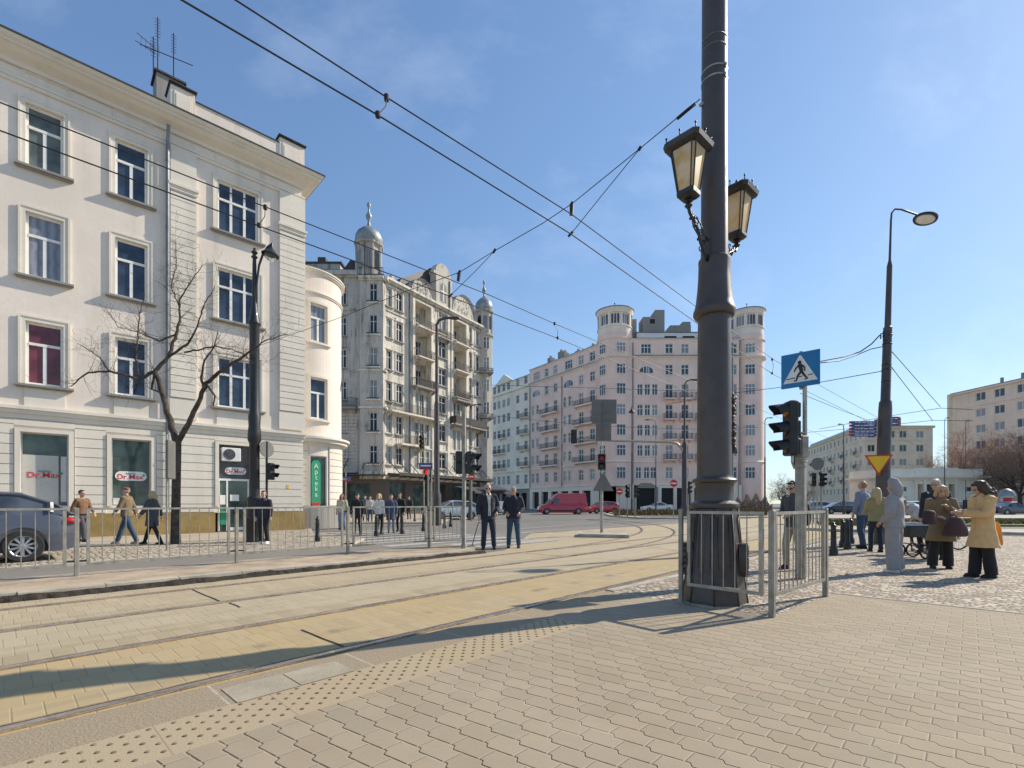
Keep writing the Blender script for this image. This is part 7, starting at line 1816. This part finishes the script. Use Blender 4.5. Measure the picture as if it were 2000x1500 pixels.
mb=MB(); mb.tube([(0,0,.31),(-.12,0,.72),(-.14,0,.9)],.016,6); mb.tube([(-.12,0,.7),(-.6,0,.68),(-.95,0,.31)],.016,6); mb.tube([(-.12,0,.66),(-.5,0,.3),(-.6,0,.78)],.016,6); mb.tube([(-.5,0,.3),(-.95,0,.31)],.014,6); mb.build('frame',M['black'],t_); mb=MB(); mb.cbox((-.61,0,.82),(.25,.12,.05),b=.02); mb.build('saddle',M['blackpl'],t_)
# people behind the fence (left and middle)
WK=lambda a=.26: ((-.08,-a),(.08,a))
sw=(((-.23,.10,1.16),(-.22,.16,.92)),((.23,-.08,1.16),(.22,-.22,.98)))
GS='people waiting and walking behind the fence'
person('man in tan brown jumper walking right, just left of the first shop window fence post',at(160,1058,.036),1.64,(1,-.1),'sweater','rust','jeans','slate','short','dark',arms=sw,feet=WK(.2),vox=.013,group=GS)
person('man in red cap and dark brown jacket striding past the second shop window',at(247,1062,.036),1.70,(-1,-.25),'jacket','brown','jeans','jeans','cap','red',arms=sw,feet=WK(.3),shoe='khaki',vox=.013,group=GS)
person('blonde woman in grey coat walking left beside the bare tree',at(297,1063,.036),1.58,(-1,-.1),'coat','slate','slim','black','bob','blonde',arms=sw,feet=WK(.3),vox=.013,group=GS)
person('woman in maroon coat standing by the pharmacy door',at(463,1037,.036),1.62,(.2,-1),'coat','maroon','slim','black','short','dark',vox=.014,group=GS)
person('man in dark tracksuit and white shoes standing right of the black lamp',at(515,1062,.036),1.60,(.05,-1),'jacket','navy','jeans','black','short','brown',feet=((-.09,0),(.12,0)),shoe='white',vox=.012,group=GS)
person('woman in cream top and light jeans beside the round bay corner',at(668,1035,.036),1.64,(.1,-1),'sweater','cream','jeans','blue','long','red',vox=.014,group=GS)
person('man in black clothes and black cap standing behind the fence',at(698,1045,.036),1.60,(.15,-1),'jacket','black','jeans','black','cap','black',vox=.013,group=GS,girth=1.1,feet=((-.13,0),(.13,0)))
person('blonde woman in white cardigan and black trousers facing away behind the fence',at(741,1043,.036),1.60,(.4,.9),'sweater','white','slim','black','bob','blonde',vox=.013,group=GS)
person('woman in blue grey coat and pale trousers behind the fence',at(764,1041,.036),1.58,(.3,-1),'coat','midblue','slim','blue','short','brown',vox=.013,group=GS)
person('tall dark-haired man in black behind the woman in the blue grey coat',at(781,1038,.036),1.66,(-.3,-1),'jacket','black','slim','black','short','dark',vox=.013,group=GS)
person('small distant figure in dark clothes before the ornate tenement shopfront, left one',at(713,1018,.06),1.7,(.3,-1),'jacket','midblue','slim','black','short','brown',vox=.02,group=GS)
person('small distant figure in pale top before the ornate tenement shopfront',at(723,1019,.06),1.66,(.3,-1),'jacket','pale','slim','jeans','short','dark',vox=.02,group=GS)
person('lone distant figure in black near the middle shop door of the ornate tenement',at(799,1014,.06),1.7,(-.3,-1),'coat','black','slim','black','short','dark',vox=.02,group=GS)
def wheel(par,c,r,w_=.20,side=1,spokes=10):
    L=Matrix.Translation(c)@Matrix.Rotation(PI/2*(1 if c[0]>0 else -1),4,'Y')
    mb=MB(L); mb.lathe([(r*.66,-w_/2),(r*.93,-w_/2),(r,-w_*.35),(r,w_*.35),(r*.93,w_/2),(r*.66,w_/2)],n=30,cap=False); mb.lathe([(r*.66,-w_/2),(.01,-w_/2)],n=16,cap=False); t_=mb.build('wheel',M['rubber'],par,smooth='auto')
    mb=MB(L); mb.lathe([(r*.68,w_/2-.005),(r*.66,w_/2-.03),(r*.60,w_/2-.045),(r*.60,w_/2-.06)],n=30,cap=False); mb.lathe([(r*.15,w_/2-.02),(.01,w_/2-.012)],n=14)
    for k in range(spokes):
        a=2*PI*k/spokes; d=Vector((math.cos(a),math.sin(a),0)); s=Vector((-d.y,d.x,0)); mb.poly([d*r*.12+s*r*.05+Vector((0,0,w_/2-.02)),d*r*.63+s*r*.07+Vector((0,0,w_/2-.03)),d*r*.63-s*r*.07+Vector((0,0,w_/2-.03)),d*r*.12-s*r*.05+Vector((0,0,w_/2-.02))])
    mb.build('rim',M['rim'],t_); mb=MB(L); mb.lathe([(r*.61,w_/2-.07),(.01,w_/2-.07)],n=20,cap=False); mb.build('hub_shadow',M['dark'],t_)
def interp(tab,x):
    if x<=tab[0][0]: return tab[0][1]
    for (a,b),(c,d) in zip(tab[:-1],tab[1:]):
        if x<=c: t_=(x-a)/(c-a); t_=t_*t_*(3-2*t_) if False else t_; return b+(d-b)*t_
    return tab[-1][1]
def car(label,loc,fdir,paintm,L=4.5,W=1.8,kind='sedan',name='parked_car',cat='car',tail=True,group='cars in the square'):
    # local: front towards -Y ; x across
    T=thing(name,label,cat,loc,math.atan2(fdir[1],fdir[0])+PI/2,group)
    h=L/2
    if kind=='sedan': belt=[(-h,.62),(-h+.25,.72),(-h+1.25,.90),(-.2,.94),(h-.9,.98),(h-.25,1.0),(h,.88)]; roof=[(-h+1.25,.90),(-h+1.95,1.30),(-.15,1.43),(.5,1.42),(h-1.3,1.22),(h-.75,1.0)]
    elif kind=='hatch': belt=[(-h,.62),(-h+.2,.76),(-h+1.0,.95),(0,.98),(h-.4,1.02),(h,.95)]; roof=[(-h+1.0,.95),(-h+1.7,1.36),(0,1.50),(h-.9,1.44),(h-.35,1.22),(h-.12,1.02)]
    else: belt=[(-h,.70),(-h+.15,.95),(-h+.9,1.20),(-h+1.3,1.25),(h,1.25)]; roof=[(-h+.95,1.22),(-h+1.75,2.15),(-h+2.2,2.42),(h-.1,2.45),(h-.02,1.3)]
    wr_=.33 if kind!='van' else .36; xf,xr=-h+.88,h-.88 if kind!='van' else h-1.05
    N=56; mb=MB(); last=None
    for i in range(N+1):
        y=-h+L*i/N; e=min(i,N-i)/N*L; tp=1-.16*max(0,1-e/.55)**2; w_=W/2*tp; b=interp(belt,y); z0=.20+.10*max(0,1-e/.25)
        arch=0
        for xw in (xf,xr):
            dd=abs(y-xw)
            if dd<wr_+.05: arch=max(arch,math.sqrt((wr_+.05)**2-dd**2)+wr_)
        zs=max(z0,arch)
        ring=[(-w_*.86,y,z0),(-w_*.985,y,zs),(-w_,y,max(zs+.01,.52)),(-w_*.985,y,max(b-.14,zs+.02)),(-w_*.93,y,b-.02),(-w_*.6,y,b+.03),(0,y,b+.045)]
        ring=ring+[(-a,b_,c) for a,b_,c in ring[-2::-1]]
        ids=[mb.p(q) for q in ring]
        if last:
            for k in range(len(ids)-1): mb.face([last[k],last[k+1],ids[k+1],ids[k]])
            if arch==0: mb.face([last[0],ids[0],ids[-1],last[-1]])
        else: mb.face(ids)
        last=ids
    mb.face(last[::-1]); mb.build('body',paintm,T,smooth='auto')
    # greenhouse
    ys=[roof[0][0]+(roof[-1][0]-roof[0][0])*i/26 for i in range(27)]; mbg=MB(); mbr=MB(); last=None; lr=None
    for y in ys:
        zr_=interp(roof,y); b=interp(belt,y)-.03; t_=(zr_-b)/(1.43-.9 if kind!='van' else 1.2); wb=W/2*.93; wt=W/2*(.93-(.20 if kind!='van' else .06)*min(1,t_))
        ids=[mbg.p(q) for q in ((-wb,y,b),(-wt,y,zr_-.04),(-wt*.85,y,zr_-.005),(wt*.85,y,zr_-.005),(wt,y,zr_-.04),(wb,y,b))]
        if last:
            for k in range(5): mbg.face([last[k],last[k+1],ids[k+1],ids[k]])
        last=ids
    if kind=='van':
        mbg.build('cargo_shell',paintm,T,smooth='auto')
        mb=MB(); y0=roof[0][0]
        for sx in (-1,1): mb.poly([(sx*(W/2*.935),y0+.35,1.30),(sx*(W/2*.935),y0+1.35,1.30),(sx*(W/2*.905),y0+1.35,1.85),(sx*(W/2*.905),y0+.85,1.85)])
        mb.poly([(-W*.40,y0+.03,1.28),(W*.40,y0+.03,1.28),(W*.38,y0+.76,2.08),(-W*.38,y0+.76,2.08)])
        mb.build('window',M['glass3'],T)
        mb=MB(); mb.box(-W/2-.012,W/2+.012,-h+1.3,h-1.5,.35,.50); mb.box(-W*.46,W*.46,-h-.03,-h+.25,.28,.55); mb.box(-W*.46,W*.46,h-.12,h+.04,.35,.5); mb.build('bumper',M['blackpl'],T)
    else:
        mbg.build('windows',M['glass3'],T,smooth='auto')
        mb=MB()
        n=len(ys); q=[]
        for i,y in enumerate(ys):
            zr_=interp(roof,y)
            if zr_>interp(roof,0)-.10: q.append((y,zr_))
        last=None
        for y,zr_ in q:
            wt=W/2*.745; ids=[mb.p(p) for p in ((-wt,y,zr_-.05),(-wt*.86,y,zr_+.01),(0,y,zr_+.022),(wt*.86,y,zr_+.01),(wt,y,zr_-.05))]
            if last:
                for k in range(4): mb.face([last[k],last[k+1],ids[k+1],ids[k]])
            last=ids
        for sx in (-1,1):
            def side(y): zr_=interp(roof,y); b=interp(belt,y); t_=(zr_-b)/(.53); return (sx*W/2*(.93-.20*min(1,t_))*1.004,y,zr_-.04),(sx*W/2*.935,y,b)
            mb.tube([side(y)[0] for y in ys],.028,5)
            for y in (roof[0][0]+.95,roof[0][0]+1.75): a,b=side(y); mb.tube([a,b],.03,5)
            a,b=side(roof[-2][0]-.12 if kind=='hatch' else roof[-2][0]); mb.tube([a,b],.06,6)
        mb.build('roof_and_pillars',paintm,T,smooth='auto')
    for i,(y,sx) in enumerate(((xf,-1),(xf,1),(xr,-1),(xr,1))): wheel(T,(sx*(W/2-.10),y,wr_),wr_,.2,1 if sx<0 else -1)
    mb=MB()
    for sx in (-1,1): mb.ell((sx*W*.36,-h+.10,.66 if kind!='van' else .82),(.18,.10,.07),12,7)
    [m.build('headlight',M['winw'],T,smooth=True) for m in split_mb(mb)]
    mb=MB()
    for sx in (-1,1): mb.ell((sx*W*.40,h-.16,.84 if kind!='van' else 1.1),(.19,.19,.085 if kind!='van' else .2),12,7)
    [m.build('tail_light',M['red'],T,smooth=True) for m in split_mb(mb)]
    mb=MB(); mb.cbox((0,h-.005,.62),(.5,.03,.12)); mb.cbox((0,-h+.01,.48),(.5,.03,.12)); [m.build('number_plate',M['white'],T) for m in split_mb(mb)]
    mb=MB()
    for sx in (-1,1): mb.ell((sx*(W/2+.06),roof[0][0]+.55,.98 if kind!='van' else 1.35),(.08,.05,.07 if kind!='van' else .15),10,6)
    [m.build('mirror',paintm if kind!='van' else M['blackpl'],T,smooth=True) for m in split_mb(mb)]
    if kind!='van':
        mb=MB()
        for sx in (-1,1): mb.box(sx*W/2*.99-.012,sx*W/2*.99+.012,-h+1.2,h-1.2,.24,.34)
        mb.cbox((0,h-.02,.38),(W*.8,.08,.16),b=.03); mb.build('trim',M['blackpl'],T)
    return T
PT={k:paint('car_'+k,c,.28,.9) for k,c in dict(graphite=(.075,.08,.105),red=(.50,.010,.04),brightred=(.55,.02,.02),white=(.62,.64,.62),silver=(.35,.37,.40),black=(.02,.022,.025),navy=(.02,.03,.07),pale=(.45,.52,.56)).items()}
u_dir=Vector((UX,UY))
# nearest car, parked facing left along the kerb (rear towards the camera right)
rw=Gd(45,1097,.036); cc=rw.xy-u_dir*(4.4/2-.88)-Vector((UY,-UX))*.80
car('dark graphite hatchback cut by the left edge, red tail light towards the tree',(cc.x,cc.y,.03),(-UX,-UY),PT['graphite'],4.4,1.8,'hatch')
q=Gd(1100,1004,-.03); car('crimson delivery van in the middle of the square',(q.x-.3,55.5+1,-.03),(-1,-.10),PT['red'],5.6,2.0,'van','delivery_van','van')
def cr(label,px,Z,f_,m,L=4.4,kind='sedan'): q=P(px,983,Z); return car(label,(q.x,q.y,-.03 if Z<60 else 0),f_,PT[m],L,1.78,kind)
cr('bright red car half hidden behind the island post',1176,60,(-1,-.35),'brightred',4.2,'hatch')
cr('white sedan parked before the pink house gateway',1283,72,(-1,0),'white',4.6)
cr('pale blue estate car behind the right end of the fence',882,38,(-.9,-.5),'pale',4.3,'hatch')
cr('silver car partly hidden between the two standing men',975,55,(.2,-1),'silver',4.2,'hatch')
cr('black car behind the round sign back, left of the yield sign',1640,58,(-1,.1),'black',4.5,'hatch')
cr('dark car behind the man with the backpack',1590,64,(-1,0),'silver',4.3,'hatch')
cr('silver car between the hooded person and the brown coat',1785,50,(1,.1),'pale',4.4,'hatch')
cr('dark navy car behind the curly-haired woman at the right edge',1972,52,(1,.1),'navy',4.5)
cr('black car farther back at the right of the beige coat woman',1870,62,(1,0),'black',4.3,'hatch')
